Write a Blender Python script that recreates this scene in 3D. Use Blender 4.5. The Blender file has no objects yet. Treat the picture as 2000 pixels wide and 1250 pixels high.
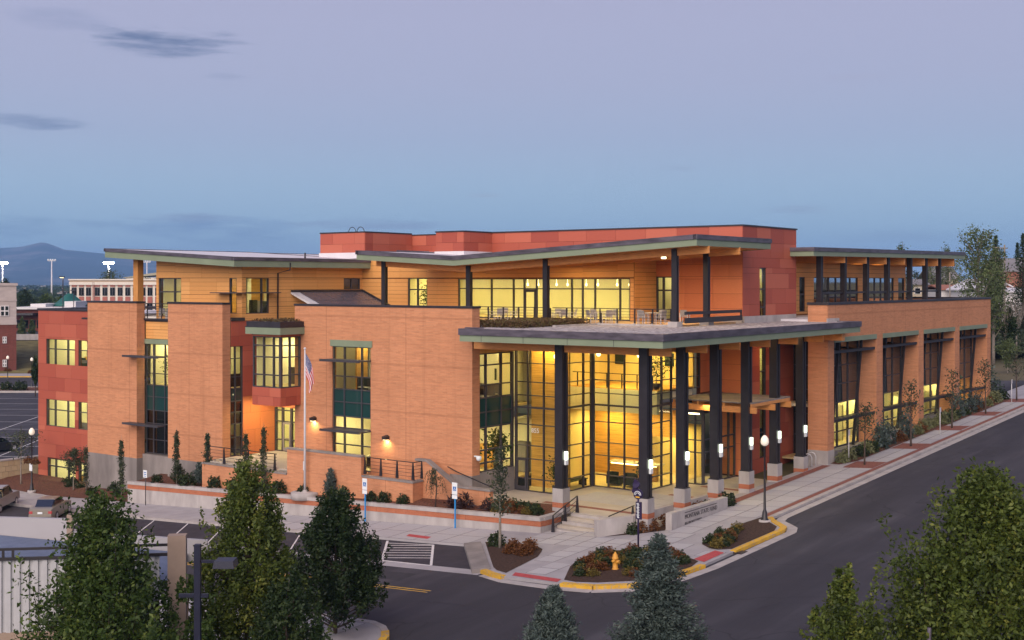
import bpy, math, random
import numpy as np
from mathutils import Vector, Matrix

random.seed(7)
rng = np.random.default_rng(11)
S = bpy.context.scene
COL = S.collection

# ------------------------------------------------------------------ camera, world, sun, exposure
HCAM, FPX, YH = 14.0, 2450.0, 551.0
cam_d = bpy.data.cameras.new("camera")
cam = bpy.data.objects.new("camera", cam_d)
COL.objects.link(cam)
cam.location = (0, 0, HCAM)
cam.rotation_euler = (math.radians(90), 0, 0)
cam_d.sensor_width = 36.0
cam_d.lens = FPX / 2000.0 * 36.0
cam_d.shift_y = -(625.0 - YH) / 2000.0
cam_d.clip_start = 0.5
cam_d.clip_end = 60000
S.camera = cam
S.view_settings.view_transform = 'Standard'
S.view_settings.look = 'None'
S.view_settings.exposure = 0.0
S.view_settings.gamma = 1.0
S.view_settings.use_curve_mapping = False
S.render.engine = 'CYCLES'
S.cycles.use_denoising = True
S.cycles.max_bounces = 8
S.cycles.transparent_max_bounces = 16
S.cycles.diffuse_bounces = 3
S.cycles.glossy_bounces = 3
S.cycles.caustics_reflective = False
S.cycles.caustics_refractive = False
S.cycles.sample_clamp_indirect = 4.0
S.cycles.volume_bounces = 0


def srgb(r, g, b):
    f = lambda c: (c / 255 / 12.92) if c / 255 <= .04045 else ((c / 255 + .055) / 1.055) ** 2.4
    return (f(r), f(g), f(b), 1.0)


W = bpy.data.worlds.new("World")
S.world = W
W.use_nodes = True
wn, wl = W.node_tree.nodes, W.node_tree.links
wn.clear()


def wmath(op, a, b=None, clamp=False):
    n = wn.new('ShaderNodeMath'); n.operation = op; n.use_clamp = clamp
    for i, v in enumerate((a, b)):
        if v is None: continue
        if isinstance(v, (int, float)): n.inputs[i].default_value = v
        else: wl.new(v, n.inputs[i])
    return n.outputs[0]


tc = wn.new('ShaderNodeTexCoord')
sep = wn.new('ShaderNodeSeparateXYZ'); wl.new(tc.outputs['Generated'], sep.inputs[0])
dx, dy, dz = sep.outputs
ramp = wn.new('ShaderNodeValToRGB')
wl.new(wmath('MULTIPLY', wmath('ABSOLUTE', dz), 1.0), ramp.inputs[0])
els = ramp.color_ramp.elements
stops = [(0.0, (192, 212, 221)), (.03, (174, 206, 225)), (.075, (175, 199, 221)), (.115, (176, 188, 214)),
         (.155, (179, 184, 211)), (.2, (180, 182, 210)), (.26, (179, 177, 206)), (1.0, (120, 122, 165))]
els[0].position, els[0].color = stops[0][0], srgb(*stops[0][1])
els[1].position, els[1].color = stops[-1][0], srgb(*stops[-1][1])
for p, c in stops[1:-1]:
    e = els.new(p); e.color = srgb(*c)
# cloud wisps: (x, z of direction, half widths, strength, colour)
nmap = wn.new('ShaderNodeMapping'); wl.new(tc.outputs['Generated'], nmap.inputs[0])
nmap.inputs['Scale'].default_value = (2.2, 1.2, 15.0)
nz = wn.new('ShaderNodeTexNoise'); wl.new(nmap.outputs[0], nz.inputs['Vector'])
nz.inputs['Scale'].default_value = 9.0; nz.inputs['Detail'].default_value = 7.0; nz.inputs['Roughness'].default_value = .62
cur = ramp.outputs[0]
front = wmath('GREATER_THAN', dy, 0.0)
CL = [(330, 82, 190, 34, .75, (96, 114, 152)), (60, 238, 110, 20, .55, (112, 128, 164)), (120, 36, 120, 26, .25, (120, 134, 172)),
      (20, 441, 120, 26, .45, (104, 128, 166)), (190, 436, 90, 12, .3, (104, 128, 166)), (390, 442, 210, 30, .6, (110, 138, 180)),
      (510, 470, 190, 20, .35, (112, 138, 176)), (730, 438, 200, 14, .6, (150, 164, 190)), (350, 425, 150, 14, .35, (160, 168, 190)),
      (1560, 410, 90, 12, .45, (160, 172, 194)), (950, 382, 50, 6, .5, (170, 178, 196)), (1320, 328, 60, 10, .35, (160, 172, 196)),
      (1680, 150, 90, 8, .25, (175, 172, 194)), (1780, 462, 200, 16, .3, (150, 168, 192)), (440, 150, 50, 10, .25, (120, 134, 170))]
for (px, py, hw, hh, st, col) in CL:
    L = math.sqrt(1 + ((px - 1000) / FPX) ** 2 + ((YH - py) / FPX) ** 2)
    cx, cz = (px - 1000) / FPX / L, (YH - py) / FPX / L
    ex = wmath('POWER', wmath('DIVIDE', wmath('SUBTRACT', dx, cx), hw / FPX), 2.0)
    ez = wmath('POWER', wmath('DIVIDE', wmath('SUBTRACT', dz, cz), hh / FPX), 2.0)
    m = wmath('SUBTRACT', 1.0, wmath('ADD', ex, ez), clamp=True)
    m = wmath('ADD', m, wmath('MULTIPLY', wmath('SUBTRACT', nz.outputs[0], .62), 2.6))
    m = wmath('MULTIPLY', m, wmath('LESS_THAN', wmath('ADD', ex, ez), 1.0), clamp=True)
    e2 = wmath('MULTIPLY', wmath('SUBTRACT', 1.0, wmath('ADD', ex, ez), clamp=True), 2.0, clamp=True)
    m = wmath('MULTIPLY', wmath('MULTIPLY', m, e2), wmath('MULTIPLY', front, min(1, st * 1.35)), clamp=True)
    mx = wn.new('ShaderNodeMix'); mx.data_type = 'RGBA'
    wl.new(m, mx.inputs[0]); wl.new(cur, mx.inputs[6]); mx.inputs[7].default_value = srgb(*col)
    cur = mx.outputs[2]
bg = wn.new('ShaderNodeBackground'); wl.new(cur, bg.inputs[0]); bg.inputs[1].default_value = 1.0
wo = wn.new('ShaderNodeOutputWorld'); wl.new(bg.outputs[0], wo.inputs[0])

TH = math.radians(36.77)                       # the building grid: u along the right street, v along the left street
U = Vector((math.sin(TH), math.cos(TH), 0)); V = Vector((-math.cos(TH), math.sin(TH), 0))
P2 = Vector((7.52, 70.7, 0))
PHI = math.pi / 2 - TH
sun_d = bpy.data.lights.new("evening_glow", 'SUN')
sun_d.energy = 5.0; sun_d.angle = math.radians(70); sun_d.color = (1.0, .85, .74)
sun = bpy.data.objects.new("evening_glow", sun_d); COL.objects.link(sun)
to_sun = (-U * .86 - V * .28) + Vector((0, 0, .46))
sun.rotation_euler = to_sun.to_track_quat('Z', 'Y').to_euler()

# ------------------------------------------------------------------ helpers
SA, SB = .038, -.060


def sstep(x, a, b):
    t = min(1, max(0, (x - a) / (b - a))); return t * t * (3 - 2 * t)


def G(a, b):
    """height of the tilted ground the streets lie on"""
    w = 1 - sstep(b, 30, 62)
    return SA * min(a, 260) * w + SB * max(-60, min(b, 55))


def Wd(a, b, z=None):
    p = P2 + U * a + V * b
    return Vector((p.x, p.y, G(a, b) if z is None else z))


def ab(X, Y):
    q = Vector((X, Y, 0)) - P2
    return q.dot(U), q.dot(V)


def at(px, py, z=None, Y=None):
    """world point seen at a photo pixel: on the ground, at a height z, or at a depth Y"""
    rx, rz = (px - 1000) / FPX, -(py - YH) / FPX
    if Y is None and z is not None: Y = (z - HCAM) / rz
    if Y is None:
        Y = 60.0
        for _ in range(60):
            a, b = ab(rx * Y, Y); Y += ((HCAM - G(a, b)) / -rz - Y) * .35 if rz < 0 else 0
    return Vector((rx * Y, Y, HCAM + rz * Y))


class MB:
    def __init__(s): s.v = []; s.f = []; s.smooth = []
    def face(s, *pts, sm=False):
        i = len(s.v); s.v += [tuple(p) for p in pts]; s.f.append(tuple(range(i, i + len(pts)))); s.smooth.append(sm)
    def box(s, x0, x1, y0, y1, z0, z1):
        if x0 > x1: x0, x1 = x1, x0
        if y0 > y1: y0, y1 = y1, y0
        if z0 > z1: z0, z1 = z1, z0
        s.hexa([(x0, y0, z0), (x1, y0, z0), (x1, y1, z0), (x0, y1, z0), (x0, y0, z1), (x1, y0, z1), (x1, y1, z1), (x0, y1, z1)])
        return s
    def hexa(s, p):
        i = len(s.v); s.v += [tuple(q) for q in p]
        for f in ((3, 2, 1, 0), (4, 5, 6, 7), (0, 1, 5, 4), (1, 2, 6, 5), (2, 3, 7, 6), (3, 0, 4, 7)):
            s.f.append(tuple(i + k for k in f)); s.smooth.append(False)
        return s
    def bar(s, p, q, w, h=None):
        h = h or w; p, q = Vector(p), Vector(q); d = (q - p).normalized()
        up = Vector((0, 0, 1)) if abs(d.z) < .95 else Vector((0, 1, 0))
        x = d.cross(up).normalized() * w / 2; y = x.cross(d).normalized() * h / 2
        s.hexa([p - x - y, p + x - y, q + x - y, q - x - y, p - x + y, p + x + y, q + x + y, q - x + y]); return s
    def tube(s, pts, rad, n=8, cap=True):
        pts = [Vector(p) for p in pts]
        if isinstance(rad, (int, float)): rad = [rad] * len(pts)
        i0 = len(s.v)
        for k, p in enumerate(pts):
            d = (pts[min(k + 1, len(pts) - 1)] - pts[max(k - 1, 0)]).normalized()
            up = Vector((0, 0, 1)) if abs(d.z) < .9 else Vector((1, 0, 0))
            x = d.cross(up).normalized(); y = x.cross(d).normalized()
            for j in range(n):
                t = 2 * math.pi * j / n; s.v.append(tuple(p + (x * math.cos(t) + y * math.sin(t)) * rad[k]))
        for k in range(len(pts) - 1):
            for j in range(n):
                a, b = i0 + k * n + j, i0 + k * n + (j + 1) % n
                s.f.append((a, a + n, b + n, b)); s.smooth.append(True)
        if cap:
            s.f.append(tuple(i0 + j for j in range(n))); s.smooth.append(False)
            s.f.append(tuple(i0 + (len(pts) - 1) * n + j for j in reversed(range(n)))); s.smooth.append(False)
        return s
    def lathe(s, prof, n=14, c=(0, 0, 0)):
        i0 = len(s.v)
        for r, z in prof:
            for j in range(n):
                t = 2 * math.pi * j / n; s.v.append((c[0] + r * math.cos(t), c[1] + r * math.sin(t), c[2] + z))
        for k in range(len(prof) - 1):
            for j in range(n):
                a, b = i0 + k * n + j, i0 + k * n + (j + 1) % n
                s.f.append((a, b, b + n, a + n)); s.smooth.append(True)
        s.f.append(tuple(i0 + j for j in reversed(range(n)))); s.smooth.append(False)
        s.f.append(tuple(i0 + (len(prof) - 1) * n + j for j in range(n))); s.smooth.append(False)
        return s
    def poly(s, pts):
        s.face(*pts); return s
    def prism(s, pts, h):
        """pts: bottom loop (3d, counter-clockwise from above), extruded up by h"""
        n = len(pts); top = [(p[0], p[1], p[2] + h) for p in pts]
        s.face(*top); s.face(*reversed(pts))
        for k in range(n):
            s.face(pts[k], pts[(k + 1) % n], top[(k + 1) % n], top[k])
        return s
    def mesh(s, name, mat):
        me = bpy.data.meshes.new(name)
        me.from_pydata(s.v, [], s.f)
        uv = me.uv_layers.new(name="UVMap")
        co = np.empty(len(uv.data) * 2, np.float32)
        k = 0
        for f in s.f:
            p0, p1, p2 = (Vector(s.v[f[0]]), Vector(s.v[f[1]]), Vector(s.v[f[2]]))
            nrm = (p1 - p0).cross(p2 - p0)
            ax = max(range(3), key=lambda i: abs(nrm[i]))
            for vi in f:
                q = s.v[vi]
                if ax == 0: co[k], co[k + 1] = q[1], q[2]
                elif ax == 1: co[k], co[k + 1] = q[0], q[2]
                else: co[k], co[k + 1] = q[0], q[1]
                k += 2
        uv.data.foreach_set('uv', co)
        me.polygons.foreach_set('use_smooth', s.smooth)
        for m in (mat if isinstance(mat, (list, tuple)) else [mat]): me.materials.append(m)
        return me


def obj(name, data, parent=None, loc=None, rotz=None, scale=None, **pr):
    o = bpy.data.objects.new(name, data)
    COL.objects.link(o)
    if parent: o.parent = parent
    if loc is not None: o.location = loc
    if rotz is not None: o.rotation_euler = (0, 0, rotz)
    if scale is not None: o.scale = scale
    for k, v in pr.items(): o[k] = v
    return o


def part(name, mb, mat, parent=None, **kw):
    return obj(name, mb.mesh(name, mat), parent, **kw)


def thing(name, label, cat, loc=(0, 0, 0), rotz=0, group=None):
    o = obj(name, None, None, loc, rotz, label=label, category=cat)
    if group: o['group'] = group
    return o


def dup(root, loc, rotz=0, label=None, scale=None):
    r = root.copy(); COL.objects.link(r); r.location = loc; r.rotation_euler = (0, 0, rotz)
    if scale: r.scale = scale if isinstance(scale, (tuple, list)) else (scale,) * 3
    if label: r['label'] = label
    for ch in list(root.children):
        c = ch.copy(); COL.objects.link(c); c.parent = r
        for g in ch.children:
            d = g.copy(); COL.objects.link(d); d.parent = c
    return r


# ------------------------------------------------------------------ materials
class NT:
    def __init__(s, name):
        s.m = bpy.data.materials.new(name); s.m.use_nodes = True
        s.n, s.l = s.m.node_tree.nodes, s.m.node_tree.links
        s.p = s.n['Principled BSDF']; s.out = s.n['Material Output']
    def new(s, t, **kw):
        n = s.n.new(t)
        for k, v in kw.items():
            if hasattr(n, k): setattr(n, k, v)
            else: n.inputs[k].default_value = v
        return n
    def tex(s, kind='Object'):
        return s.new('ShaderNodeTexCoord').outputs[kind]
    def mapping(s, vec, scale=(1, 1, 1), rot=(0, 0, 0)):
        m = s.new('ShaderNodeMapping'); s.l.new(vec, m.inputs[0]); m.inputs['Scale'].default_value = scale
        m.inputs['Rotation'].default_value = rot
        return m.outputs[0]
    def noise(s, vec, scale, detail=4, rough=.55):
        n = s.new('ShaderNodeTexNoise'); s.l.new(vec, n.inputs['Vector'])
        n.inputs['Scale'].default_value = scale; n.inputs['Detail'].default_value = detail; n.inputs['Roughness'].default_value = rough
        return n.outputs[0]
    def ramp(s, fac, stops):
        r = s.new('ShaderNodeValToRGB'); s.l.new(fac, r.inputs[0]); e = r.color_ramp.elements
        e[0].position, e[0].color = stops[0][0], (*stops[0][1][:3], 1); e[1].position, e[1].color = stops[-1][0], (*stops[-1][1][:3], 1)
        for p, c in stops[1:-1]:
            x = e.new(p); x.color = (*c[:3], 1)
        return r.outputs[0]
    def mix(s, fac, a, b, mode='MIX'):
        m = s.new('ShaderNodeMix', data_type='RGBA', blend_type=mode)
        for i, v in ((0, fac), (6, a), (7, b)):
            if isinstance(v, (int, float)): m.inputs[i].default_value = v
            elif isinstance(v, tuple): m.inputs[i].default_value = (*v[:3], 1)
            else: s.l.new(v, m.inputs[i])
        return m.outputs[2]
    def bump(s, h, strength=.3, dist=.02):
        b = s.new('ShaderNodeBump'); s.l.new(h, b.inputs['Height']); b.inputs['Strength'].default_value = strength
        b.inputs['Distance'].default_value = dist; s.l.new(b.outputs[0], s.p.inputs['Normal'])
    def base(s, c): s.l.new(c, s.p.inputs['Base Color']) if not isinstance(c, tuple) else setattr(s.p.inputs['Base Color'], 'default_value', (*c[:3], 1))
    def rough(s, r, spec=None):
        s.p.inputs['Roughness'].default_value = r
        if spec is not None: s.p.inputs['Specular IOR Level'].default_value = spec


def plain(name, col, rough=.7, var=.15, scale=3.0, metal=0.0, bump=0.0, stretch=(1, 1, 1), spec=.3):
    t = NT(name)
    vec = t.mapping(t.tex('Object'), stretch)
    n = t.noise(vec, scale, 5)
    c0 = tuple(max(0, x * (1 - var)) for x in col[:3]); c1 = tuple(min(1, x * (1 + var)) for x in col[:3])
    t.base(t.ramp(n, [(.3, c0), (.7, c1)])); t.rough(rough, spec); t.p.inputs['Metallic'].default_value = metal
    if bump: t.bump(t.noise(vec, scale * 8, 3), bump, .02)
    return t.m


def emit(name, col, strength, back=None):
    t = NT(name)
    t.p.inputs['Base Color'].default_value = (*col[:3], 1)
    t.p.inputs['Emission Color'].default_value = (*col[:3], 1); t.p.inputs['Emission Strength'].default_value = strength
    return t.m


def brick(name, c1, c2, mortar, bw=.40, bh=.10):
    t = NT(name); uv = t.tex('UV')
    b = t.new('ShaderNodeTexBrick'); t.l.new(uv, b.inputs['Vector'])
    b.inputs['Scale'].default_value = 1.0; b.inputs['Brick Width'].default_value = bw; b.inputs['Row Height'].default_value = bh
    b.inputs['Mortar Size'].default_value = .008; b.inputs['Bias'].default_value = -.1
    b.inputs['Color1'].default_value = (*c1, 1); b.inputs['Color2'].default_value = (*c2, 1); b.inputs['Mortar'].default_value = (*mortar, 1)
    st = t.noise(t.mapping(uv, (.35, 3.2, 1)), 2.2, 6, .65)       # long runs of courses, lighter and darker
    c = t.mix(t.ramp(st, [(.38, (0, 0, 0)), (.68, (.55, .55, .55))]), b.outputs[0], tuple(x * 1.28 for x in c1))
    big = t.noise(t.mapping(uv, (.16, .3, 1)), 1.2, 3)
    c = t.mix(t.ramp(big, [(.35, (.22, .22, .22)), (.65, (0, 0, 0))]), c, tuple(x * .72 for x in c2))
    sp = t.new('ShaderNodeSeparateXYZ'); t.l.new(uv, sp.inputs[0])
    def mm(op, a, v):
        n = t.new('ShaderNodeMath', operation=op)
        for i, q in enumerate((a, v)):
            if isinstance(q, (int, float)): n.inputs[i].default_value = q
            else: t.l.new(q, n.inputs[i])
        return n.outputs[0]
    band = mm('LESS_THAN', mm('FRACT', mm('DIVIDE', mm('ADD', sp.outputs[1], .8), 3.1), 0), .045)        # rowlock courses
    vj = mm('LESS_THAN', mm('FRACT', mm('DIVIDE', mm('ADD', sp.outputs[0], 3.6), 7.3), 0), .0045)         # movement joints
    wash = t.noise(t.mapping(uv, (1.6, .07, 1)), 1.0, 6, .7)                                            # rain streaks
    c = t.mix(t.ramp(wash, [(.52, (0, 0, 0)), (.72, (.30, .30, .30))]), c, tuple(x * .6 for x in c2))
    eff = t.noise(t.mapping(uv, (.5, .5, 1)), 2.6, 5, .7)
    c = t.mix(t.ramp(eff, [(.60, (0, 0, 0)), (.74, (.28, .28, .28))]), c, tuple(min(1, x * 1.35 + .05) for x in c1))
    c = t.mix(mm('MULTIPLY', band, .30 if bw > .35 else 0), c, tuple(x * .6 for x in c2)); c = t.mix(mm('MULTIPLY', vj, .6), c, tuple(x * .35 for x in c2))
    t.base(c); t.rough(.9, .2); t.bump(b.outputs['Fac'], -.35, .012)
    return t.m


def grid_panels(name, cols, rough=.55, groove=0, metal=0):
    """cladding: each panel object takes its own tone"""
    t = NT(name)
    r = t.new('ShaderNodeObjectInfo').outputs['Random']
    k = len(cols)
    c = t.ramp(r, [(i / max(1, k - 1), cc) for i, cc in enumerate(cols)])
    g = t.tex('Generated')
    n = t.noise(t.mapping(t.tex('Object'), (2, 2, 9)), 4.0, 5)
    c = t.mix(.18, c, t.ramp(n, [(.3, tuple(x * .72 for x in cols[0])), (.7, tuple(min(1, x * 1.25) for x in cols[-1]))]))
    if groove:
        sp = t.new('ShaderNodeSeparateXYZ'); t.l.new(g, sp.inputs[0])
        a = t.new('ShaderNodeMath', operation='MULTIPLY'); t.l.new(sp.outputs[2], a.inputs[0]); a.inputs[1].default_value = groove
        f = t.new('ShaderNodeMath', operation='FRACT'); t.l.new(a.outputs[0], f.inputs[0])
        lt = t.new('ShaderNodeMath', operation='LESS_THAN'); t.l.new(f.outputs[0], lt.inputs[0]); lt.inputs[1].default_value = .07
        c = t.mix(lt.outputs[0], c, tuple(x * .5 for x in cols[0]))
    t.base(c); t.rough(rough, .35)
    return t.m


def glass(name, tint, refl=1.0, dark=None):
    """thin pane: see-through with a fresnel reflection; dark = opacity of a tinted spandrel"""
    t = NT(name); t.n.remove(t.p)
    tr = t.new('ShaderNodeBsdfTransparent'); tr.inputs[0].default_value = (*tint, 1)
    gl = t.new('ShaderNodeBsdfGlossy'); gl.inputs['Roughness'].default_value = .02; gl.inputs[0].default_value = (.9, .95, .95, 1)
    fr = t.new('ShaderNodeFresnel'); fr.inputs[0].default_value = 1.5
    ge = t.new('ShaderNodeNewGeometry')
    m0 = t.new('ShaderNodeMath', operation='SUBTRACT'); m0.inputs[0].default_value = refl; t.l.new(ge.outputs['Backfacing'], m0.inputs[1])
    m1 = t.new('ShaderNodeMath', operation='MAXIMUM'); t.l.new(m0.outputs[0], m1.inputs[0]); m1.inputs[1].default_value = 0.0
    if refl > 1: m1 = t.new('ShaderNodeMath', operation='MULTIPLY'); t.l.new(ge.outputs['Backfacing'], m1.inputs[0]); m1.inputs[1].default_value = -refl; m2 = t.new('ShaderNodeMath', operation='ADD'); t.l.new(m1.outputs[0], m2.inputs[0]); m2.inputs[1].default_value = refl; m1 = m2
    m = t.new('ShaderNodeMath', operation='MULTIPLY', use_clamp=True); t.l.new(fr.outputs[0], m.inputs[0]); t.l.new(m1.outputs[0], m.inputs[1])
    mx = t.new('ShaderNodeMixShader'); t.l.new(m.outputs[0], mx.inputs[0])
    if dark:
        df = t.new('ShaderNodeBsdfDiffuse'); df.inputs[0].default_value = (*dark, 1); t.l.new(df.outputs[0], mx.inputs[1])
    else: t.l.new(tr.outputs[0], mx.inputs[1])
    t.l.new(gl.outputs[0], mx.inputs[2]); t.l.new(mx.outputs[0], t.out.inputs[0])
    return t.m


def leafmat(name, c0, c1, c2, trans=.25):
    t = NT(name)
    a = t.new('ShaderNodeAttribute'); a.attribute_name = 'tint'
    c = t.ramp(a.outputs['Fac'], [(0, c0), (.55, c1), (1, c2)])
    t.base(c); t.rough(.55, .3)
    tl = t.new('ShaderNodeBsdfTranslucent'); t.l.new(c, tl.inputs[0])
    mx = t.new('ShaderNodeMixShader'); mx.inputs[0].default_value = trans
    t.l.new(t.p.outputs[0], mx.inputs[1]); t.l.new(tl.outputs[0], mx.inputs[2]); t.l.new(mx.outputs[0], t.out.inputs[0])
    return t.m


M = {}
M['brick'] = brick("salmon_brick", (.54, .240, .124), (.44, .186, .096), (.43, .26, .16))
M['brick_dark'] = brick("dark_red_brick", (.16, .045, .035), (.11, .03, .026), (.18, .12, .10))
M['brick_band'] = brick("brick_band", (.40, .135, .068), (.33, .10, .052), (.36, .2, .14), .3, .085)
M['red'] = grid_panels("red_panel", [(.30, .062, .041), (.43, .108, .064), (.37, .086, .052), (.50, .146, .086), (.45, .117, .070), (.34, .074, .046)])
M['orange'] = grid_panels("orange_panel", [(.52, .16, .065), (.58, .19, .075), (.55, .175, .07), (.62, .21, .085)])
M['wood'] = grid_panels("wood_panel", [(.60, .285, .085), (.70, .345, .112), (.65, .31, .096), (.74, .38, .13)], .5, 3)
M['joint'] = plain("dark_joint", (.09, .03, .02), .8, .2)
M['woodjoint'] = plain("wood_joint", (.22, .09, .03), .8, .2)
M['green'] = plain("sage_green_metal", (.205, .25, .17), .5, .08, .7, spec=.4)
M['dark'] = plain("dark_metal", (.028, .024, .03), .42, .25, 1.5, spec=.5)
M['gutter'] = plain("zinc_edge", (.105, .092, .115), .42, .4, .9, .25, stretch=(1, 1, 4))
M['frame'] = plain("window_frame", (.052, .048, .056), .45, .12, 2.0, spec=.4)
M['steel'] = plain("black_steel", (.02, .017, .021), .4, .25, 2.0, spec=.5)
M['conc'] = plain("concrete", (.38, .35, .34), .9, .18, 1.4, bump=.15, stretch=(1, 1, .35))
M['conc_grey'] = plain("concrete_base", (.23, .205, .195), .9, .22, 1.0, bump=.15, stretch=(1, 1, .35))
M['walk'] = grid_panels("paving_slab", [(.36, .345, .36), (.40, .385, .40), (.38, .365, .38), (.43, .415, .425)], .9)
M['walkjoint'] = plain("walk_base", (.34, .322, .335), .95, .12, .8)
M['jointbed'] = plain("dark_joint_bed", (.16, .145, .145), .95, .2, 2.0)
M['paver'] = plain("brick_pavers", (.22, .085, .065), .9, .25, 6.0)
M['redpad'] = plain("tactile_red", (.42, .07, .075), .85, .15, 6.0, bump=.3)
t = NT('yellow_paint'); o_ = t.tex('Object'); c = t.ramp(t.noise(o_, 1.2, 5), [(.3, (.52, .29, .02)), (.7, (.70, .41, .03))])
c = t.mix(t.ramp(t.noise(o_, 7.0, 6, .7), [(.54, (0, 0, 0)), (.60, (.85, .85, .85))]), c, (.30, .27, .25)); t.base(c); t.rough(.8); M['yellow'] = t.m
M['white'] = plain("white_paint", (.62, .60, .60), .7, .18, 6.0)
M['membrane'] = plain("roof_membrane", (.62, .60, .63), .6, .06, .5)
M['glass'] = glass("clear_glass", (.90, .93, .86), 1.2)
M['spandrel'] = glass("green_spandrel", (.1, .2, .2), 1.5, dark=(.012, .045, .045))
M['darkglass'] = glass("tinted_glass", (.20, .25, .26), 2.2)
M['slate'] = glass('slate_glass', (.1, .1, .1), 1.5, dark=(.018, .026, .034))
M['mirror'] = glass("reflective_glass", (.35, .36, .34), 4.5)
M['gl'] = plain("glulam", (.62, .27, .085), .5, .22, 2.0, stretch=(1, 1, 14), spec=.35)
M['soffit'] = plain("wood_soffit", (.54, .25, .075), .55, .15, 2.0, stretch=(8, 1, 1))
M['cream'] = plain("cream_wall", (.78, .71, .48), .85, .04, .6)
M['creamfloor'] = plain("warm_floor", (.52, .40, .20), .6, .12, 1.0)
M['greywall'] = plain('grey_green_wall', (.26, .28, .19), .9, .1, .5)
M['ceiling'] = plain("white_ceiling", (.70, .66, .5), .9, .03, 1.0)
M['woodwall'] = plain("honey_wood_wall", (.62, .33, .085), .5, .25, 1.6, stretch=(.5, .5, 9))
M['deck'] = plain("terrace_deck", (.50, .33, .18), .8, .12, 2.0)
M['plaza'] = plain("plaza_concrete", (.42, .37, .31), .9, .12, .7)
M['bulb'] = emit("warm_bulb", (1, .78, .40), 8)
M['tube'] = emit("light_panel", (1, .90, .55), 5)
M['white_lamp'] = emit("white_sconce", (.88, 1.0, .80), 2.0)
M['flood'] = emit("flood_light", (1, .93, .82), 150)
t = NT("gravel"); v = t.new('ShaderNodeTexVoronoi'); t.l.new(t.tex('Object'), v.inputs['Vector']); v.inputs['Scale'].default_value = 5.5
t.base(t.ramp(v.outputs['Color'], [(.1, (.20, .18, .18)), (.5, (.40, .36, .36)), (.9, (.58, .54, .53))])); t.rough(.95, .1); t.bump(v.outputs['Distance'], .8, .06); M['gravel'] = t.m
t = NT("asphalt"); o_ = t.tex('Object')
n1 = t.noise(t.mapping(t.mapping(o_, rot=(0, 0, -PHI)), (.03, .42, 1)), 1.0, 6, .6); n2 = t.noise(o_, 28.0, 3); n3 = t.noise(o_, .22, 4)
c = t.ramp(n1, [(.3, (.030, .029, .037)), (.52, (.046, .044, .054)), (.70, (.075, .071, .083))])
c = t.mix(t.ramp(n2, [(.4, (0, 0, 0)), (.8, (.3, .3, .3))]), c, (.085, .08, .092))
c = t.mix(t.ramp(n3, [(.48, (0, 0, 0)), (.6, (.35, .35, .35))]), c, (.034, .032, .040))
wv = t.new('ShaderNodeTexVoronoi', feature='DISTANCE_TO_EDGE'); t.l.new(t.mapping(o_, (1, 1, 1)), wv.inputs['Vector']); wv.inputs['Scale'].default_value = .085
ad = t.new('ShaderNodeVectorMath', operation='ADD'); nn = t.new('ShaderNodeTexNoise'); t.l.new(o_, nn.inputs['Vector']); nn.inputs['Scale'].default_value = .35
scl = t.new('ShaderNodeVectorMath', operation='SCALE'); t.l.new(nn.outputs['Color'], scl.inputs[0]); scl.inputs['Scale'].default_value = 3.0
t.l.new(o_, ad.inputs[0]); t.l.new(scl.outputs[0], ad.inputs[1]); t.l.new(ad.outputs[0], wv.inputs['Vector'])
c = t.mix(t.ramp(wv.outputs['Distance'], [(0, (.8, .8, .8)), (.0045, (0, 0, 0))]), c, (.026, .023, .028))
t.base(c); t.rough(.85, .25); t.bump(n2, .25, .01); M['asphalt'] = t.m
M['asphalt_new'] = plain("dark_asphalt", (.040, .037, .048), .85, .22, 1.2, bump=.25)
M['patch'] = plain("asphalt_patch", (.040, .038, .046), .9, .2, 2.0, bump=.3)
M['mulch'] = plain("mulch", (.115, .048, .030), .95, .55, 9.0, bump=.9)
M['mulch_dark'] = plain("dark_mulch", (.055, .030, .022), .95, .5, 9.0, bump=.9)
t = NT("ground"); n1 = t.noise(t.tex('Object'), .035, 7, .6); t.base(t.ramp(n1, [(.3, (.055, .065, .03)), (.5, (.11, .10, .055)), (.7, (.16, .13, .09))])); t.rough(.95, .1); M['ground'] = t.m
t = NT("mountain"); n1 = t.noise(t.mapping(t.tex('Object'), (1, 1, 2.5)), .0016, 8, .62)
t.base(t.ramp(n1, [(.36, (.012, .02, .03)), (.5, (.03, .04, .052)), (.58, (.13, .11, .125)), (.7, (.17, .14, .145))])); t.rough(1.0, 0); M['mountain'] = t.m
M['bark'] = plain("bark", (.075, .055, .045), .9, .35, 8.0, bump=.4, stretch=(2, 2, .5))
M['bark_pale'] = plain("pale_bark", (.22, .19, .16), .9, .3, 8.0, stretch=(1, 1, 3))
M['leaf'] = leafmat("maple_leaf", (.020, .040, .009), (.052, .090, .017), (.15, .18, .036))
M['leaf2'] = leafmat("lime_leaf", (.028, .046, .009), (.085, .118, .020), (.23, .235, .045))
M['leaf_dark'] = leafmat("dark_leaf", (.009, .020, .008), (.024, .046, .013), (.065, .088, .026))
M['needle'] = leafmat("blue_needles", (.030, .046, .042), (.070, .098, .088), (.16, .19, .165), .1)
M['pale'] = leafmat("pale_poplar_leaf", (.05, .072, .03), (.11, .145, .055), (.19, .235, .10))
M['aspen'] = leafmat("aspen_leaf", (.024, .036, .022), (.055, .075, .040), (.11, .125, .07))
M['shrub'] = leafmat("shrub_leaf", (.014, .024, .012), (.036, .055, .020), (.07, .09, .035))
M['silver'] = leafmat("silver_shrub", (.10, .115, .055), (.20, .21, .10), (.34, .34, .20))
M['rust'] = leafmat("rust_flower", (.05, .022, .010), (.16, .062, .020), (.34, .15, .045))
M['sedum'] = leafmat("sedum", (.09, .045, .024), (.13, .085, .035), (.15, .16, .05))
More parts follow.
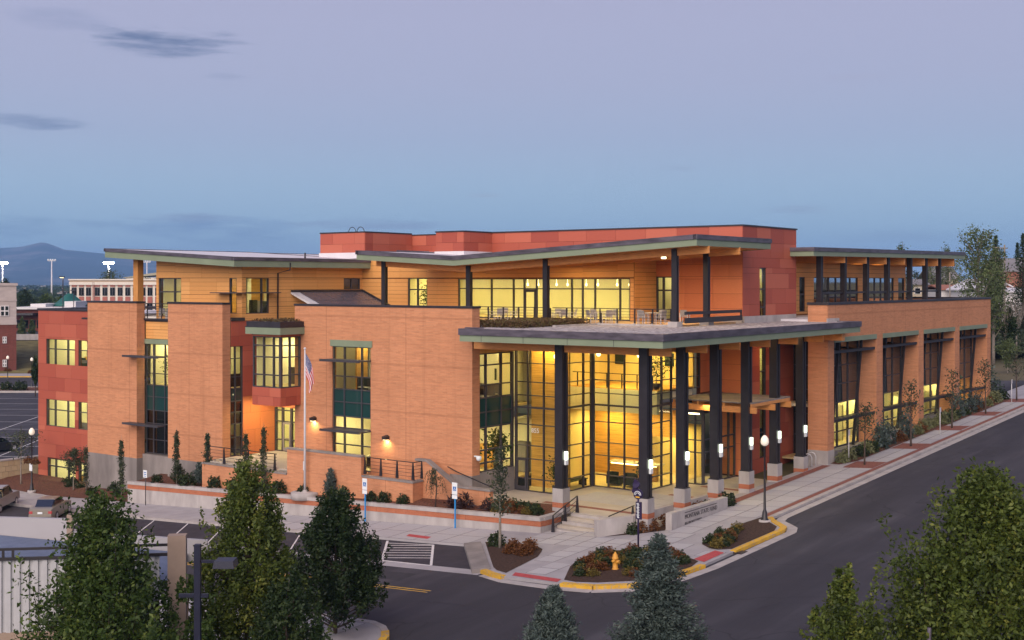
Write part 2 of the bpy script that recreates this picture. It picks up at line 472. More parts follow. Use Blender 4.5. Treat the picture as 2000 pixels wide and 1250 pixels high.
M['plum'] = leafmat("plum_shrub", (.022, .012, .014), (.05, .025, .027), (.09, .05, .04))
M['palm'] = leafmat("house_plant", (.012, .03, .010), (.035, .075, .02), (.10, .15, .04))
M['chair'] = plain("grey_chair", (.30, .28, .27), .5, .1)
M['sofa'] = plain("dark_green_sofa", (.02, .028, .022), .7, .2)
M['table'] = plain("table_top", (.55, .5, .42), .4, .05)
M['pot'] = plain("dark_pot", (.04, .03, .028), .4, .2)
M['whitemetal'] = plain("white_metal", (.58, .57, .60), .45, .06)
M['blue_post'] = plain("blue_post", (.03, .25, .60), .5, .08)
M['signwhite'] = plain("sign_white", (.70, .74, .76), .5, .03)
M['signblue'] = plain("sign_blue", (.03, .14, .42), .5, .03)
M['purple'] = plain("purple_metal", (.028, .018, .06), .45, .2)
M['hydrant'] = plain("hydrant_yellow", (.62, .30, .05), .5, .1)
M['acorn'] = emit("acorn_globe", (.80, .72, .60), .35)
UC = {}


def unit(matname):
    if matname not in UC:
        UC[matname] = MB().box(-.5, .5, -.5, .5, -.5, .5).mesh("piece_" + matname, M[matname])
    return UC[matname]


def piece(name, matname, parent, x0, x1, y0, y1, z0, z1, rot=None):
    o = obj(name, unit(matname), parent, ((x0 + x1) / 2, (y0 + y1) / 2, (z0 + z1) / 2), None, (abs(x1 - x0), abs(y1 - y0), abs(z1 - z0)))
    return o


def onface(axis, p0, p1, s0, s1):
    """axis 'a': the face looks towards -a and runs along b; axis 'b': looks towards -b and runs along a"""
    return (p0, p1, s0, s1) if axis == 'a' else (s0, s1, p0, p1)


def subtract(iv, cuts):
    out = [iv]
    for c0, c1 in cuts:
        nx = []
        for a, b in out:
            if c1 <= a or c0 >= b: nx.append((a, b)); continue
            if c0 > a: nx.append((a, c0))
            if c1 < b: nx.append((c1, b))
        out = nx
    return [(a, b) for a, b in out if b - a > .02]


def wall(mb, axis, plane, thick, s0, s1, z0, z1, opens=()):
    zs = sorted({z0, z1, *[min(max(o[2], z0), z1) for o in opens], *[min(max(o[3], z0), z1) for o in opens]})
    for za, zb in zip(zs, zs[1:]):
        if zb - za < .005: continue
        cuts = [(o[0], o[1]) for o in opens if o[2] < zb - .002 and o[3] > za + .002]
        for sa, sb in subtract((s0, s1), cuts):
            mb.box(*onface(axis, plane, plane + thick, sa, sb), za, zb)
    return mb


def clad(parent, name, matname, axis, plane, s0, s1, z0, z1, pw, ph, opens=(), top=None, gap=.016, seed=0, t=.035):
    """separate cladding panels with open joints on a backing wall"""
    r = random.Random(seed); n = max(1, round((z1 - z0) / ph)); h = (z1 - z0) / n
    for i in range(n):
        za, zb = z0 + i * h, z0 + (i + 1) * h
        zz = sorted({za, zb, *[z for o in opens for z in (o[2], o[3]) if za + .1 < z < zb - .1]})
        for ya, yb in zip(zz, zz[1:]):
            cuts = [(o[0], o[1]) for o in opens if o[2] < yb - .11 and o[3] > ya + .11]
            for a, b in subtract((s0, s1), cuts):
                x = a
                first = pw * r.choice((.45, .7, 1.0))
                while x < b - .05:
                    e = min(b, x + (first if x == a else pw))
                    if b - e < pw * .3: e = b
                    zt = yb
                    if top:
                        zt = top((x + e) / 2) if abs(yb - z1) < 1e-4 else min(yb, top((x + e) / 2))
                        if zt - ya < .1: x = e; continue
                    piece(name, matname, parent, *onface(axis, plane - t, plane, x + gap / 2, e - gap / 2), ya + gap / 2, zt - gap / 2)
                    x = e


def curtain(parent, name, axis, plane, ss, zs, kind=None, thick=(), tz=(), w=.07, d=.13, panes='glass', skip=None):
    """a glazed screen: mullions in one mesh, each pane an object of its own under it"""
    mb = MB()
    for s in ss:
        k = w * (2.0 if s in thick else 1.0)
        mb.box(*onface(axis, plane - .03, plane + d, s - k / 2, s + k / 2), zs[0] - .02, zs[-1] + .02)
    for z in zs:
        k = w * (1.7 if z in tz else .85)
        for a, b in zip(ss, ss[1:]):
            mb.box(*onface(axis, plane - .02, plane + d - .02, a + w * .2, b - w * .2), z - k / 2, z + k / 2)
    f = part(name, mb, M['frame'], parent)
    for i, (za, zb) in enumerate(zip(zs, zs[1:])):
        for j, (a, b) in enumerate(zip(ss, ss[1:])):
            m = panes
            if kind: m = kind.get(i, panes) if isinstance(kind, dict) else kind(i, j)
            if m: piece('pane', m, f, *onface(axis, plane + .04, plane + .055, a + w * .4, b - w * .4), za + w * .3, zb - w * .3)
    return f


LAMPS = []


def lamp(name, parent, loc, size, power, col=(1, .80, .40), rot=(0, 0, 0), sy=None, spread=None):
    l = bpy.data.lights.new(name, 'AREA'); l.energy = power; l.color = col; l.shape = 'RECTANGLE'; l.size = size; l.size_y = sy or size
    if spread: l.spread = math.radians(spread)
    o = obj(name, l, parent, loc); o.rotation_euler = rot
    return o


def room(parent, a0, a1, b0, b1, z0, z1, wallm='cream', power=2.0, lights=2, floorm='creamfloor', openb=False, col=(1, .84, .46), backm=None, detail=True):
    """a lit room behind a facade: floor, ceiling, back and side walls, ceiling lights"""
    w = MB()
    part('interior_wall', MB().box(a1, a1 + .1, b0, b1, z0, z1), M[backm or wallm], parent); w.box(a0, a1, b1 - .08, b1, z0 + .02, z1 - .02)
    if not openb: w.box(a0, a1, b0, b0 + .08, z0 + .02, z1 - .02)
    part('interior_wall', w, M[wallm], parent)
    part('interior_floor', MB().box(a0, a1 + .1, b0, b1, z0 - .12, z0 + .01), M[floorm], parent)
    c = part('interior_ceiling', MB().box(a0, a1 + .1, b0, b1, z1, z1 + .12), M['ceiling'], parent)
    rd_ = random.Random(int(a0 * 7 + b0 * 31 + z0 * 13)); h_ = z1 - z0
    n = max(1, int((b1 - b0) / 1.9))
    for k in range(n if detail else 2):
        b = b0 + .3 + (b1 - b0 - .6) * (k + rd_.random() * .6) / n; w = rd_.uniform(.5, 1.3)
        q = rd_.random()
        if q < .3: piece('cabinet', rd_.choice(['ceiling', 'woodwall', 'conc_grey', 'chair']), parent, a1 - .55, a1 - .01, b, min(b + w, b1 - .1), z0 + .02, z0 + rd_.uniform(.9, 2.2))
        elif q < .5: piece('door_panel', rd_.choice(['woodwall', 'gl', 'conc_grey']), parent, a1 - .06, a1 - .004, b, min(b + .95, b1 - .1), z0 + .02, z0 + 2.15)
        elif q < .72: piece('partition', rd_.choice(['woodwall', 'cream', 'ceiling', 'chair']), parent, a0 + (a1 - a0) * rd_.uniform(.3, .6), a1 - .02, b, b + .14, z0 + .02, z0 + rd_.choice([1.5, h_ - .3, h_ - .05]))
        elif q < .86: piece('wall_picture', rd_.choice(['dark', 'sofa', 'signblue', 'white']), parent, a1 - .05, a1 - .004, b, b + w * .7, z0 + 1.3, z0 + 2.1)
        else: piece('interior_column', rd_.choice(['ceiling', 'woodwall']), parent, a0 + (a1 - a0) * .35, a0 + (a1 - a0) * .35 + .4, b, b + .4, z0 + .02, z1 - .02)
    for k in range(max(1, int((b1 - b0) / 2.6)) if detail else 0):
        b = b0 + .2 + (b1 - b0 - 1.6) * rd_.random(); a = a0 + .5 + rd_.random() * (a1 - a0) * .4
        if rd_.random() < .75:
            piece('cubicle_screen', rd_.choice(['sofa', 'chair', 'dark', 'woodwall']), parent, a, a + .07, b, b + rd_.uniform(.8, 1.6), z0 + .02, z0 + rd_.uniform(1.0, 1.5))
            piece('cubicle_screen', rd_.choice(['sofa', 'chair', 'dark']), parent, a + .08, a + 1.6, b, b + .07, z0 + .02, z0 + rd_.uniform(1.0, 1.5))
    for k in range(max(1, int((b1 - b0) / 3))):
        b = b0 + (b1 - b0) * (k + .5) / max(1, int((b1 - b0) / 3))
        for f in (.25, .7):
            a = a0 + (a1 - a0) * f; piece('ceiling_strip', 'tube', parent, a - .7, a + .7, b - .12, b + .12, z1 - .09, z1 - .03)
    P = 2.3 * power * (a1 - a0) * (b1 - b0) / lights
    for k in range(lights):
        if (b1 - b0) > (a1 - a0): p = ((a0 + a1) / 2, b0 + (b1 - b0) * (k + .5) / lights); sx, sy = .5, 1.6
        else: p = (a0 + (a1 - a0) * (k + .5) / lights, (b0 + b1) / 2); sx, sy = 1.6, .5
        lamp('ceiling_light', parent, (p[0], p[1], z1 - .03), sx, P, col, sy=sy)

# ------------------------------------------------------------------ setting: ground, streets, walks
def gp(pts, dz=0.0): return [Wd(a, b, G(a, b) + dz) for a, b in pts]


def sheet(name, pts, dz, mat, parent=None, n=1, kind='structure', h=None):
    mb = MB()
    if h: mb.prism([Wd(a, b, G(a, b) + dz - h) for a, b in pts], h)
    else: mb.poly(gp(pts, dz))
    bm_ = mb.mesh(name, M[mat])
    o = obj(name, bm_, parent)
    if parent is None: o['kind'] = kind
    return o


xa = [-3000, -800, -250, -120, -80, -50, -20, 0, 20, 30, 40, 60, 80, 110, 140, 200, 260, 400, 800, 2500, 6000, 11000]
xb = [-5000, -1500, -400, -150, -60, -30, -10, 0, 15, 30, 36, 42, 48, 52, 55, 58, 62, 80, 120, 200, 400, 900, 2500, 6000, 11500]
mb = MB()
for a0, a1 in zip(xa, xa[1:]):
    for b0, b1 in zip(xb, xb[1:]):
        q = [(a0, b0), (a1, b0), (a1, b1), (a0, b1)]
        mb.face(*[Wd(a, b, G(max(a, -80), b) - .22) for a, b in q], sm=True)
part('ground', mb, M['ground'], kind='structure')


def strip(name, a0, a1, b0, b1, dz, mat, step=6.0, along='b'):
    mb = MB()
    lo, hi = (b0, b1) if along == 'b' else (a0, a1)
    k = max(1, int((hi - lo) / step)); xs = [lo + (hi - lo) * i / k for i in range(k + 1)]
    for x0, x1 in zip(xs, xs[1:]):
        q = [(a0, x0), (a1, x0), (a1, x1), (a0, x1)] if along == 'b' else [(x0, b0), (x1, b0), (x1, b1), (x0, b1)]
        mb.face(*gp(q, dz))
    o = part(name, mb, M[mat], kind='structure')
    return o


strip('road', -60, -6.2, -60, 29.9, -.13, 'asphalt', 100)
strip('road', -60, -6.2, 30, 300, -.13, 'asphalt', 4)
strip('road', -6.2, 200, -60, -4.6, -.13, 'asphalt', 300, 'a')
strip('parking_strip', -10.72, -6.4, 3.2, 29.9, -.126, 'asphalt_new', 100)
strip('parking_strip', -10.72, -6.4, 29.9, 62, -.126, 'asphalt_new', 4)
strip('gutter', -11.62, -10.72, 2.9, 29.9, -.124, 'walkjoint', 100)
strip('gutter', -11.62, -10.72, 29.9, 62, -.124, 'walkjoint', 4)
walk_out = [(-6.3, 29.9), (-6.3, 7.4), (-6.25, 7.35), (-11.1, 2.95), (-11.85, .9), (-12.05, -2.6), (-11.9, -4.3), (-11.0, -5.95), (-8.6, -6.8), (-6.4, -7.1),
            (2.2, -7.22), (3.15, -6.95), (4.6, -5.6), (5.6, -5.05), (110, -5.05), (110, .2), (0, .2), (0, 5.6), (-2.2, 5.9), (-2.2, 29.9)]
sheet('sidewalk', walk_out, 0.0, 'walkjoint', h=.16)
mb = MB()
for x0, x1 in [(29.9 + i * 4, 33.9 + i * 4) for i in range(8)]:
    mb.prism([Wd(a, b, G(a, b) - .16) for a, b in ((-6.3, x0), (-2.2, x0), (-2.2, x1), (-6.3, x1))], .16)
part('sidewalk', mb, M['walkjoint'], kind='structure')


def inside(p, poly):
    c = False; x, y = p
    for i in range(len(poly)):
        (x0, y0), (x1, y1) = poly[i - 1], poly[i]
        if (y0 > y) != (y1 > y) and x < (x1 - x0) * (y - y0) / (y1 - y0) + x0: c = not c
    return c


BED1 = [(-5.45, 7.2), (-5.7, 5.14), (-5.54, 3.5), (-6.0, 2.85), (-6.6, 2.5), (-7.67, 1.98), (-11.2, 1.4), (-10.9, 2.2), (-10.4, 2.8), (-9.4, 3.7)]
BED2 = [(-11.4, -2.25), (-10.0, -1.5), (-8.96, -.95), (-7.5, -.45), (-6.5, -.4), (-5.6, -.7), (-5.0, -1.2), (-4.4, -2.6), (-4.3, -3.6), (-4.7, -4.8), (-5.85, -6.5), (-7.0, -6.75), (-8.3, -6.5), (-10.4, -5.6), (-11.3, -4.1), (-11.55, -3)]
BED3 = [(-3.2, -6.2), (-3.0, -5.6), (-2.3, -4.8), (-1.5, -4.45), (-.7, -4.3), (3.4, -4.4), (5.2, -4.62), (4.2, -5.5), (3.0, -6.6), (1.9, -6.95), (-2.8, -6.8)]
FSTRIP = [(-2.2, 1.35), (-.6, .35), (0.6, .2), (7.4, .18), (7.6, -.75), (.6, -.95), (.3, -1.1), (-1.1, .05)]
BEDR = [(24.6, -.72), (24.3, -1.5), (26, -2.2), (66, -2.2), (66, -.72)]
beds = [BED1, BED2, BED3, FSTRIP, BEDR]
ROTG = Matrix(((1, 0, 0), (0, 1, 0), (SA, SB, 1))).transposed()
n_ = Vector((-SA, -SB, 1)).normalized(); x_ = Vector((1, 0, SA)).normalized(); y_ = n_.cross(x_)
TILT = Matrix.Rotation(PHI, 3, 'Z') @ Matrix((x_, y_, n_)).transposed()
sw = bpy.data.objects['sidewalk']


def slabs(parent, a0, a1, na, b0, b1, nb, cond=True, matname='walk'):
    da, db = (a1 - a0) / na, (b1 - b0) / nb
    jb = MB()
    for i in range(na):
        for j in range(nb):
            x0, x1, y0, y1 = a0 + i * da, a0 + (i + 1) * da, b0 + j * db, b0 + (j + 1) * db
            cs = [(x0, y0), (x1, y0), (x1, y1), (x0, y1), ((x0 + x1) / 2, (y0 + y1) / 2)]
            if cond and (not all(inside(c, walk_out) for c in cs) or any(inside(c, bd) for c in cs for bd in beds)): continue
            c = cs[4]
            jb.face(*gp([(x0, y0), (x1, y0), (x1, y1), (x0, y1)], .003))
            o = obj('slab', unit(matname), parent)
            T = TILT.to_4x4(); T.translation = Wd(*c) + Vector((0, 0, -.012))
            o.matrix_world = T @ Matrix.Diagonal((da - .07, db - .07, .04, 1))
            o.scale = (da - .07, db - .07, .04)
    part('joint_bed', jb, M['jointbed'], kind='structure')


slabs(sw, -6.2, -2.5, 2, 8.0, 29.6, 11)
slabs(sw, -12, 0.0, 10, -6.9, 5.4, 10)
slabs(sw, 0.0, 8.4, 5, -4.4, -1.45, 2)
slabs(sw, 8.4, 24.0, 9, -4.4, -1.15, 2)
PITS = [(24.5, -3.3), (33.7, -3.4), (44.2, -3.2), (54.0, -3.1), (64.4, -3.0), (75, -3)]
xs = [24.0] + [p[0] for p in PITS]
for (p, q) in zip(PITS, PITS[1:]):
    slabs(sw, p[0] + 1.25, q[0] - 1.25, 3, -4.4, -2.3, 2)
strip('paver_band', 8.3, 23.8, -1.1, -.45, .006, 'paver', 300, 'a')
strip('paver_band', 5.6, 110, -4.85, -4.45, .006, 'paver', 300, 'a')
for (a, b) in PITS:
    sheet('tree_pit', [(a - 1.2, b - 1.1), (a + 1.2, b - 1.1), (a + 1.2, b + 1.1), (a - 1.2, b + 1.1)], .012, 'paver')
for (a, b) in PITS[:5]:
    for e in (-1.42, 1.2): strip('paver_band', a + e, a + e + .22, -4.4, -2.25, .013, 'paver', 300, 'a')
for nm, bd, mt in (('mulch_bed', BED1, 'mulch_dark'), ('mulch_bed', BED2, 'mulch_dark'), ('mulch_bed', BED3, 'mulch_dark'), ('mulch_bed', FSTRIP, 'mulch_dark'), ('mulch_bed', BEDR, 'mulch')):
    sheet(nm, bd, .02, mt)
sheet('tactile_pad', [(-10.95, 1.0), (-11.35, -2.05), (-11.9, -2.2), (-11.55, .75)], .014, 'redpad')
sheet('tactile_pad', [(-5.5, -6.05), (-3.4, -6.15), (-3.75, -6.85), (-5.9, -6.85)], .014, 'redpad')
sheet('tactile_pad', [(-5.05, 13.25), (-5.3, 11.3), (-5.85, 11.15), (-5.6, 13.0)], .014, 'redpad')


def kerb(pts, w, h, mat, label, dz=0.0, lo=.2):
    mb = MB()
    for k in range(len(pts) - 1):
        (a0, b0), (a1, b1) = pts[k], pts[k + 1]
        d = Vector((a1 - a0, b1 - b0)).normalized(); nx, ny = -d.y * w / 2, d.x * w / 2
        e0 = 0 if k else 0
        q = [(a0 - nx, b0 - ny), (a1 - nx, b1 - ny), (a1 + nx, b1 + ny), (a0 + nx, b0 + ny)]
        mb.hexa([Wd(a, b, G(a, b) + dz - lo) for a, b in q] + [Wd(a, b, G(a, b) + dz + h) for a, b in q])
    o = part('kerb', mb, M[mat], kind='structure')
    return o


kerb([(-6.3, 60), (-6.3, 50), (-6.3, 40), (-6.3, 30), (-6.3, 14.6)], .3, .02, 'conc', '')
kerb([(-6.1, 7.6), (-11.15, 3.0)], .95, .10, 'conc_grey', '')
kerb([(-11.12, 2.9), (-11.6, 1.9), (-11.85, 1.1)], .34, .05, 'yellow', '')
kerb([(-12.05, -2.55), (-11.95, -4.3), (-11.05, -5.95), (-8.6, -6.8), (-6.5, -7.1)], .34, .05, 'yellow', '')
kerb([(-3.25, -7.1), (2.2, -7.22), (2.9, -7.05), (3.2, -6.8), (4.6, -5.55), (5.3, -5.1)], .34, .05, 'yellow', '')
kerb([(5.3, -5.08), (30, -5.08), (60, -5.08), (110, -5.08)], .34, .02, 'conc', '')
kerb([(-11.5, 2.6), (-12.2, .8), (-12.5, -2.6), (-12.35, -4.45), (-11.35, -6.4), (-8.8, -7.3), (-6.4, -7.6), (2.4, -7.72), (3.5, -7.3), (5.0, -5.85), (6, -5.6), (60, -5.55)], .55, .0, 'conc', '', dz=-.115, lo=.1)
o = part('storm_drain', MB().box(-.35, .35, -.25, .25, -.02, .03), M['dark']); o.location = Wd(-3.0, -7.35) + Vector((0, 0, -.09)); o.rotation_euler = (0, 0, PHI); o['label'] = 'dark storm drain grate in the gutter below the yellow kerb'; o['category'] = 'drain'
# painted markings
mb = MB()
for k in range(9):
    b = 10.24 + 3.62 * k
    if k == 0: continue
    d = 3.45; w = .06
    mb.poly(gp([(-10.7, b - w), (-6.5, b + d - w), (-6.5, b + d + w), (-10.7, b + w)], -.12))
HAT = [(-6.55, 10.1), (-6.5, 13.66), (-10.68, 10.24), (-10.75, 6.68)]
for p, q in ((HAT[0], HAT[3]), (HAT[1], HAT[2]), (HAT[2], HAT[3])):
    d = Vector((q[0] - p[0], q[1] - p[1])).normalized(); nx, ny = -d.y * .07, d.x * .07
    mb.poly(gp([(p[0] - nx, p[1] - ny), (q[0] - nx, q[1] - ny), (q[0] + nx, q[1] + ny), (p[0] + nx, p[1] + ny)], -.12))
for k in range(1, 8):
    f = k / 8
    p = (HAT[1][0] + (HAT[2][0] - HAT[1][0]) * f, HAT[1][1] + (HAT[2][1] - HAT[1][1]) * f)
    f2 = min(1, f + .22) if k < 7 else 1
    f2 = max(0, f - .22)
    q = (HAT[0][0] + (HAT[3][0] - HAT[0][0]) * f2, HAT[0][1] + (HAT[3][1] - HAT[0][1]) * f2)
    mb.poly(gp([(p[0] - .06, p[1]), (q[0] - .06, q[1]), (q[0] + .06, q[1]), (p[0] + .06, p[1])], -.119))
part('stall_line', mb, M['white'], kind='structure')
mb = MB()
for da in (-.14, .14):
    mb.poly(gp([(-15.2 + da - .05, 3.0), (-15.2 + da + .05, 3.0), (-15.2 + da + .05, 29.5), (-15.2 + da - .05, 29.5)], -.124))
part('centre_line', mb, M['yellow'], kind='structure')
for nm_, pts_, w_ in (('crack', [(1545, 1250), (1556, 1238), (1568, 1222), (1590, 1224), (1640, 1228)], .05), ('crack', [(1500, 1002), (1530, 1015), (1600, 1020), (1655, 1032)], .04), ('crack', [(1618, 1012), (1632, 1028), (1650, 1040)], .04), ('crack', [(1460, 1190), (1520, 1170), (1600, 1172)], .035), ('crack', [(820, 1168), (900, 1176), (960, 1196), (1010, 1240)], .04), ('crack', [(1700, 960), (1760, 930), (1850, 905)], .05)):
    mb = MB(); q = [ab(*at(px, py).xy) for px, py in pts_]
    for p0, p1 in zip(q, q[1:]):
        d = Vector((p1[0] - p0[0], p1[1] - p0[1])).normalized(); nx_, ny_ = -d.y * w_, d.x * w_
        mb.poly(gp([(p0[0] - nx_, p0[1] - ny_), (p1[0] - nx_, p1[1] - ny_), (p1[0] + nx_, p1[1] + ny_), (p0[0] + nx_, p0[1] + ny_)], -.122))
    part('road_crack', mb, M['asphalt_new'], kind='structure')
for (a_, b_, wa_, wb_) in ((30, -10.5, 5, 1.6), (12, -13, 2.2, 2.0), (-14, 6, 1.5, 3.0), (52, -9.2, 8, 1.3)):
    sheet('road_patch', [(a_, b_), (a_ + wa_, b_ + .1), (a_ + wa_ - .1, b_ + wb_), (a_ + .1, b_ + wb_ - .1)], -.124, 'patch')
# near side of the left street
NEARW = [(-20.9, 1.5), (-20.9, 29.9), (-27.5, 29.9), (-27.5, -1.8), (-23.3, -1.1), (-22.3, -.6), (-21.5, .2)]
sheet('sidewalk', list(reversed(NEARW)), .0, 'walkjoint', h=.16)
kerb([(-20.8, 29.8), (-20.8, 1.5), (-21.2, .5), (-21.7, -.1)], .3, .02, 'conc', '')
kerb([(-21.75, -.15), (-22.4, -.75), (-23.3, -1.2)], .34, .05, 'yellow', '')
kerb([(-23.3, -1.2), (-27.5, -1.9)], .3, .02, 'conc', '')
for i in range(6): slabs(bpy.data.objects['sidewalk.002'], -24.6, -21.1, 2, 1.6 + i * 4.6, 6.2 + i * 4.6, 3, cond=False)

# ------------------------------------------------------------------ the office building
B = thing('office_building', 'long brick and red panel office building with sloped roofs, lit windows and a columned entrance', 'building', P2, PHI)
# 1  big brick block left of the entrance
bw = MB()
wall(bw, 'a', .37, .4, 12.78, 28.73, -1.2, 12.34, [(21.46, 25.06, 1.2, 10.06)])
bw.box(.77, 1.13, 12.78, 13.2, 1.83, 12.34)
bw.box(.77, 1.13, 28.33, 28.73, -1.2, 12.34)
part('brick_wall', bw, M['brick'], B)
part('parapet_cap', MB().box(.32, .84, 12.73, 28.78, 12.345, 12.48).box(.84, 1.2, 12.73, 13.25, 12.347, 12.478), M['dark'], B)
part('concrete_base', MB().box(.366, 1.13, 12.774, 14.6, -.6, 1.83).box(1.13, 4.8, 12.776, 13.0, -.6, 1.93), M['conc_grey'], B)
part('lintel', MB().box(.31, .45, 21.3, 25.2, 9.62, 10.06), M['green'], B)
curtain(B, 'window', 'a', .5, [21.48, 22.4, 24.02, 25.04], [1.3, 2.95, 4.07, 4.86, 5.83, 6.70, 7.58, 8.67, 9.6], {3: 'spandrel', 4: 'spandrel'}, w=.09)
for z in (4.0, 8.72): part('sunshade', MB().box(-.75, .36, 21.4, 25.1, z - .04, z + .05).box(-.8, -.72, 21.38, 25.12, z - .08, z + .08), M['frame'], B)
curtain(B, 'window', 'b', 12.86, [1.16, 1.89, 3.49, 4.7], [1.96, 2.5, 3.32, 4.76, 5.72, 6.63, 7.45, 8.71, 9.44], {3: 'spandrel', 4: 'spandrel'}, thick=(4.7,), w=.1)
part('wall_band', MB().box(1.13, 4.85, 12.8, 13.1, 9.48, 10.5), M['woodwall'], B)
# 2  two brick piers and the tall window between them
bw = MB()
for b0, b1 in ((36.41, 42.73), (46.6, 53.07)): bw.box(.37, 1.12, b0, b1, .1, 12.34)
part('brick_pier', MB().box(.37, 1.12, 36.41, 42.73, .46, 12.34), M['brick'], B)
part('brick_pier', MB().box(.37, 1.12, 46.6, 53.07, .1, 12.34), M['brick'], B)
for b0, b1, z in ((36.41, 42.73, .46), (46.6, 53.07, .1)):
    part('parapet_cap', MB().box(.31, 1.18, b0 - .06, b1 + .06, 12.343, 12.48), M['dark'], B)
    part('concrete_base', MB().box(.355, 1.13, b0 - .015, b1 + .015, -4.2, z), M['conc_grey'], B)
part('concrete_base', MB().box(.9, 1.5, 42.74, 46.58, -4.2, .42), M['conc_grey'], B)
wp = part('spandrel_wall', MB().box(1.24, 1.4, 42.74, 46.58, 9.52, 10.98), M['woodjoint'], B)
clad(wp, 'wood_panel', 'wood', 'a', 1.24, 42.74, 46.58, 9.52, 10.98, 2.0, .74, seed=3)
part('lintel', MB().box(1.1, 1.5, 42.735, 46.59, 9.12, 9.5), M['green'], B)
curtain(B, 'window', 'a', 1.3, [42.76, 43.74, 44.3, 45.68, 46.56], [.5, 1.57, 2.85, 3.88, 4.95, 5.86, 6.79, 8.15, 9.1], {0: 'darkglass', 1: 'darkglass', 2: 'darkglass', 3: 'spandrel', 4: 'spandrel'}, thick=(45.68,))
for z, nm in ((8.2, 1), (2.9, 2)): part('sunshade', MB().box(-.35, .36, 43.0, 47.4, z - .04, z + .05).box(-.42, -.34, 42.98, 47.42, z - .08, z + .08), M['frame'], B)
part('balcony_floor', MB().box(1.12, 3.2, 36.5, 55, 10.9, 11.05).box(1.02, 1.3, 42.74, 46.58, 11.0, 11.14), M['dark'], B)
rl = MB()
for b in (42.9, 44.6, 46.4): rl.box(1.2, 1.26, b - .03, b + .03, 11.15, 12.3)
for z in (11.3, 11.5, 11.7, 11.9, 12.1): rl.box(1.215, 1.245, 42.76, 46.58, z - .015, z + .015)
rl.box(1.19, 1.27, 42.76, 46.58, 12.28, 12.34)
part('balcony_railing', rl, M['steel'], B)
# 3  red panel volume at the far left
RW = [(57.2, 61.4, 6.82, 9.08), (53.2, 56.7, 6.82, 9.08), (57.2, 61.4, 1.55, 3.86), (53.2, 56.7, 1.55, 3.86), (57.1, 61.2, -2.92, -1.28), (53.2, 56.7, -2.92, -1.28)]
rw = part('red_wall', wall(MB(), 'a', 2.0, .3, 52.6, 62.6, -3.6, 11.55, RW).box(2.3, 13, 62.3, 62.6, -3.6, 11.55), M['joint'], B)
clad(rw, 'red_panel', 'red', 'a', 2.0, 53.07, 62.6, -3.5, 11.55, 2.3, 1.16, RW, seed=5)
part('parapet_cap', MB().box(1.9, 2.4, 52.9, 62.68, 11.53, 11.72).box(2.4, 13, 62.25, 62.68, 11.532, 11.718).box(12.6, 13, 52.9, 62.25, 11.53, 11.72), M['dark'], B)
part('flat_roof', MB().box(2.3, 12.7, 50, 62.4, 11.2, 11.4), M['membrane'], B)
for (b0, b1, z0, z1) in RW:
    ss = [b0, b0 + 1.15, b0 + 3.0, b1] if b1 - b0 > 3.8 else [b0, b0 + 1.1, b0 + 2.3, b1]
    curtain(B, 'window', 'a', 2.06, ss, [z0, z0 + (z1 - z0) * .62, z1], w=.1)
# 4  recess: red side wall with tall strip window, back wall with door, bay window on top
SW_ = [(1.14, 2.32, 1.0, 9.2)]
rw = part('red_wall', wall(MB(), 'b', 36.41, .3, 1.12, 5.8, -1.0, 11.1, SW_), M['joint'], B)
clad(rw, 'red_panel', 'red', 'b', 36.41, 1.16, 5.5, 5.4, 11.1, 1.7, 1.14, SW_, seed=9)
clad(rw, 'orange_panel', 'orange', 'b', 36.41, 1.16, 5.5, -1.0, 5.4, 1.7, 1.28, SW_, seed=10)
part('parapet_cap', MB().box(1.12, 2.45, 36.3, 36.8, 11.1, 11.34), M['dark'], B)
curtain(B, 'window', 'b', 36.47, [1.15, 1.65, 2.31], [1.0, 2.4, 3.4, 4.28, 5.1, 6.04, 6.9, 8.29, 9.2], {3: 'darkglass', 4: 'spandrel', 2: 'darkglass'}, w=.08)
rw = part('red_wall', wall(MB(), 'a', 5.5, .3, 28.75, 36.4, .9, 6.7, [(32.6, 36.36, .9, 4.45)]), M['joint'], B)
clad(rw, 'orange_panel', 'orange', 'a', 5.5, 28.75, 36.38, .9, 6.7, 1.8, 1.16, [(32.6, 36.36, .9, 4.45)], seed=12)
curtain(B, 'entrance_screen', 'a', 5.55, [32.65, 34.03, 34.59, 35.55, 36.33], [1.02, 1.9, 3.3, 4.15, 4.42], w=.09, thick=(34.59, 35.55))
part('door', MB().box(5.5, 5.56, 34.66, 34.78, 1.08, 3.24).box(5.5, 5.56, 35.36, 35.48, 1.08, 3.24).box(5.5, 5.56, 34.78, 35.36, 3.1, 3.24).box(5.5, 5.56, 34.78, 35.36, 1.08, 1.3).box(5.42, 5.47, 34.8, 35.34, 2.0, 2.05), M['conc_grey'], B)
bay = part('bay_window_body', MB().box(-1.5, 5.5, 28.15, 31.0, 5.42, 6.68).box(-1.5, 5.5, 28.15, 31.0, 10.22, 10.4).box(.75, 5.5, 30.85, 31.0, 6.68, 10.22), M['joint'], B)
clad(bay, 'red_panel', 'red', 'a', -1.5, 28.12, 31.0, 5.42, 6.68, 1.6, .64, seed=21)
clad(bay, 'red_panel', 'red', 'b', 28.15, -1.5, .36, 5.42, 6.68, 1.0, .64, seed=22)
piece('red_panel', 'red', bay, -1.535, -1.5, 28.12, 31.0, 10.23, 10.38); piece('red_panel', 'red', bay, -1.5, .36, 28.115, 28.15, 10.23, 10.38)
curtain(B, 'bay_window', 'a', -1.5, [28.2, 28.87, 29.87, 30.9], [6.71, 7.56, 8.8, 9.6, 10.2], w=.1, thick=(28.2,))
curtain(B, 'bay_window', 'b', 28.14, [-1.4, -.62, .3], [6.71, 7.56, 8.8, 9.6, 10.2], w=.1)
part('green_fascia', MB().box(-1.9, 5.4, 27.75, 31.3, 10.38, 10.86), M['green'], B)
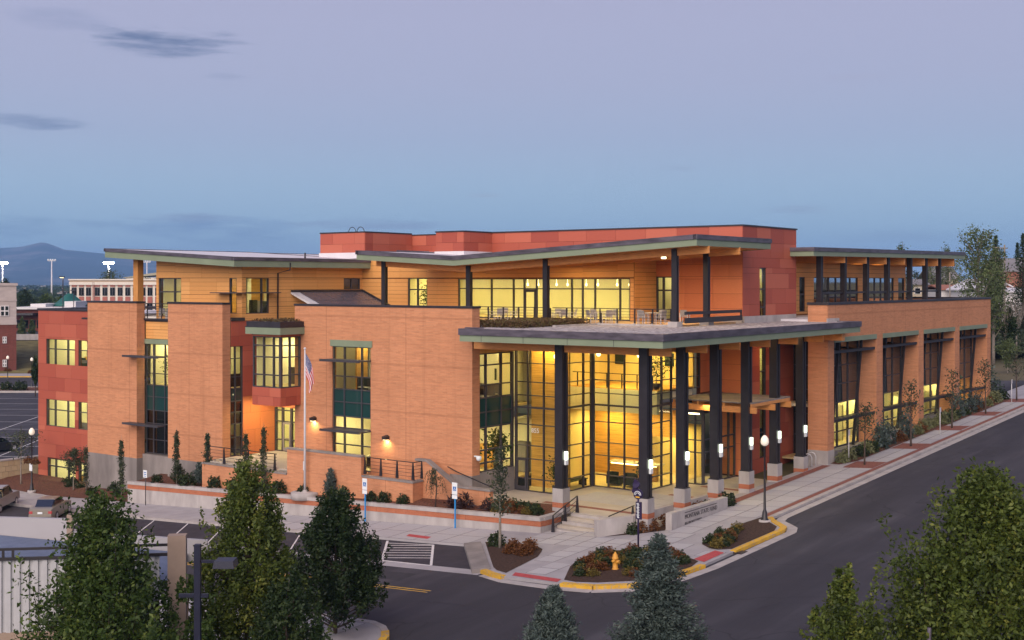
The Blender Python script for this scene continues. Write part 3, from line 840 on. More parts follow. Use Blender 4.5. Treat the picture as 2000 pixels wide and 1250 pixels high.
part('planter_edge', MB().box(-1.85, 5.4, 27.8, 31.25, 10.86, 11.26).box(-1.92, 5.4, 27.73, 31.32, 10.86, 10.92), M['dark'], B)
part('recess_floor', MB().box(-1.2, 5.6, 16.4, 36.3, -.6, 1.0).box(-1.2, .36, 16.2, 28.6, -.6, 1.1), M['plaza'], B)
lamp('downlight', B, (3.2, 34.6, 5.3), .25, 190, (1, .76, .28))
part('downlight_can', MB().lathe([(.12, 0), (.12, .08)], 10, (3.2, 34.6, 5.33)), M['bulb'], B)
# 5  third floor left: wood walls under a wing-like roof
LR = lambda b: 15.14 + .0555 * (b - 35.74)
WF = [(37.25, 38.1, 11.62, 14.31), (43.8, 46.6, 11.3, 14.31)]
ww = part('wood_wall', wall(MB(), 'a', 2.5, .25, 36.7, 46.9, 11.05, 15.25, WF).box(2.75, 15.5, 46.6, 46.9, 11.05, 15.5), M['woodjoint'], B)
clad(ww, 'wood_panel', 'wood', 'a', 2.5, 36.7, 46.9, 11.05, 15.0, 3.2, .96, WF, top=lambda b: LR(b) + .1, seed=31)
WS = [(2.88, 5.19, 11.6, 14.31), (13.36, 15.3, 13.4, 14.34)]
wall_m = wall(MB(), 'b', 36.7, .25, 2.5, 15.6, 11.05, 15.3, WS)
ww = part('wood_wall', wall_m, M['woodjoint'], B)
clad(ww, 'wood_panel', 'wood', 'b', 36.7, 2.46, 15.56, 11.05, 15.25, 2.6, .96, WS, seed=33)
curtain(B, 'window', 'a', 2.55, [37.28, 38.07], [11.62, 13.2, 14.31], w=.12)
curtain(B, 'window', 'a', 2.55, [43.83, 44.7, 46.57], [11.3, 13.23, 14.31], w=.12)
curtain(B, 'window', 'b', 36.75, [2.9, 4.51, 5.17], [11.62, 13.2, 14.31], w=.1)
curtain(B, 'window', 'b', 36.75, [13.38, 14.35, 15.28], [13.42, 14.32], w=.1, panes='darkglass')
part('sunshade', MB().box(1.5, 2.45, 36.3, 39.2, 13.15, 13.22), M['frame'], B)
part('sunshade', MB().box(2.6, 5.6, 35.75, 36.66, 13.15, 13.22), M['frame'], B)
part('drainpipe', MB().tube([(6.5, 35.7, 15.5), (6.5, 35.75, 14.95), (6.0, 36.55, 14.7), (6.0, 36.58, 11.1)], .06, 8), M['dark'], B)
part('wood_post', MB().box(2.0, 2.55, 48.65, 49.25, 11.05, LR(49) + .05), M['soffit'], B)


def roof(nm, parent, a0, a1, cs, zb, hg, hd, mem, inset=.1):
    """roof sheet running along b with heights zb(b); green fascia hg tall under a dark edge hd tall"""
    g, d, s, t = MB(), MB(), MB(), MB()
    for b0, b1 in zip(cs, cs[1:]):
        z0, z1 = zb(b0), zb(b1)
        for mbx, o, lo, hi in ((g, 0, 0, hg), (d, -.07, hg, hg + hd)):
            for aa, ab_ in ((a0 + o, a0 + .25), (a1 - .25, a1 - o)):
                mbx.hexa([(aa, b0, z0 + lo), (ab_, b0, z0 + lo), (ab_, b1, z1 + lo), (aa, b1, z1 + lo), (aa, b0, z0 + hi), (ab_, b0, z0 + hi), (ab_, b1, z1 + hi), (aa, b1, z1 + hi)])
        if b0 == cs[0]: b0 += .21; z0 = zb(b0)
        if b1 == cs[-1]: b1 -= .21; z1 = zb(b1)
        s.hexa([(a0 + .25, b0, z0 + .03), (a1 - .25, b0, z0 + .03), (a1 - .25, b1, z1 + .03), (a0 + .25, b1, z1 + .03), (a0 + .25, b0, z0 + .1), (a1 - .25, b0, z0 + .1), (a1 - .25, b1, z1 + .1), (a0 + .25, b1, z1 + .1)])
        t.hexa([(a0 + .2, b0, z0 + .12), (a1 - .2, b0, z0 + .12), (a1 - .2, b1, z1 + .12), (a0 + .2, b1, z1 + .12), (a0 + .2, b0, z0 + hg + hd - .04), (a1 - .2, b0, z0 + hg + hd - .04), (a1 - .2, b1, z1 + hg + hd - .04), (a0 + .2, b1, z1 + hg + hd - .04)])
    for b, sg in ((cs[0], 1), (cs[-1], -1)):
        z = zb(b)
        g.box(a0 + .25, a1 - .25, b, b + .22 * sg, z, z + hg)
        d.box(a0 - .07, a1 + .07, b - .07 * sg, b + .22 * sg, z + hg, z + hg + hd)
    part('fascia', g, M['green'], parent); part('roof_edge', d, M['gutter'], parent)
    part('soffit', s, M['soffit'], parent); part('roof_membrane', t, M[mem], parent)


roof('left', B, .9, 16.2, [35.74, 41, 46, 51.47], LR, .48, .26, 'membrane')
roof('back', B, 16.3, 30, [35.0, 43, 51.3], LR, .46, .24, 'membrane')
part('vent_pipe', MB().tube([(9.5, 37.2, 15.7), (9.5, 37.2, 16.35)], .07, 8), M['dark'], B)
# 6  third floor centre
MR = lambda b: 15.16 + .0562 * abs(b - 20.2)
roof('centre', B, 7.5, 18.0, [.8, 10, 20.2, 29.6], MR, .4, .3, 'membrane')
roof('centre_back', B, 18.1, 26.0, [3.3, 12, 20.2, 35], MR, .4, .3, 'membrane')
W3 = [(29.53, 31.61, 11.5, 14.33), (10.51, 26.34, 11.25, 14.26)]
ww = part('wood_wall', wall(MB(), 'a', 15.6, .25, 10.4, 36.7, 11.1, 15.2, W3).box(15.6, 18.6, 10.15, 10.4, 11.1, 15.6), M['woodjoint'], B)
clad(ww, 'wood_panel', 'wood', 'a', 15.6, 10.2, 36.7, 11.1, 14.9, 3.0, .96, W3, top=lambda b: min(MR(b), 15.75) + .1, seed=41)
clad(ww, 'wood_panel', 'wood', 'b', 10.15, 15.57, 18.6, 11.1, 15.6, 1.6, .96, seed=42)
curtain(B, 'window', 'a', 15.65, [29.55, 30.62, 31.59], [11.5, 13.4, 14.31], w=.11)
SS3 = [10.53, 11.41, 13.55, 14.63, 15.58, 18.78, 19.93, 20.95, 23.07, 26.32]
curtain(B, 'terrace_glazing', 'a', 15.65, SS3, [11.27, 13.5, 14.25], w=.1)
part('terrace_door', MB().box(15.6, 15.66, 18.83, 18.98, 11.3, 13.45).box(15.6, 15.66, 19.73, 19.88, 11.3, 13.45).box(15.6, 15.66, 18.98, 19.73, 13.25, 13.45), M['frame'], B)
ALC = [(10.2 - 1.45, 10.12, 11.25, 14.4)]
ow = part('orange_wall', wall(MB(), 'a', 18.6, .3, 3.2, 10.4, 11.1, 16.4, ALC), M['joint'], B)
clad(ow, 'orange_panel', 'orange', 'a', 18.6, 3.2, 10.12, 11.1, 16.3, 2.3, 1.05, ALC, seed=44)
curtain(B, 'terrace_glazing', 'a', 18.65, [8.78, 9.55, 10.1], [11.27, 13.4, 14.38], w=.14)
# upper steel columns and their V-shaped beam
for b in (3.2, 13.25, 20.0, 28.2):
    zt = MR(b) + .02; z0 = 11.48
    u = part('steel_column', MB().box(8.9, 9.02, b - .18, b + .18, z0, zt).box(9.12, 9.24, b - .18, b + .18, z0, zt).box(9.02, 9.12, b - .12, b + .12, z0 + .01, zt - .4), M['steel'], B)
    part('footing', MB().box(8.72, 9.42, b - .35, b + .35, 11.0, z0), M['conc'], u)
u = part('steel_column', MB().box(13.13, 13.25, 3.02, 3.38, 11.48, MR(3.2)).box(13.35, 13.47, 3.02, 3.38, 11.48, MR(3.2)).box(13.25, 13.35, 3.08, 3.32, 11.49, 15.7), M['steel'], B)
part('footing', MB().box(12.95, 13.65, 2.85, 3.55, 11.0, 11.48), M['conc'], u)
for aa, cs in ((9.02, [.75, 20.1, 29.0]), (13.25, [.75, 12.0])):
    bm = MB()
    for b0, b1 in zip(cs, cs[1:]):
        z0, z1 = MR(b0) + .015, MR(b1) + .015
        bm.hexa([(aa, b0, z0 - .46), (aa + .1, b0, z0 - .46), (aa + .1, b1, z1 - .46), (aa, b1, z1 - .46), (aa, b0, z0), (aa + .1, b0, z0), (aa + .1, b1, z1), (aa, b1, z1)])
    part('glulam_beam', bm, M['gl'], B)
# penthouse: red panel boxes above the roofs
PT = 18.03
ph = part('penthouse_wall', MB().box(18.6, 27.5, 3.2, 25.3, 15.9, PT - .1).box(15.01, 27, 25.3, 28.11, 16.0, PT - .1).box(22.0, 27, 28.11, 36.79, 16.0, PT + .05).box(16.01, 27, 36.79, 42.07, 15.9, PT + .15), M['joint'], B)
clad(ph, 'red_panel', 'red', 'a', 18.6, 3.2, 25.3, 16.3, PT - .1, 2.6, .86, seed=51)
clad(ph, 'red_panel', 'red', 'a', 15.01, 25.3, 28.11, 16.3, PT - .1, 1.5, .86, seed=52)
clad(ph, 'red_panel', 'red', 'b', 25.3, 15.0, 18.56, 16.3, PT - .1, 1.8, .86, seed=53)
clad(ph, 'red_panel', 'red', 'a', 22.0, 28.11, 36.76, 16.3, PT + .05, 2.6, .86, seed=54)
clad(ph, 'red_panel', 'red', 'b', 36.79, 16.0, 21.96, 16.3, PT + .15, 2.1, .86, seed=55)
clad(ph, 'red_panel', 'red', 'a', 16.01, 36.79, 42.07, 16.3, PT + .15, 2.6, .86, seed=56)
cp = MB()
cp.box(18.5, 18.8, 3.1, 25.28, PT - .1, PT).box(18.8, 27.6, 3.1, 3.4, PT - .098, PT + .002).box(14.93, 15.2, 25.22, 28.17, PT - .102, PT).box(15.2, 18.5, 25.22, 25.5, PT - .1, PT + .002)
cp.box(21.92, 22.2, 28.2, 36.7, PT + .05, PT + .14).box(15.93, 16.2, 36.71, 42.1, PT + .15, PT + .25).box(16.2, 21.9, 36.71, 37, PT + .152, PT + .252)
part('parapet_cap', cp, M['dark'], B)
part('kerb_flashing', MB().box(14.9, 18.5, 25.2, 28.2, 16.0, 16.42).box(15.9, 22, 36.7, 42.15, 16.0, 16.5), M['membrane'], B)
part('ladder_hoop', MB().tube([(18, 40.2 + .45 * math.cos(t), PT + .25 + .5 * math.sin(t)) for t in [i * math.pi / 8 for i in range(9)]], .03, 6).tube([(18, 39.2 + .45 * math.cos(t), PT + .25 + .5 * math.sin(t)) for t in [i * math.pi / 8 for i in range(9)]], .03, 6), M['steel'], B)
# lean-to with solar panels
z_l = lambda b: 11.78 + (b - 33.0) * .4
sr = part('sloped_roof', MB().hexa([(7.4, 33, z_l(33) - .15), (15.5, 33, z_l(33) - .15), (15.5, 36.62, z_l(36.62) - .15), (7.4, 36.62, z_l(36.62) - .15), (7.4, 33, z_l(33)), (15.5, 33, z_l(33)), (15.5, 36.62, z_l(36.62)), (7.4, 36.62, z_l(36.62))]), M['whitemetal'], B)
part('flat_roof', MB().box(.8, 15.5, 13.2, 28.3, 10.95, 11.18).box(5.6, 15.5, 28.3, 36.4, 10.95, 11.1), M['gravel'], B)
part('roof_flashing', MB().bar((7.4, 36.55, z_l(36.55) + .1), (15.5, 36.55, z_l(36.55) + .1), .12, .16).bar((15.45, 33, z_l(33) + .1), (15.45, 36.6, z_l(36.6) + .1), .12, .16), M['dark'], B)
M['solar'] = plain("solar_cells", (.10, .095, .12), .25, .15, 6.0, spec=.6)
for i in range(6):
    for j in range(2):
        a0 = 8.2 + i * 1.18; b0 = 33.1 + j * 1.68; b1 = b0 + 1.6
        part('solar_panel', MB().hexa([(a0, b0, z_l(b0) + .02), (a0 + 1.12, b0, z_l(b0) + .02), (a0 + 1.12, b1, z_l(b1) + .02), (a0, b1, z_l(b1) + .02), (a0, b0, z_l(b0) + .07), (a0 + 1.12, b0, z_l(b0) + .07), (a0 + 1.12, b1, z_l(b1) + .07), (a0, b1, z_l(b1) + .07)]), M['solar'], sr)
# 7  entrance canopy roof on black columns
cf, ce = MB(), MB()
CA0, CA1, CB0, CB1 = -2.3, 25.9, -2.45, 11.62
cf.box(CA0, CA0 + .2, CB0, CB1, 10.42, 10.81).box(CA0 + .2, CA1, CB0, CB0 + .2, 10.42, 10.81).box(CA1 - .2, CA1, CB0 + .2, 3.1, 10.422, 10.808).box(CA0 + .2, -.2, CB1 - .2, CB1, 10.42, 10.81).box(-.35, -.2, CB1, 12.76, 10.42, 10.81)
ce.box(CA0 - .08, CA0 + .22, CB0 - .08, CB1 + .05, 10.81, 11.2).box(CA0 + .22, -.15, CB1 - .2, CB1 + .05, 10.812, 11.198).box(-.4, -.15, CB1 + .05, 12.76, 10.812, 11.196).box(CA0 + .22, CA1 + .08, CB0 - .08, CB0 + .22, 10.81, 11.2).box(CA1 - .2, CA1 + .08, CB0 + .22, -.75, 10.812, 11.198)
part('fascia', cf, M['green'], B); part('roof_edge', ce, M['gutter'], B)
for i in range(1, 5): part('fascia_joint', MB().box(CA0 - .004, CA0 + .1, CB0 + 3.1 * i, CB0 + 3.1 * i + .03, 10.43, 10.80), M['dark'], B)
part('soffit', MB().box(CA0 + .2, 9.5, CB0 + .2, CB1 - .2, 10.5, 10.6).box(-.2, 9.5, CB1 - .2, 12.76, 10.498, 10.598).box(9.5, 24.1, CB0 + .2, 3.2, 10.502, 10.602).box(9.5, 18.5, 3.2, 5.6, 10.5, 10.6), M['soffit'], B)
part('gravel_roof', MB().box(CA0 + .2, 9.45, CB0 + .2, CB1 - .2, 10.7, 11.14).box(-.2, 9.45, CB1 - .2, 12.76, 10.7, 11.138).box(9.45, 25.7, CB0 + .2, 3.15, 10.7, 11.142), M['gravel'], B)
part('roof_kerb', MB().box(9.45, 9.7, 3.5, 9.6, 11.1, 11.25).box(4.6, 9.45, 9.35, 9.6, 11.1, 11.24).box(18.35, 18.58, 3.0, 5.2, 11.1, 11.6).box(18.35, 27, 2.95, 3.16, 11.1, 11.61).box(24.0, 26.2, -.76, -.7, 11.1, 11.4), M['conc'], B)
part('terrace_floor', MB().box(9.7, 18.6, 3.6, 10.4, 10.9, 11.22).box(9.7, 15.6, 10.4, 33, 10.9, 11.218).box(6.0, 9.7, 9.6, 33, 10.9, 11.2), M['deck'], B)
tr = part('terrace_railing', MB().box(9.48, 9.53, 3.5, 13.0, 12.22, 12.27).box(9.48, 9.53, 13.4, 28.3, 12.22, 12.27), M['steel'], B)
for i in range(15):
    b = 3.75 + i * 1.35
    piece('rail_post', 'steel', tr, 9.46, 9.55, b - .035, b + .035, 11.15, 12.22)
    piece('rail_foot', 'white_lamp' if False else 'conc', tr, 9.40, 9.44, b - .08, b + .08, 11.15, 11.3)
for z in (11.45, 11.65, 11.85, 12.05): piece('rail_wire', 'frame', tr, 9.49, 9.52, 3.5, 28.3, z - .012, z + .012)
part('side_barrier', MB().bar((9.3, 2.6, 12.02), (17.2, 2.6, 12.02), .12, .2).bar((9.3, 2.6, 11.55), (17.2, 2.6, 11.55), .14, .34).box(17.1, 17.2, 2.55, 2.65, 11.5, 12.0), M['steel'], B)
COLS = [(0, 5.76, 'a')] + [(4.23 * i, 0.0, 'b') for i in range(6)]
for k, (a, b, sd) in enumerate(COLS):
    c = MB()
    c.box(a - .29, a - .07, b - .27, b + .27, 1.84, 10.48).box(a + .07, a + .29, b - .27, b + .27, 1.84, 10.48).box(a - .07, a + .07, b - .2, b + .2, 1.86, 9.84)
    c.box(a - .33, a + .33, b - .33, b + .33, 1.84, 1.9)
    u = part('steel_column', c, M['steel'], B)
    zb = .35 if k == 0 else G(a, 0) - .25
    part('pedestal', MB().box(a - .37, a + .37, b - .37, b + .37, 1.02, 1.84).box(a - .375, a + .375, b - .375, b + .375, zb, .72), M['conc'], u)
    part('brick_band', MB().box(a - .373, a + .373, b - .373, b + .373, .72, 1.02), M['brick_band'], u)
    if sd == 'b': bm = MB().box(a - .065, a + .065, -1.65, 5.4 if a < 9 else (5.4 if a < 16 else 3.1), 9.86, 10.5)
    else: bm = None
    if k == 1: bm = MB().box(-.065, .065, -1.65, 12.3, 9.86, 10.5)
    if bm: part('glulam_beam', bm, M['gl'], B)
part('glulam_beam', MB().box(24.3 - .65, 24.15, -2.0, .8, 9.86, 10.49), M['gl'], B)
# 8  stepped glass lobby
ZS = [.44, 1.23, 2.52, 3.38, 4.74, 5.85, 6.64, 7.51, 8.73, 9.6]
curtain(B, 'glass_wall', 'a', 4.84, [9.5, 10.48, 11.74, 12.7], ZS, tz=(5.85,), thick=(9.5, 12.7))
part('door', MB().box(4.78, 4.86, 11.8, 11.92, .5, 2.5).box(4.78, 4.86, 12.5, 12.62, .5, 2.5).box(4.78, 4.86, 11.92, 12.5, 2.38, 2.5).box(4.78, 4.86, 11.92, 12.5, .5, .72), M['frame'], B)
curtain(B, 'glass_wall', 'b', 9.48, [4.95, 6.11, 8.05, 8.98], ZS, tz=(5.85,))
curtain(B, 'glass_wall', 'a', 9.07, [5.55, 7.01, 8.23, 9.42], ZS, tz=(5.85,), thick=(9.42,))
curtain(B, 'glass_wall', 'b', 5.5, [9.15, 10.01, 11.41, 12.7], ZS, tz=(5.85,))
curtain(B, 'glass_wall', 'b', 5.5, [12.7, 13.8, 14.93, 16.6], [6.7, 7.51, 8.8, 9.6])
part('wall_band', MB().box(4.84, 5.0, 9.4, 12.8, 9.64, 10.5).box(5.0, 9.2, 9.5, 9.66, 9.642, 10.5).box(9.1, 9.26, 5.5, 9.5, 9.638, 10.5).box(9.26, 18.6, 5.52, 5.68, 9.64, 10.5), M['woodwall'], B)
ow = part('orange_wall', MB().box(18.6, 18.9, 3.2, 5.5, .4, 10.5).box(16.7, 18.6, 5.5, 5.8, 5.2, 9.62), M['joint'], B)
clad(ow, 'orange_panel', 'orange', 'a', 18.6, 3.2, 5.48, .5, 10.45, 2.3, 1.05, seed=61)
clad(ow, 'orange_panel', 'orange', 'b', 5.5, 16.7, 18.56, 6.3, 9.6, 1.9, 1.05, seed=62)
curtain(B, 'entrance_screen', 'a', 13.8, [3.75, 4.35, 5.0, 5.45], [.44, 2.55, 3.38, 4.7, 5.2], thick=(3.75, 5.45), w=.09)
curtain(B, 'entrance_screen', 'b', 3.75, [13.9, 15.2, 16.5, 17.6, 18.5], [.44, 2.55, 3.38, 5.2], w=.09)
part('vestibule_roof', MB().box(13.75, 18.6, 3.7, 5.5, 5.22, 5.5), M['frame'], B)
ec = part('entry_canopy', MB().box(12.6, 18.5, -.42, 5.45, 6.16, 6.24), M['conc_grey'], B)
for b in (-.36, 1.6, 3.5, 5.3): part('glulam_beam', MB().box(12.62, 18.4, b - .06, b + .06, 5.95, 6.155), M['gl'], ec)
for a in (12.66, 15.4, 17.9): part('glulam_beam', MB().box(a, a + .14, -.7, 5.44, 5.55, 5.945), M['gl'], ec)
# 9  red panel tower right of the entrance
TW = [(21.25, 22.3, 11.45, 15.03), (21.25, 22.3, 1.4, 9.3)]
tw = part('red_wall', wall(MB(), 'b', 3.2, .3, 18.6, 27.5, .2, PT - .1, TW).box(27.2, 27.5, 3.5, 9, .2, PT - .1), M['joint'], B)
clad(tw, 'red_panel', 'red', 'b', 3.2, 18.56, 27.5, .3, PT - .1, 2.25, 1.1, TW, seed=71)
curtain(B, 'window', 'b', 3.25, [21.27, 22.28], [11.47, 12.2, 13.5, 15.01], w=.1)
curtain(B, 'window', 'b', 3.25, [21.27, 22.28], [1.42, 3.2, 5.0, 7.6, 9.28], w=.1)
# 10  brick wing along the street
BAYS = [(25.35, 33.74), (35.06, 43.35), (44.63, 52.99), (54.31, 62.81)]
w_ = MB()
wall(w_, 'b', -.7, 1.5, 24.2, 63.95, -.2, 12.36, [(a0, a1, -.2, 9.98) for a0, a1 in BAYS])
w_.box(63.55, 63.95, .8, 14, -.2, 12.36)
part('brick_wall', w_, M['brick'], B)
part('parapet_cap', MB().box(24.13, 64.02, -.77, -.2, 12.365, 12.54).box(24.13, 24.6, -.2, .85, 12.363, 12.538).box(63.5, 64.02, -.2, 14, 12.363, 12.538), M['dark'], B)
part('concrete_base', MB().box(24.18, 25.37, -.72, .82, .3, 1.92), M['conc'], B)
for i, (a0, a1) in enumerate(BAYS):
    zg = G((a0 + a1) / 2, 0) + .25
    part('lintel', MB().box(a0 + .02, a1 - .02, -.74, .8, 9.62, 9.98), M['green'], B)
    n = 4; ss = [a0 + .05 + (a1 - a0 - .1) * k / n for k in range(n + 1)]
    curtain(B, 'window', 'b', .75, ss, [zg + .2, 2.7, 3.75, 4.9, 6.3, 7.7, 8.8, 9.6], {3: 'slate', 4: 'slate', 5: 'slate', 6: 'darkglass'}, w=.1)
    for z in (8.9, 3.9): part('sunshade', MB().box(a0 + .1, a1 - .1, -.55, .1, z - .05, z + .05).box(a0 + .1, a1 - .1, -.62, -.54, z - .1, z + .1), M['steel'], B)
    for f in (.27, .80):
        x = a0 + (a1 - a0) * f
        part('steel_strut', MB().bar((x - .45, .35, zg), (x + .1, -.1, 9.66), .17, .2), M['steel'], B)
    part('window_sill', MB().box(a0 + .01, a1 - .01, .0, .78, zg - .6, zg + .15), M['conc_grey'], B)
curtain(B, 'glass_wall', 'a', 27.0, [.85, 1.6, 2.4, 3.15], [.9, 2.6, 4.2, 6.0, 7.8, 10.4], panes='darkglass')
part('wall_band', MB().box(27.3, 27.5, .8, 3.2, .3, 10.4), M['joint'], B)
# 11  pavilion on top of the wing
PW = [(34.4, 35.5, 11.6, 14.4), (37.3, 47.0, 11.6, 14.4), (48.1, 56.0, 11.6, 14.4), (57.2, 58.9, 11.6, 14.4)]
pw = part('wood_wall', wall(MB(), 'b', 6.0, .3, 27.5, 59.2, 11.3, 15.9, PW).box(58.9, 59.2, 6.3, 14, 11.3, 15.9), M['woodjoint'], B)
clad(pw, 'wood_panel', 'wood', 'b', 6.0, 27.5, 59.2, 11.4, 15.9, 3.4, 1.12, PW, seed=81)
for a0, a1, z0, z1 in PW:
    n = max(1, round((a1 - a0) / 1.6)); curtain(B, 'window', 'b', 6.05, [a0 + .03 + (a1 - a0 - .06) * k / n for k in range(n + 1)], [z0, 13.0, z1], w=.12, panes='mirror' if a1 - a0 > 3 else 'darkglass')
part('flat_roof', MB().box(24.3, 63.6, -.2, 14, 11.1, 11.3), M['membrane'], B)
zr = lambda a: 15.93 + .0087 * (a - 26.4)
rf = MB(); rd = MB(); rs = MB()
A0, A1, B0, B1 = 26.4, 62.4, 1.3, 12
for mbx, o, lo, hi in ((rf, 0, 0, .36), (rd, .07, .36, .66)):
    mbx.hexa([(A0 - o, B0 - o, zr(A0) + lo), (A1 + o, B0 - o, zr(A1) + lo), (A1 + o, B0 + .2, zr(A1) + lo), (A0 - o, B0 + .2, zr(A0) + lo), (A0 - o, B0 - o, zr(A0) + hi), (A1 + o, B0 - o, zr(A1) + hi), (A1 + o, B0 + .2, zr(A1) + hi), (A0 - o, B0 + .2, zr(A0) + hi)])
    mbx.box(A0 - o, A0 + .2, B0 + .2, 3.18, zr(A0) + lo, zr(A0) + hi)
    mbx.box(A1 - .2, A1 + o, B0 + .2, B1, zr(A1) + lo, zr(A1) + hi)
rs.hexa([(A0 + .2, B0 + .2, zr(A0) + .05), (A1 - .2, B0 + .2, zr(A1) + .05), (A1 - .2, B1, zr(A1) + .05), (A0 + .2, B1, zr(A0) + .05), (A0 + .2, B0 + .2, zr(A0) + .6), (A1 - .2, B0 + .2, zr(A1) + .6), (A1 - .2, B1, zr(A1) + .6), (A0 + .2, B1, zr(A0) + .6)])
part('fascia', rf, M['green'], B); part('roof_edge', rd, M['gutter'], B); part('soffit', rs, M['soffit'], B)
for a in (29.6, 34.3, 39.1, 43.9, 49.5, 53.6, 57.4):
    part('steel_column', MB().box(a - .2, a - .06, 2.0, 2.4, 11.3, zr(a) + .03).box(a + .06, a + .2, 2.0, 2.4, 11.3, zr(a) + .03).box(a - .06, a + .06, 2.06, 2.34, 11.3, 15.5), M['steel'], B)
for a in (33.0, 37.5, 42.0, 46.5, 51.6, 55.2, 60.0):
    part('glulam_beam', MB().box(a - .08, a + .08, 1.55, 6.0 if a < 58 else 10, 15.5, zr(a) + .045), M['gl'], B)
part('terrace_rail', MB().bar((27.6, 5.4, 13.25), (57.4, 2.2, 13.25), .1, .12) if False else MB().box(29.6, 57.4, 2.15, 2.25, 13.1, 13.25), M['steel'], B)
# plaza floor and pavers belong to the setting
mb = MB().box(.55, 18.6, -.3, 12.8, -.2, .40)
pl = part('plaza', mb, M['plaza'], kind='structure'); pl.location = P2; pl.rotation_euler = (0, 0, PHI)
for a0, a1, b0, b1 in ((2.0, 2.5, .6, 8.6), (8.9, 9.4, -.2, 3.7), (13.1, 13.6, -.2, 3.6)):
    o = part('paver_band', MB().box(a0, a1, b0, b1, .38, .406), M['paver'], kind='structure'); o.location = P2; o.rotation_euler = (0, 0, PHI)
for i in range(5):
    for j in range(8):
        a0, b0 = .7 + i * 1.66, .55 + j * 1.5
        if a0 + 1.6 > 4.7 and b0 + 1.4 > 9.4 or a0 + 1.6 > 8.9 and b0 + 1.4 > 5.4 or a0 < 2.55 and a0 + 1.62 > 1.95: continue
        piece('slab', 'plaza_slab' if False else 'walk', pl, a0, a0 + 1.62, b0, b0 + 1.46, .36, .409)
# interiors
room(B, 2.4, 8, 53.3, 61.9, 5.9, 10.6, power=5.5, lights=3, col=(1, .90, .52), backm='greywall'); room(B, 2.4, 8, 53.3, 61.9, .5, 5.3, power=5.5, lights=3, col=(1, .90, .52), backm='greywall'); room(B, 2.4, 8, 53.3, 61.9, -3.9, .1, power=6, lights=3, col=(1, .90, .52))
room(B, 1.6, 5, 42.9, 46.5, 5.9, 9.6, power=10, col=(1, .88, .52)); room(B, 1.6, 7, 42.9, 46.5, .4, 4.7, power=.12)
room(B, -1.3, 5.3, 28.35, 30.8, 6.7, 10.2, power=5.5, lights=1, openb=True)
room(B, 1.3, 5.2, 36.75, 40, 6.0, 9.6, power=6, lights=1, openb=True); room(B, 1.3, 5.2, 36.75, 40, 1, 4.3, power=.5, lights=1, openb=True)
room(B, 1.2, 8, 13.25, 28.0, 5.9, 10.4, power=3.0, lights=3, openb=True); room(B, 1.2, 8, 13.25, 28.0, 1.1, 4.9, power=3.6, lights=3, openb=True)
room(B, 5.75, 9, 28.9, 36.3, 1.0, 4.8, power=5, lights=2, col=(1, .86, .30))
room(B, 15.95, 24, 10.75, 33, 11.26, 15.0, power=3.8, lights=4, col=(1, .80, .32), detail=False); room(B, 18.95, 24, 8.2, 10.6, 11.26, 15.0, power=2, lights=1)
room(B, 2.85, 12, 37.0, 46.5, 11.2, 14.7, power=2.0, lights=3, openb=True)
room(B, 1.0, 1.01 + .01, 0, .01, 0, .01, power=0, lights=1) if False else None
room(B, 20.6, 23.4, 3.55, 5.5, 11.3, 15.2, power=6, lights=1, col=(1, .84, .25), openb=True); room(B, 20.6, 23.4, 3.55, 5.5, 1.2, 9.5, power=7, lights=1, col=(1, .84, .25), openb=True)
w = MB()   # wing: one deep lit ground floor, dim floor above
w.box(25, 63.2, 7.0, 7.1, .4, 4.9)
part('interior_wall', w, M['cream'], B)
part('interior_floor', MB().box(25, 63.2, 1.0, 7, 1.0, 1.15), M['creamfloor'], B); part('interior_ceiling', MB().box(25, 63.2, 1.0, 7.1, 4.9, 5.1), M['ceiling'], B)
part('interior_wall', MB().box(25, 63.2, 7.0, 7.1, 5.1, 10.6), M['conc_grey'], B); part('interior_ceiling', MB().box(25, 63.2, 1.0, 7.1, 10.6, 10.7), M['ceiling'], B)
for k in range(7): lamp('ceiling_light', B, (28 + k * 5.4, 3.6, 4.85), 3.0, 260, (1, .84, .36), sy=.5)
pw_ = MB()
for k in range(14): pw_.box(26 + k * 2.75, 26.25 + k * 2.75, 3.4, 6.9, 1.15, 3.6 + (k % 3) * .4)
part('partition', pw_, M['cream'], B)
# lobby: wood wall, upper gallery with white edge, reception
part('interior_wall', MB().box(6.6, 6.8, 9.7, 12.7, .4, 10.3), M['woodwall'], B)
M['gold_wall'] = plain('gold_wall', (.74, .56, .24), .85, .06, .6)
part('interior_wall', MB().box(16.0, 16.2, 5.7, 13, 6.7, 10.4), M['gold_wall'], B); part('interior_wall', MB().box(6.8, 16, 12.7, 12.85, .4, 10.4), M['gold_wall'], B)
for b_ in (7.2, 9.1, 11.3): piece('wall_picture', 'sofa', B, 15.93, 15.99, b_, b_ + .7, 8.1, 9.0)
part('interior_wall', MB().box(14.6, 14.8, 5.7, 9.0, 3.3, 5.2).box(14.4, 14.6, 9.0, 12.7, .4, 5.2), M['woodwall'], B)
part('interior_wall', MB().box(17.2, 17.4, 5.7, 12, .4, 4), M['gold_wall'], B)
part('gallery_edge', MB().box(11.2, 11.5, 5.75, 12.7, 5.2, 6.75).box(11.5, 16.0, 5.75, 12.7, 6.2, 6.7), M['ceiling'], B)
part('gallery_floor', MB().box(11.3, 16.0, 5.75, 12.7, 6.72, 6.8), M['woodwall'], B)
gr = MB().box(11.35, 11.4, 5.8, 12.6, 7.75, 7.8)
for b in (6.2, 7.4, 8.6, 9.8, 11.0, 12.2): gr.box(11.34, 11.41, b - .03, b + .03, 6.8, 7.78)
part('gallery_railing', gr, M['steel'], B)
part('interior_ceiling', MB().box(5.0, 16.2, 9.6, 12.8, 10.35, 10.45).box(9.3, 16.2, 5.7, 9.6, 10.352, 10.45), M['ceiling'], B)
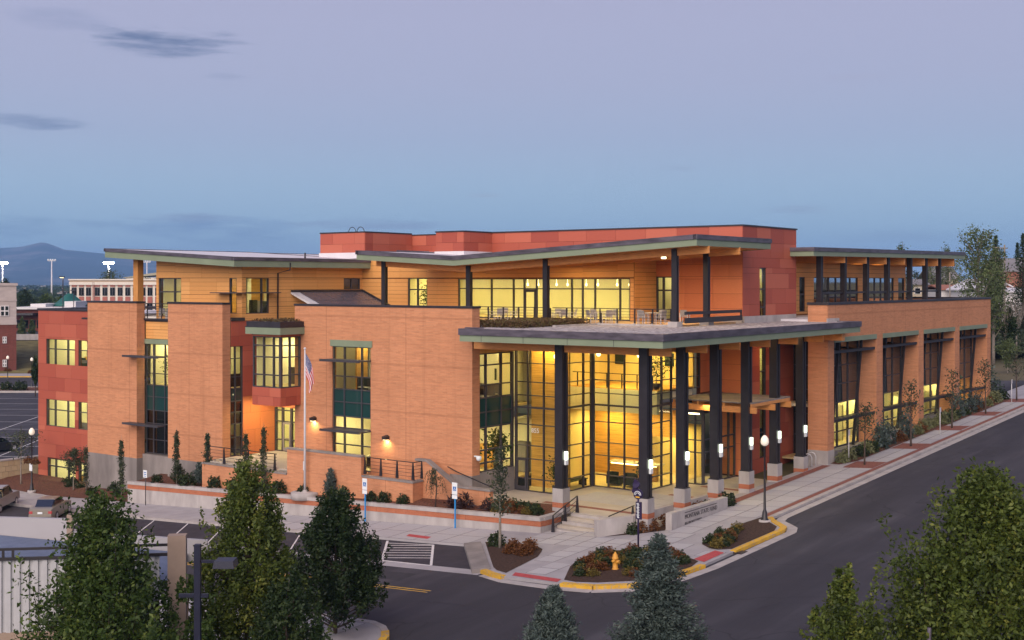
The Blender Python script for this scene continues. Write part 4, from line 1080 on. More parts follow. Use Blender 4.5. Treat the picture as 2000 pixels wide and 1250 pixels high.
part('interior_floor', MB().box(4.95, 17.2, 9.6, 12.75, .36, .43).box(9.2, 17.2, 5.62, 9.6, .36, .432), M['creamfloor'], B)
for (a, b, z, p, sz) in ((5.7, 11.2, 10.3, 150, .8), (8.3, 11.2, 10.3, 170, 1.4), (10.4, 7.6, 10.3, 200, 1.4), (13.8, 8.5, 10.3, 240, 2.0), (13, 11, 5.1, 130, 1.2), (12.5, 7.4, 5.1, 130, 1.2), (15.9, 7.5, 3.9, 120, .8)):
    lamp('ceiling_light', B, (a, b, z), sz, p * 1.9, (1, .74, .25))
for (a, b, z) in ((5.2, 9.75, 9.2), (9.4, 9.2, 9.2), (9.5, 6.1, 9.2)):
    part('pendant_lamp', MB().lathe([(.02, .5), (.02, .2), (.13, .1), (.15, 0), (.1, -.12), (.02, -.15)], 10, (a, b, z)), M['bulb'], B)
for k in range(8):
    part('pendant_lamp', MB().lathe([(.008, .6), (.012, .13), (.06, .07), (.07, 0), (.045, -.07), (.01, -.09)], 8, (16.6 + .5 * (k % 2), 11.2 + k * 1.35, 13.8)), M['bulb'], B)
part('strip_light', MB().box(13.72, 13.8, 4.0, 5.4, 5.12, 5.2), M['bulb'], B)
lamp('downlight', B, (12.5, 2.8, 5.9), .6, 25, (1, .72, .3))
lamp('terrace_fill', B, (12.5, 6.0, 15.4), 3, 330, (1, .66, .28)); lamp('terrace_fill', B, (12.5, 14.5, 15.1), 3, 230, (1, .70, .30)); lamp('terrace_fill', B, (12.5, 25, 15.0), 3, 90, (1, .70, .30))  # area lamps added under the roof for the warm glow on the terrace walls
lamp('soffit_fill', B, (13, 1.2, 10.4), 1.6, 120, (1, .62, .26)); lamp('soffit_fill', B, (21, .8, 10.4), 1.6, 110, (1, .62, .26)); lamp('soffit_fill', B, (3.2, 5.0, 10.4), 1.6, 90, (1, .66, .3))  # fill lamps added below the canopy soffit to warm walls and beams
for k in range(8): lamp('soffit_fill', B, (30 + k * 4.0, 4.0, 15.7), .8, 10, (1, .62, .26))  # added fill lamps along the pavilion soffit, no fixtures
for (a, b, z) in ((13, 1.2, 10.46), (21, .8, 10.46), (3.2, 5.0, 10.46), (12.5, 6.0, 15.6), (12.5, 14.5, 15.3), (12.5, 25, 15.2)): piece('added_fixture', 'tube', B, a - .12, a + .12, b - .12, b + .12, z - .03, z + .1)  # made-up glowing boxes standing as fixtures for the added lamps
o = bpy.data.curves.new('house_number', 'FONT'); o.body = '855'; o.size = .42; o.extrude = .01; o.align_x = 'CENTER'; o.materials.append(M['signwhite'])
def text_mesh(cu):
    tmp = bpy.data.objects.new(cu.name, cu); COL.objects.link(tmp); bpy.context.view_layer.update()
    me = bpy.data.meshes.new_from_object(tmp.evaluated_get(bpy.context.evaluated_depsgraph_get())); me.name = cu.name
    bpy.data.objects.remove(tmp); return me
t_ = obj('house_number', text_mesh(o), B, (4.80, 11.1, 4.25)); t_.rotation_euler = (math.radians(90), 0, -math.pi / 2)

# ------------------------------------------------------------------ vegetation
def leaves(name, c, size, mat, parent=None, rnd=None, up=.35, tint=None, dirs=None, aspect=.55, **kw):
    """many leaf-sized rhombs, each its own tone"""
    r = rnd or rng; n = len(c)
    nrm = r.normal(size=(n, 3)); nrm[:, 2] = np.abs(nrm[:, 2]) * (1 + up); nrm /= np.linalg.norm(nrm, axis=1)[:, None]
    d = r.normal(size=(n, 3)) if dirs is None else dirs + r.normal(size=(n, 3)) * .35
    d -= nrm * (d * nrm).sum(1)[:, None]; d /= np.linalg.norm(d, axis=1)[:, None] + 1e-9
    e = np.cross(nrm, d)
    L = size * r.uniform(.65, 1.3, n)[:, None]
    v = np.empty((n, 4, 3), np.float32)
    v[:, 0] = c - d * L * .5; v[:, 1] = c + e * L * .5 * aspect; v[:, 2] = c + d * L * .5; v[:, 3] = c - e * L * .5 * aspect
    me = bpy.data.meshes.new(name)
    me.vertices.add(n * 4); me.vertices.foreach_set('co', v.reshape(-1))
    me.loops.add(n * 4); me.loops.foreach_set('vertex_index', np.arange(n * 4, dtype=np.int32))
    me.polygons.add(n); me.polygons.foreach_set('loop_start', np.arange(0, n * 4, 4, dtype=np.int32)); me.polygons.foreach_set('loop_total', np.full(n, 4, np.int32))
    at_ = me.attributes.new('tint', 'FLOAT', 'POINT')
    tv = np.clip(r.normal(.45, .22, n), 0, 1) if tint is None else np.clip(tint + r.normal(0, .13, n), 0, 1)
    at_.data.foreach_set('value', np.repeat(tv.astype(np.float32), 4))
    me.update(); me.validate(); me.materials.append(M[mat])
    return obj(name, me, parent, **kw)


def broadleaf(name, label, loc, h, rad, n, size, mat, seed, cat='tree', crown0=.18, group=None, bark='bark', prof=None, clump=.42, nbr=60, trunk_r=None):
    r = np.random.default_rng(seed)
    t = thing(name, label, cat, loc, 0, group)
    tr = trunk_r or h * .016
    lean = r.normal(0, .02, 2) * h
    tp = [(lean[0] * (z / h) ** 2, lean[1] * (z / h) ** 2, z) for z in np.linspace(-.1, h * .9, 8)]
    mb = MB().tube(tp, [tr * (1 - .85 * k / 7) for k in range(8)], 7)
    prof = prof or (lambda s: math.sin(math.pi * min(1, max(0, s)) ** .75) ** .8)
    cs, ts = [], []
    for k in range(nbr):
        s = ((k + .5) / nbr) ** .85
        z0 = h * (crown0 + (1 - crown0) * s * .80)
        an = k * 2.399963 + r.uniform(-.4, .4)
        ln = rad * prof(s) * r.uniform(.55, 1.2)
        rise = (ln * r.uniform(.55, 1.25) + .06 * h) if s < .85 else (h - z0) * r.uniform(.6, 1.0)
        base = np.array([lean[0] * (z0 / h) ** 2, lean[1] * (z0 / h) ** 2, z0])
        tip = base + np.array([math.cos(an) * ln, math.sin(an) * ln, min(rise, (h - z0) * r.uniform(.72, 1.0))])
        mid = (base + tip) / 2 + np.array([0, 0, -.06 * ln])
        if k % 2 == 0: mb.tube([base, mid, tip], [tr * .32, tr * .2, tr * .07], 4, False)
        m = max(3, int(n / nbr * (.4 + prof(s)) / 1.1))
        f = r.beta(2.2, 1.15, m)[:, None]
        p = np.where(f < .5, base + (mid - base) * f * 2, mid + (tip - mid) * (f - .5) * 2)
        cr = clump * (.35 + .65 * prof(s)) * rad / 2.0
        q = r.normal(0, 1, (m, 3)) * np.array([1, 1, .8]) * cr * .62
        cs.append(p + q)
        out = np.linalg.norm((p + q)[:, :2] - base[:2], axis=1) / (rad + .01)
        ts.append(np.full(m, .45 + .14 * r.normal()))
    c = np.concatenate(cs); tt = np.concatenate(ts)
    part('trunk', mb, M[bark], t)
    leaves('crown', c, size, mat, t, r, tint=tt)
    return t


def shoot_tree(name, label, loc, h, rad, n, size, mat, seed, cat='tree', crown0=.1, group=None, bark='bark', prof=None, nsh=420, slen=.34, tight=.15, aspect=.5):
    """a crown of many upright leafy shoots on limbs, with lumps and gaps"""
    r = np.random.default_rng(seed)
    t = thing(name, label, cat, loc, 0, group)
    tr = h * .016
    tp = [(r.normal(0, .012) * z, r.normal(0, .012) * z, z) for z in np.linspace(-.1, h * .92, 9)]
    mb = MB().tube(tp, [tr * (1 - .88 * k / 8) for k in range(9)], 7)
    lob = r.uniform(0, 6.28, 6)
    cs, ds, ts = [], [], []
    for k in range(nsh):
        s = r.beta(1.05, 1.35); an = r.uniform(0, 6.28)
        R_ = rad * prof(s) * (1 + .16 * math.sin(3 * an + lob[0] + 4 * s) + .14 * math.sin(5 * an + lob[1] - 9 * s) + .10 * math.sin(2 * an + lob[2] + 13 * s))
        f = r.beta(2.6, 1.0)
        z0 = h * (crown0 + (1 - crown0) * s * .86)
        dr = np.array([math.cos(an), math.sin(an), 0.]) * r.uniform(.15, .75) * (1.05 - s) + np.array([0, 0, r.uniform(.55, 1.1)])
        dr /= np.linalg.norm(dr)
        L = min(slen * rad * r.uniform(.4, 1.25) * (1.9 if r.random() < .12 else 1) + .15, max(.12, (h - z0) * r.uniform(.75, 1.0) / dr[2]))
        base = np.array([math.cos(an) * R_ * f, math.sin(an) * R_ * f, z0 - .15 * R_ * f])
        if k % 5 == 0:
            zt = max(.3, z0 - .55 * R_ * f - .2); mb.tube([(0, 0, zt), tuple(base * .55 + np.array([0, 0, zt * .45 - .05])), tuple(base), tuple(base + dr * L * .7)], [tr * .34, tr * .22, tr * .12, .006], 4, False)
        m = int(n / nsh * r.uniform(.6, 1.4))
        u = r.uniform(0, 1, m)[:, None]
        p = base + dr * L * u + r.normal(0, 1, (m, 3)) * (tight * rad / 2.4 * (1.15 - .8 * u))
        cs.append(p); ts.append(np.full(m, .42 + .15 * r.normal()))
        ds.append(np.tile(dr * .5 + np.array([0, 0, -.35]), (m, 1)) + r.normal(0, .7, (m, 3)))
    part('trunk', mb, M[bark], t)
    leaves('crown', np.concatenate(cs), size, mat, t, r, tint=np.concatenate(ts), dirs=np.concatenate(ds), aspect=aspect, up=.1)
    return t


def conifer(name, label, loc, h, rad, n, size, mat, seed, droop=.12, rise=.25, group=None, cat='tree', fill=1.0):
    r = np.random.default_rng(seed)
    t = thing(name, label, cat, loc, 0, group)
    mb = MB().tube([(0, 0, -.1), (0, 0, h * .5), (0, 0, h * .97)], [h * .018, h * .010, .012], 7)
    cs, ds, ts = [], [], []
    nl = int(h * 5.5)
    for k in range(nl):
        s = (k + r.uniform(0, .5)) / nl
        z0 = h * (.03 + .95 * s); ln0 = rad * (1 - s) ** .82 + .06
        nb = 9 if s < .7 else 6
        for j in range(nb):
            an = 2 * math.pi * (j + r.uniform(-.35, .35)) / nb + k * 1.1
            ln = ln0 * r.uniform(.66, 1.15)
            dr = np.array([math.cos(an), math.sin(an), rise - droop * 0])
            tip = np.array([0, 0, z0]) + dr * ln
            if s < .9 and j % 2 == 0: mb.tube([(0, 0, z0), tuple(np.array([0, 0, z0]) + dr * ln * .5 - np.array([0, 0, droop * ln * .3])), tuple(tip)], [.018, .012, .005], 4, False)
            m = max(4, int(n / (nl * nb) * (ln / rad) * 2.3 * fill))
            f = r.beta(1.5, 1.0, m)
            p = np.array([0, 0, z0]) + dr * ln * f[:, None]
            side = np.cross(dr, [0, 0, 1.]); side /= np.linalg.norm(side)
            w = (.16 + .22 * (1 - f)) * ln * r.uniform(-1, 1, m)
            p = p + side * w[:, None] + r.normal(0, .035 + .03 * ln, (m, 3)) - np.array([0, 0, 1.]) * (droop * ln * np.sin(f * 3.14) * .5)[:, None]
            cs.append(p); ds.append(np.tile(dr, (m, 1)) + side * (np.sign(w) * .8)[:, None] + np.array([0, 0, .15])); ts.append(np.full(m, .45 + .12 * r.normal()))
    part('trunk', mb, M['bark'], t)
    leaves('crown', np.concatenate(cs), size, mat, t, r, tint=np.concatenate(ts), dirs=np.concatenate(ds), aspect=.3)
    return t


def column_tree(name, label, loc, h, rad, n, size, mat, seed, group=None):
    r = np.random.default_rng(seed)
    t = thing(name, label, 'tree', loc, 0, group)
    mb = MB().tube([(0, 0, -.1), (.03, 0, h * .5), (0, .02, h)], [.045, .03, .008], 6)
    cs, ts = [], []
    for k in range(46):
        s = k / 46; z0 = h * (.1 + .8 * s); an = k * 2.4 + r.uniform(-.5, .5); ln = rad * (1.15 - s) ** .7 * r.uniform(.5, 1.25)
        tip = np.array([math.cos(an) * ln * .7, math.sin(an) * ln * .7, z0 + ln * 1.7])
        if k % 3 == 0: mb.tube([(0, 0, z0), tuple(tip)], [.014, .004], 4, False)
        m = int(n / 46 * r.uniform(.4, 1.5)); f = r.uniform(.2, 1, m)[:, None]
        p = np.array([0, 0, z0]) * (1 - f) + tip * f + r.normal(0, rad * .16, (m, 3)); cs.append(p); ts.append(np.full(m, .5 + .13 * r.normal()))
    part('trunk', mb, M['bark_pale'], t)
    leaves('crown', np.concatenate(cs), size, mat, t, r, tint=np.concatenate(ts))
    return t


def shrub_data(n, size, mat, seed, flat=.7, spiky=False):
    r = np.random.default_rng(seed)
    d = r.normal(size=(n, 3)); d /= np.linalg.norm(d, axis=1)[:, None]; d[:, 2] = np.abs(d[:, 2])
    f = r.uniform(.35, 1.0, n) ** .6
    bumps = 1 + .22 * np.sin(d[:, 0] * 6 + seed) * np.cos(d[:, 1] * 5 + seed)
    c = d * (f * bumps)[:, None] * np.array([.5, .5, flat])
    o = leaves('foliage', c, size, mat, None, r, tint=np.full(n, .45), dirs=d.copy() if spiky else None, aspect=.25 if spiky else .55)
    me = o.data; bpy.data.objects.remove(o)
    return me


SHR = {('shrub', k): shrub_data(420, .17, 'shrub', 100 + k) for k in range(3)}
SHR.update({('silver', k): shrub_data(520, .15, 'silver', 200 + k, .75) for k in range(2)})
SHR.update({('plum', k): shrub_data(160, .34, 'plum', 300 + k, .8, True) for k in range(2)})
SHR.update({('rust', k): shrub_data(460, .15, 'rust', 400 + k, .7) for k in range(3)})
M['gold'] = leafmat('golden_flower', (.05, .045, .012), (.16, .12, .025), (.42, .29, .06))
SHR.update({('gold', k): shrub_data(420, .14, 'gold', 600 + k, .65) for k in range(3)})
SHR[('needle', 0)] = shrub_data(600, .15, 'needle', 500, 1.5)


def shrub(name, label, a, b, kind, k, sc, group=None, z=None, cat='shrub', h=1.0):
    o = obj(name, SHR[(kind, k)], None, Wd(a, b, (G(a, b) if z is None else z)), random.uniform(0, 6.28), (sc, sc, sc * h), label=label, category=cat)
    if group: o['group'] = group
    return o


# bed between the retaining wall and the building
def zret(b): return .45 - .0407 * (b - 5.8)
mb = MB()
bb = [5.9 + i * 2.02 for i in range(20)]
for b0, b1 in zip(bb, bb[1:]):
    for (a0, h0), (a1, h1) in (((-2.2, -.16), (-1.45, .12)), ((-1.45, .12), (.9, .42))):
        g = lambda a, b, h: Wd(a, b, zret(b) + h - (.25 if b > 30 else 0) * min(1, max(0, (b - 30) / 6)) + (-.2 if b < 12 else 0))
        mb.face(g(a0, b0, h0), g(a1, b0, h1), g(a1, b1, h1), g(a0, b1, h0))
part('mulch_bed', mb, M['mulch'], kind='structure')
mb = MB()
bb = [43.6 + i * 2 for i in range(13)]
for b0, b1 in zip(bb, bb[1:]):
    for a0, a1, h0, h1 in ((-2.3, 0, .02, .35), (0, 2.0, .35, .5)):
        mb.face(Wd(a0, b0, G(a0, b0) + h0), Wd(a1, b0, G(a1, b0) + h1), Wd(a1, b1, G(a1, b1) + h1), Wd(a0, b1, G(a0, b1) + h0))
part('mulch_bed', mb, M['mulch'], kind='structure')

# retaining wall with brick band and concrete cap
rwl = thing('retaining_wall', 'low concrete retaining wall with brick band and pale cap along the parking sidewalk', 'wall', P2, PHI)
c1, c2, c3 = MB(), MB(), MB()
bs = [5.5 + i * (38.4 / 8) for i in range(9)]
for b0, b1 in zip(bs, bs[1:]):
    for mbx, lo, hi, o in ((c1, None, -.52, 0), (c2, -.52, -.2, .012), (c3, -.2, .02, .05)):
        zl = lambda b: (G(-2.4, b) - .3) if lo is None else zret(b) + lo
        mbx.hexa([(-2.45 - o, b0, zl(b0)), (-2.15 + o, b0, zl(b0)), (-2.15 + o, b1, zl(b1)), (-2.45 - o, b1, zl(b1)),
                  (-2.45 - o, b0, zret(b0) + hi), (-2.15 + o, b0, zret(b0) + hi), (-2.15 + o, b1, zret(b1) + hi), (-2.45 - o, b1, zret(b1) + hi)])
for mbx, lo, hi, o in ((c1, -.9, -.07, 0), (c2, -.07, .25, .012), (c3, .25, .48, .05)):
    mbx.box(-2.14 + o, -.4, 5.5 - o, 5.8 + o, lo, hi)
part('concrete_wall', c1, M['conc'], rwl); part('brick_band', c2, M['brick_band'], rwl); part('concrete_cap', c3, M['conc'], rwl)

st = thing('entrance_steps', 'wide concrete steps rising from the corner plaza to the glass lobby', 'steps', P2, PHI)
for i in range(5):
    part('step', MB().box(-1.75 + i * .47, .56, 2.15, 5.15, -.6, -.24 + i * .155), M['plaza'] if i % 2 else M['conc'], st)
sw2 = thing('planter_wall', 'pale concrete planter wall beside the steps running behind the column pedestals', 'wall', P2, PHI)
c1 = MB()
for p, q in (((-2.35, 1.82), (-.45, .62)), ((-.45, .62), (8.6, .50))):
    d = Vector((q[0] - p[0], q[1] - p[1])).normalized(); nx, ny = -d.y * .17, d.x * .17
    zt = lambda a: .86 if a > -1 else .74
    c1.hexa([(p[0] - nx, p[1] - ny, -.6), (q[0] - nx, q[1] - ny, -.6), (q[0] + nx, q[1] + ny, -.6), (p[0] + nx, p[1] + ny, -.6), (p[0] - nx, p[1] - ny, zt(p[0])), (q[0] - nx, q[1] - ny, zt(q[0])), (q[0] + nx, q[1] + ny, zt(q[0])), (p[0] + nx, p[1] + ny, zt(p[0]))])
part('wall_body', c1, M['conc'], sw2)


def rail(label, pts, posts, h, wires, group=None, name='railing', k=.05):
    """handrail along grid points (a, b, z) with tapered posts"""
    t = thing(name, label, 'railing', Wd(*pts[0]), PHI, group)
    o = Vector(pts[0]); P = [Vector(p) - o for p in pts]
    m = MB()
    for p, q in zip(P, P[1:]): m.bar(p + Vector((0, 0, h)), q + Vector((0, 0, h)), k, k)
    part('handrail', m, M['steel'], t)
    for z in wires:
        m = MB()
        for p, q in zip(P, P[1:]): m.bar(p + Vector((0, 0, z)), q + Vector((0, 0, z)), .022, .022)
        part('rail_wire', m, M['steel'], t)
    for p in posts:
        p = Vector(p) - o
        part('rail_post', MB().hexa([p + Vector(v) for v in ((-.04, -.11, 0), (.04, -.11, 0), (.04, .11, 0), (-.04, .11, 0), (-.03, -.03, h), (.03, -.03, h), (.03, .03, h), (-.03, .03, h))]), M['steel'], t)
    return t


rail('black stair railing on three posts beside the retaining wall corner', [(-2.0, 4.95, -.38), (.5, 4.95, .4)], [(-2.0, 4.95, -.38), (-.75, 4.95, 0), (.5, 4.95, .4)], .98, (.25, .5, .72))
rail('short black handrail on the planter wall right of the steps', [(-1.5, 1.5, .15), (.2, .95, .55), (.35, .95, .55)], [(.2, .95, .55)], .7, ())
rail('black wire railing on the brick landing left of the stair wall', [(-1.4, 20.4, 1.5), (-1.4, 16.1, 1.5), (-.55, 16.1, 1.5)], [(-1.4, 20.3, 1.5), (-1.4, 18.9, 1.5), (-1.4, 17.5, 1.5), (-1.4, 16.15, 1.5), (-.6, 16.1, 1.5)], 1.1, (.2, .42, .64, .86))
rail('black wire railing in front of the lit side door recess', [(-1.35, 36.0, .95), (-1.35, 28.7, .95)], [(-1.35, 36.0, .95), (-1.35, 34.2, .95), (-1.35, 31.6, .95), (-1.35, 28.9, .95)], 1.15, (.2, .45, .7, .92))
rail('thin black handrail sloping down the brick side stairs', [(.15, 14.6, 1.35), (.15, 13.9, 1.1), (.15, 10.9, .35)], [], .95, ())
sb = thing('brick_stair_wall', 'stepped brick garden wall screening the side stairs below the large brick block', 'wall', P2, PHI)
part('wall_body', MB().box(-1.6, -1.3, 20.45, 27.4, -1.5, 2.58).box(-1.6, -1.3, 27.4, 36.3, -2.2, .82).box(-1.6, -1.3, 16.0, 20.45, -1.0, 1.32).box(-1.3, -.5, 16.0, 16.3, -1.0, 1.32)
     .hexa([(-.6, 10.6, -.6), (-.3, 10.6, -.6), (-.3, 16.0, -.6), (-.6, 16.0, -.6), (-.6, 10.6, 1.2), (-.3, 10.6, 1.2), (-.3, 13.2, 1.2), (-.6, 13.2, 1.2)])
     .hexa([(-.598, 13.2, 0), (-.302, 13.2, 0), (-.302, 15.7, 0), (-.598, 15.7, 0), (-.598, 13.2, 1.2), (-.302, 13.2, 1.2), (-.302, 15.7, 2.6), (-.598, 15.7, 2.6)]).box(-.597, -.303, 15.7, 16.6, 0, 2.6), M['brick'], sb)
part('wall_cap', MB().box(-1.65, -1.25, 20.4, 27.45, 2.58, 2.7).box(-1.65, -1.25, 27.46, 36.3, .82, .93).box(-1.65, -1.25, 15.95, 20.39, 1.32, 1.44).box(-1.24, -.62, 15.95, 16.35, 1.32, 1.438)
     .box(-.66, -.24, 10.55, 13.2, 1.2, 1.32).hexa([(-.66, 13.2, 1.2), (-.24, 13.2, 1.2), (-.24, 15.7, 2.6), (-.66, 15.7, 2.6), (-.66, 13.2, 1.32), (-.24, 13.2, 1.32), (-.24, 15.7, 2.73), (-.66, 15.7, 2.73)]).box(-.66, -.24, 15.7, 16.65, 2.6, 2.73), M['conc_grey'], sb)
for i in range(5): part('step', MB().box(-.3, .36, 11.3 + i * .5, 15.9, -.3, .4 + .16 * i), M['conc'], sb)

sg = thing('sign_wall', 'grey concrete sign wall lettered MONTANA STATE FUND between column pedestals', 'sign', P2, PHI)
part('wall_body', MB().box(.5, 7.3, -1.4, -1.02, -.4, 1.03), M['conc'], sg)
for body, x, z, sz in (("MONTANA STATE FUND", 2.0, .50, .36), ("855 FRONT STREET", 2.0, .17, .2)):
    o = bpy.data.curves.new('lettering', 'FONT'); o.body = body; o.size = sz; o.extrude = .008; o.space_character = 1.04; o.materials.append(M['dark'])
    q = obj('lettering', text_mesh(o), sg, (x, -1.41, z)); q.rotation_euler = (math.radians(90), 0, 0)
    bpy.context.view_layer.update(); wd = q.dimensions.x
    q.scale = ((3.9 if sz > .3 else 2.0) / max(wd, .1), 1, 1)
part('sign_bar', MB().box(2.0, 5.9, -1.415, -1.4, .84, .88), M['dark'], sg)

# lamps on the columns and walls
for k, (a, b, sd) in enumerate(COLS):
    where = ['column beside the steps', 'column at the canopy corner behind the purple sign', 'column behind the sign wall near its left end', 'column at the right end of the sign wall', 'column right of the entry canopy front', 'column with the thin line on its pedestal', 'last column beside the brick wing'][k]
    l = thing('column_lamp', 'glowing white box lamp on the ' + where, 'wall lamp', Wd(a, b, 3.35), PHI, 'white box lamps on the canopy columns')
    part('glow_box', MB().box(-.10, .12, -.42, -.28, .18, .66), M['white_lamp'], l)
    part('frosted_base', MB().box(-.1, .14, -.42, -.28, -.12, .155), M['signwhite'], l)
    lamp('lamp_glow', l, (0, -.5, .4), .25, 9, (.85, 1, .75), rot=(math.radians(-90), 0, 0), sy=.4)
for (b, z, lab) in ((26.75, 4.5, 'brown downlight on the brick wall between flagpole and tall window'), (19.95, 3.7, 'brown downlight on the brick wall right of the tall window')):
    l = thing('wall_lamp', lab, 'wall lamp', Wd(.37, b, z), PHI, 'brown downlights on the brick block')
    part('lamp_housing', MB().box(-.34, 0, -.19, .19, -.1, .1).hexa([(-.36, -.22, .1), (0, -.22, .1), (0, .22, .1), (-.36, .22, .1), (-.1, -.05, .2), (0, -.05, .2), (0, .05, .2), (-.1, .05, .2)]), M['pot'], l)
    part('lens', MB().box(-.3, -.03, -.14, .14, -.12, -.102), M['bulb'], l)
    lamp('lamp_glow', l, (-.16, 0, -.14), .16, 34, (1, .70, .28), spread=165)
l = thing('security_camera', 'white security camera on the brick corner beside the lobby window', 'camera', Wd(.6, 12.78, 3.0), PHI)
part('camera_body', MB().lathe([(.02, -.22), (.13, -.18), (.17, -.06), (.17, .06), (.1, .1)], 12, (0, -.35, 0)), M['signwhite'], l); part('bracket', MB().box(-.05, .05, -.3, 0, .02, .1), M['signwhite'], l)

# flagpole and flag
FB = 25.3; fz = zret(FB) + .1
fp = thing('flagpole', 'tall white flagpole on a round concrete base in the mulch bed', 'flagpole', Wd(-1.95, FB, fz), 0)
part('pole', MB().tube([(0, 0, 0), (0, 0, 5), (0, 0, 9.7)], [.085, .075, .045], 10), M['whitemetal'], fp)
part('base', MB().lathe([(.95, -.3), (.95, .12), (.9, .16), (.2, .17), (.14, .3)], 20), M['conc'], fp)
part('finial', MB().lathe([(.02, 0), (.09, .06), (.09, .12), (.02, .18)], 10, (0, 0, 9.69)), M['whitemetal'], fp); part('cleat', MB().box(-.12, -.07, -.04, .04, 1.6, 2.2), M['whitemetal'], fp)
t = NT("flag_cloth"); uv = t.tex('UV'); sp = t.new('ShaderNodeSeparateXYZ'); t.l.new(uv, sp.inputs[0])
def m_(op, a, b):
    n = t.new('ShaderNodeMath', operation=op)
    for i, v in enumerate((a, b)):
        if isinstance(v, (int, float)): n.inputs[i].default_value = v
        else: t.l.new(v, n.inputs[i])
    return n.outputs[0]
stp = m_('GREATER_THAN', m_('FRACT', m_('MULTIPLY', sp.outputs[1], 6.5), 0), .5)
c = t.mix(stp, (.50, .010, .022), (.74, .70, .70))
can = m_('MULTIPLY', m_('LESS_THAN', sp.outputs[0], .4), m_('GREATER_THAN', sp.outputs[1], 6 / 13))
vo = t.new('ShaderNodeTexVoronoi'); t.l.new(t.mapping(uv, (22.5, 16.7, 1)), vo.inputs['Vector']); vo.inputs['Scale'].default_value = 1.0; vo.inputs['Randomness'].default_value = .15
star = m_('LESS_THAN', vo.outputs['Distance'], .26)
c = t.mix(can, c, t.mix(star, (.010, .020, .14), (.8, .8, .8))); t.base(c); t.rough(.8)
fv, ff, fuv = [], [], []
NU, NV = 28, 16
for i in range(NU + 1):
    for j in range(NV + 1):
        u_, v_ = i / NU, j / NV
        # hangs limp from the hoist: the fly swings down along the pole in folds
        x = .05 + .58 * math.sin(math.pi * .5 * min(1, u_ * 1.25)) * (.42 + .58 * v_) + .05 * math.sin(v_ * 8 + u_ * 5) * u_
        y = .11 * math.sin(v_ * 7.5 + 3.2 * u_) * min(1, u_ * 3)
        z = 7.98 + 1.5 * v_ - u_ * (1.25 + .75 * v_)
        fv.append((x, y, z)); fuv.append((u_, v_))
for i in range(NU):
    for j in range(NV):
        q = i * (NV + 1) + j; ff.append((q, q + NV + 1, q + NV + 2, q + 1))
me = bpy.data.meshes.new('flag'); me.from_pydata(fv, [], ff); ul = me.uv_layers.new()
for lp in me.loops: ul.data[lp.index].uv = fuv[lp.vertex_index]
me.polygons.foreach_set('use_smooth', [True] * len(ff)); me.materials.append(t.m)
obj('flag', me, None, Wd(-1.95, FB, fz), 0, label='limp American flag with stars and stripes hanging from the white pole', category='flag')

# accessible parking signs, other sign posts
def park_sign(label, a, b, h=2.75, col='blue_post', group='accessible parking signs'):
    z = G(a, b)
    t = thing('parking_sign', label, 'sign', Wd(a, b, z), PHI, group)
    part('post', MB().box(-.035, .035, -.035, .035, -.1, h - .2), M[col], t)
    part('plate', MB().box(-.06, -.036, -.2, .2, h - .72, h), M['signwhite'], t)
    part('plate', MB().box(-.058, -.036, -.2, .2, h - .98, h - .75), M['signwhite'], t)
    part('blue_square', MB().box(-.066, -.061, -.12, .12, h - .5, h - .24), M['signblue'], t)
    w = MB(); w.tube([(-.07, .0, h - .27), (-.07, 0, h - .28)], .025, 8)
    w.box(-.071, -.068, -.012, .022, h - .4, h - .3).box(-.071, -.068, -.06, .012, h - .395, h - .372).box(-.071, -.068, -.075, -.05, h - .46, h - .395)
    for i in range(10):
        t0, t1 = math.pi * (.9 + 1.2 * i / 10), math.pi * (.9 + 1.2 * (i + 1) / 10)
        w.bar((-.07, -.005 + .065 * math.cos(t0) * -1, h - .41 + .065 * math.sin(t0)), (-.07, -.005 - .065 * math.cos(t1), h - .41 + .065 * math.sin(t1)), .012, .012)
    w.box(-.0665, -.0615, -.15, .15, h - .12, h - .09)
    part('wheelchair_symbol', w, M['signwhite'], t)
    return t


park_sign('left accessible parking sign on a blue post by the retaining wall', -2.75, 19.0)
park_sign('right accessible parking sign on a blue post by the retaining wall', -2.75, 11.6)
def plain_sign(label, loc, h, plate, grp=None, rot=PHI, mat='steel'):
    t = thing('sign_post', label, 'sign', loc, rot, grp)
    part('post', MB().tube([(0, 0, -.1), (0, 0, h)], .03, 6), M[mat], t)
    part('plate', MB().box(-.05, -.03, -plate[0] / 2, plate[0] / 2, h - plate[1], h), M['signwhite'], t)
    part('plate_text', MB().box(-.054, -.051, -plate[0] * .3, plate[0] * .3, h - plate[1] * .35, h - plate[1] * .25).box(-.054, -.051, -plate[0] * .3, plate[0] * .3, h - plate[1] * .6, h - plate[1] * .5).box(-.054, -.051, -plate[0] * .25, plate[0] * .25, h - plate[1] * .85, h - plate[1] * .76), M['signblue'], t)
    return t


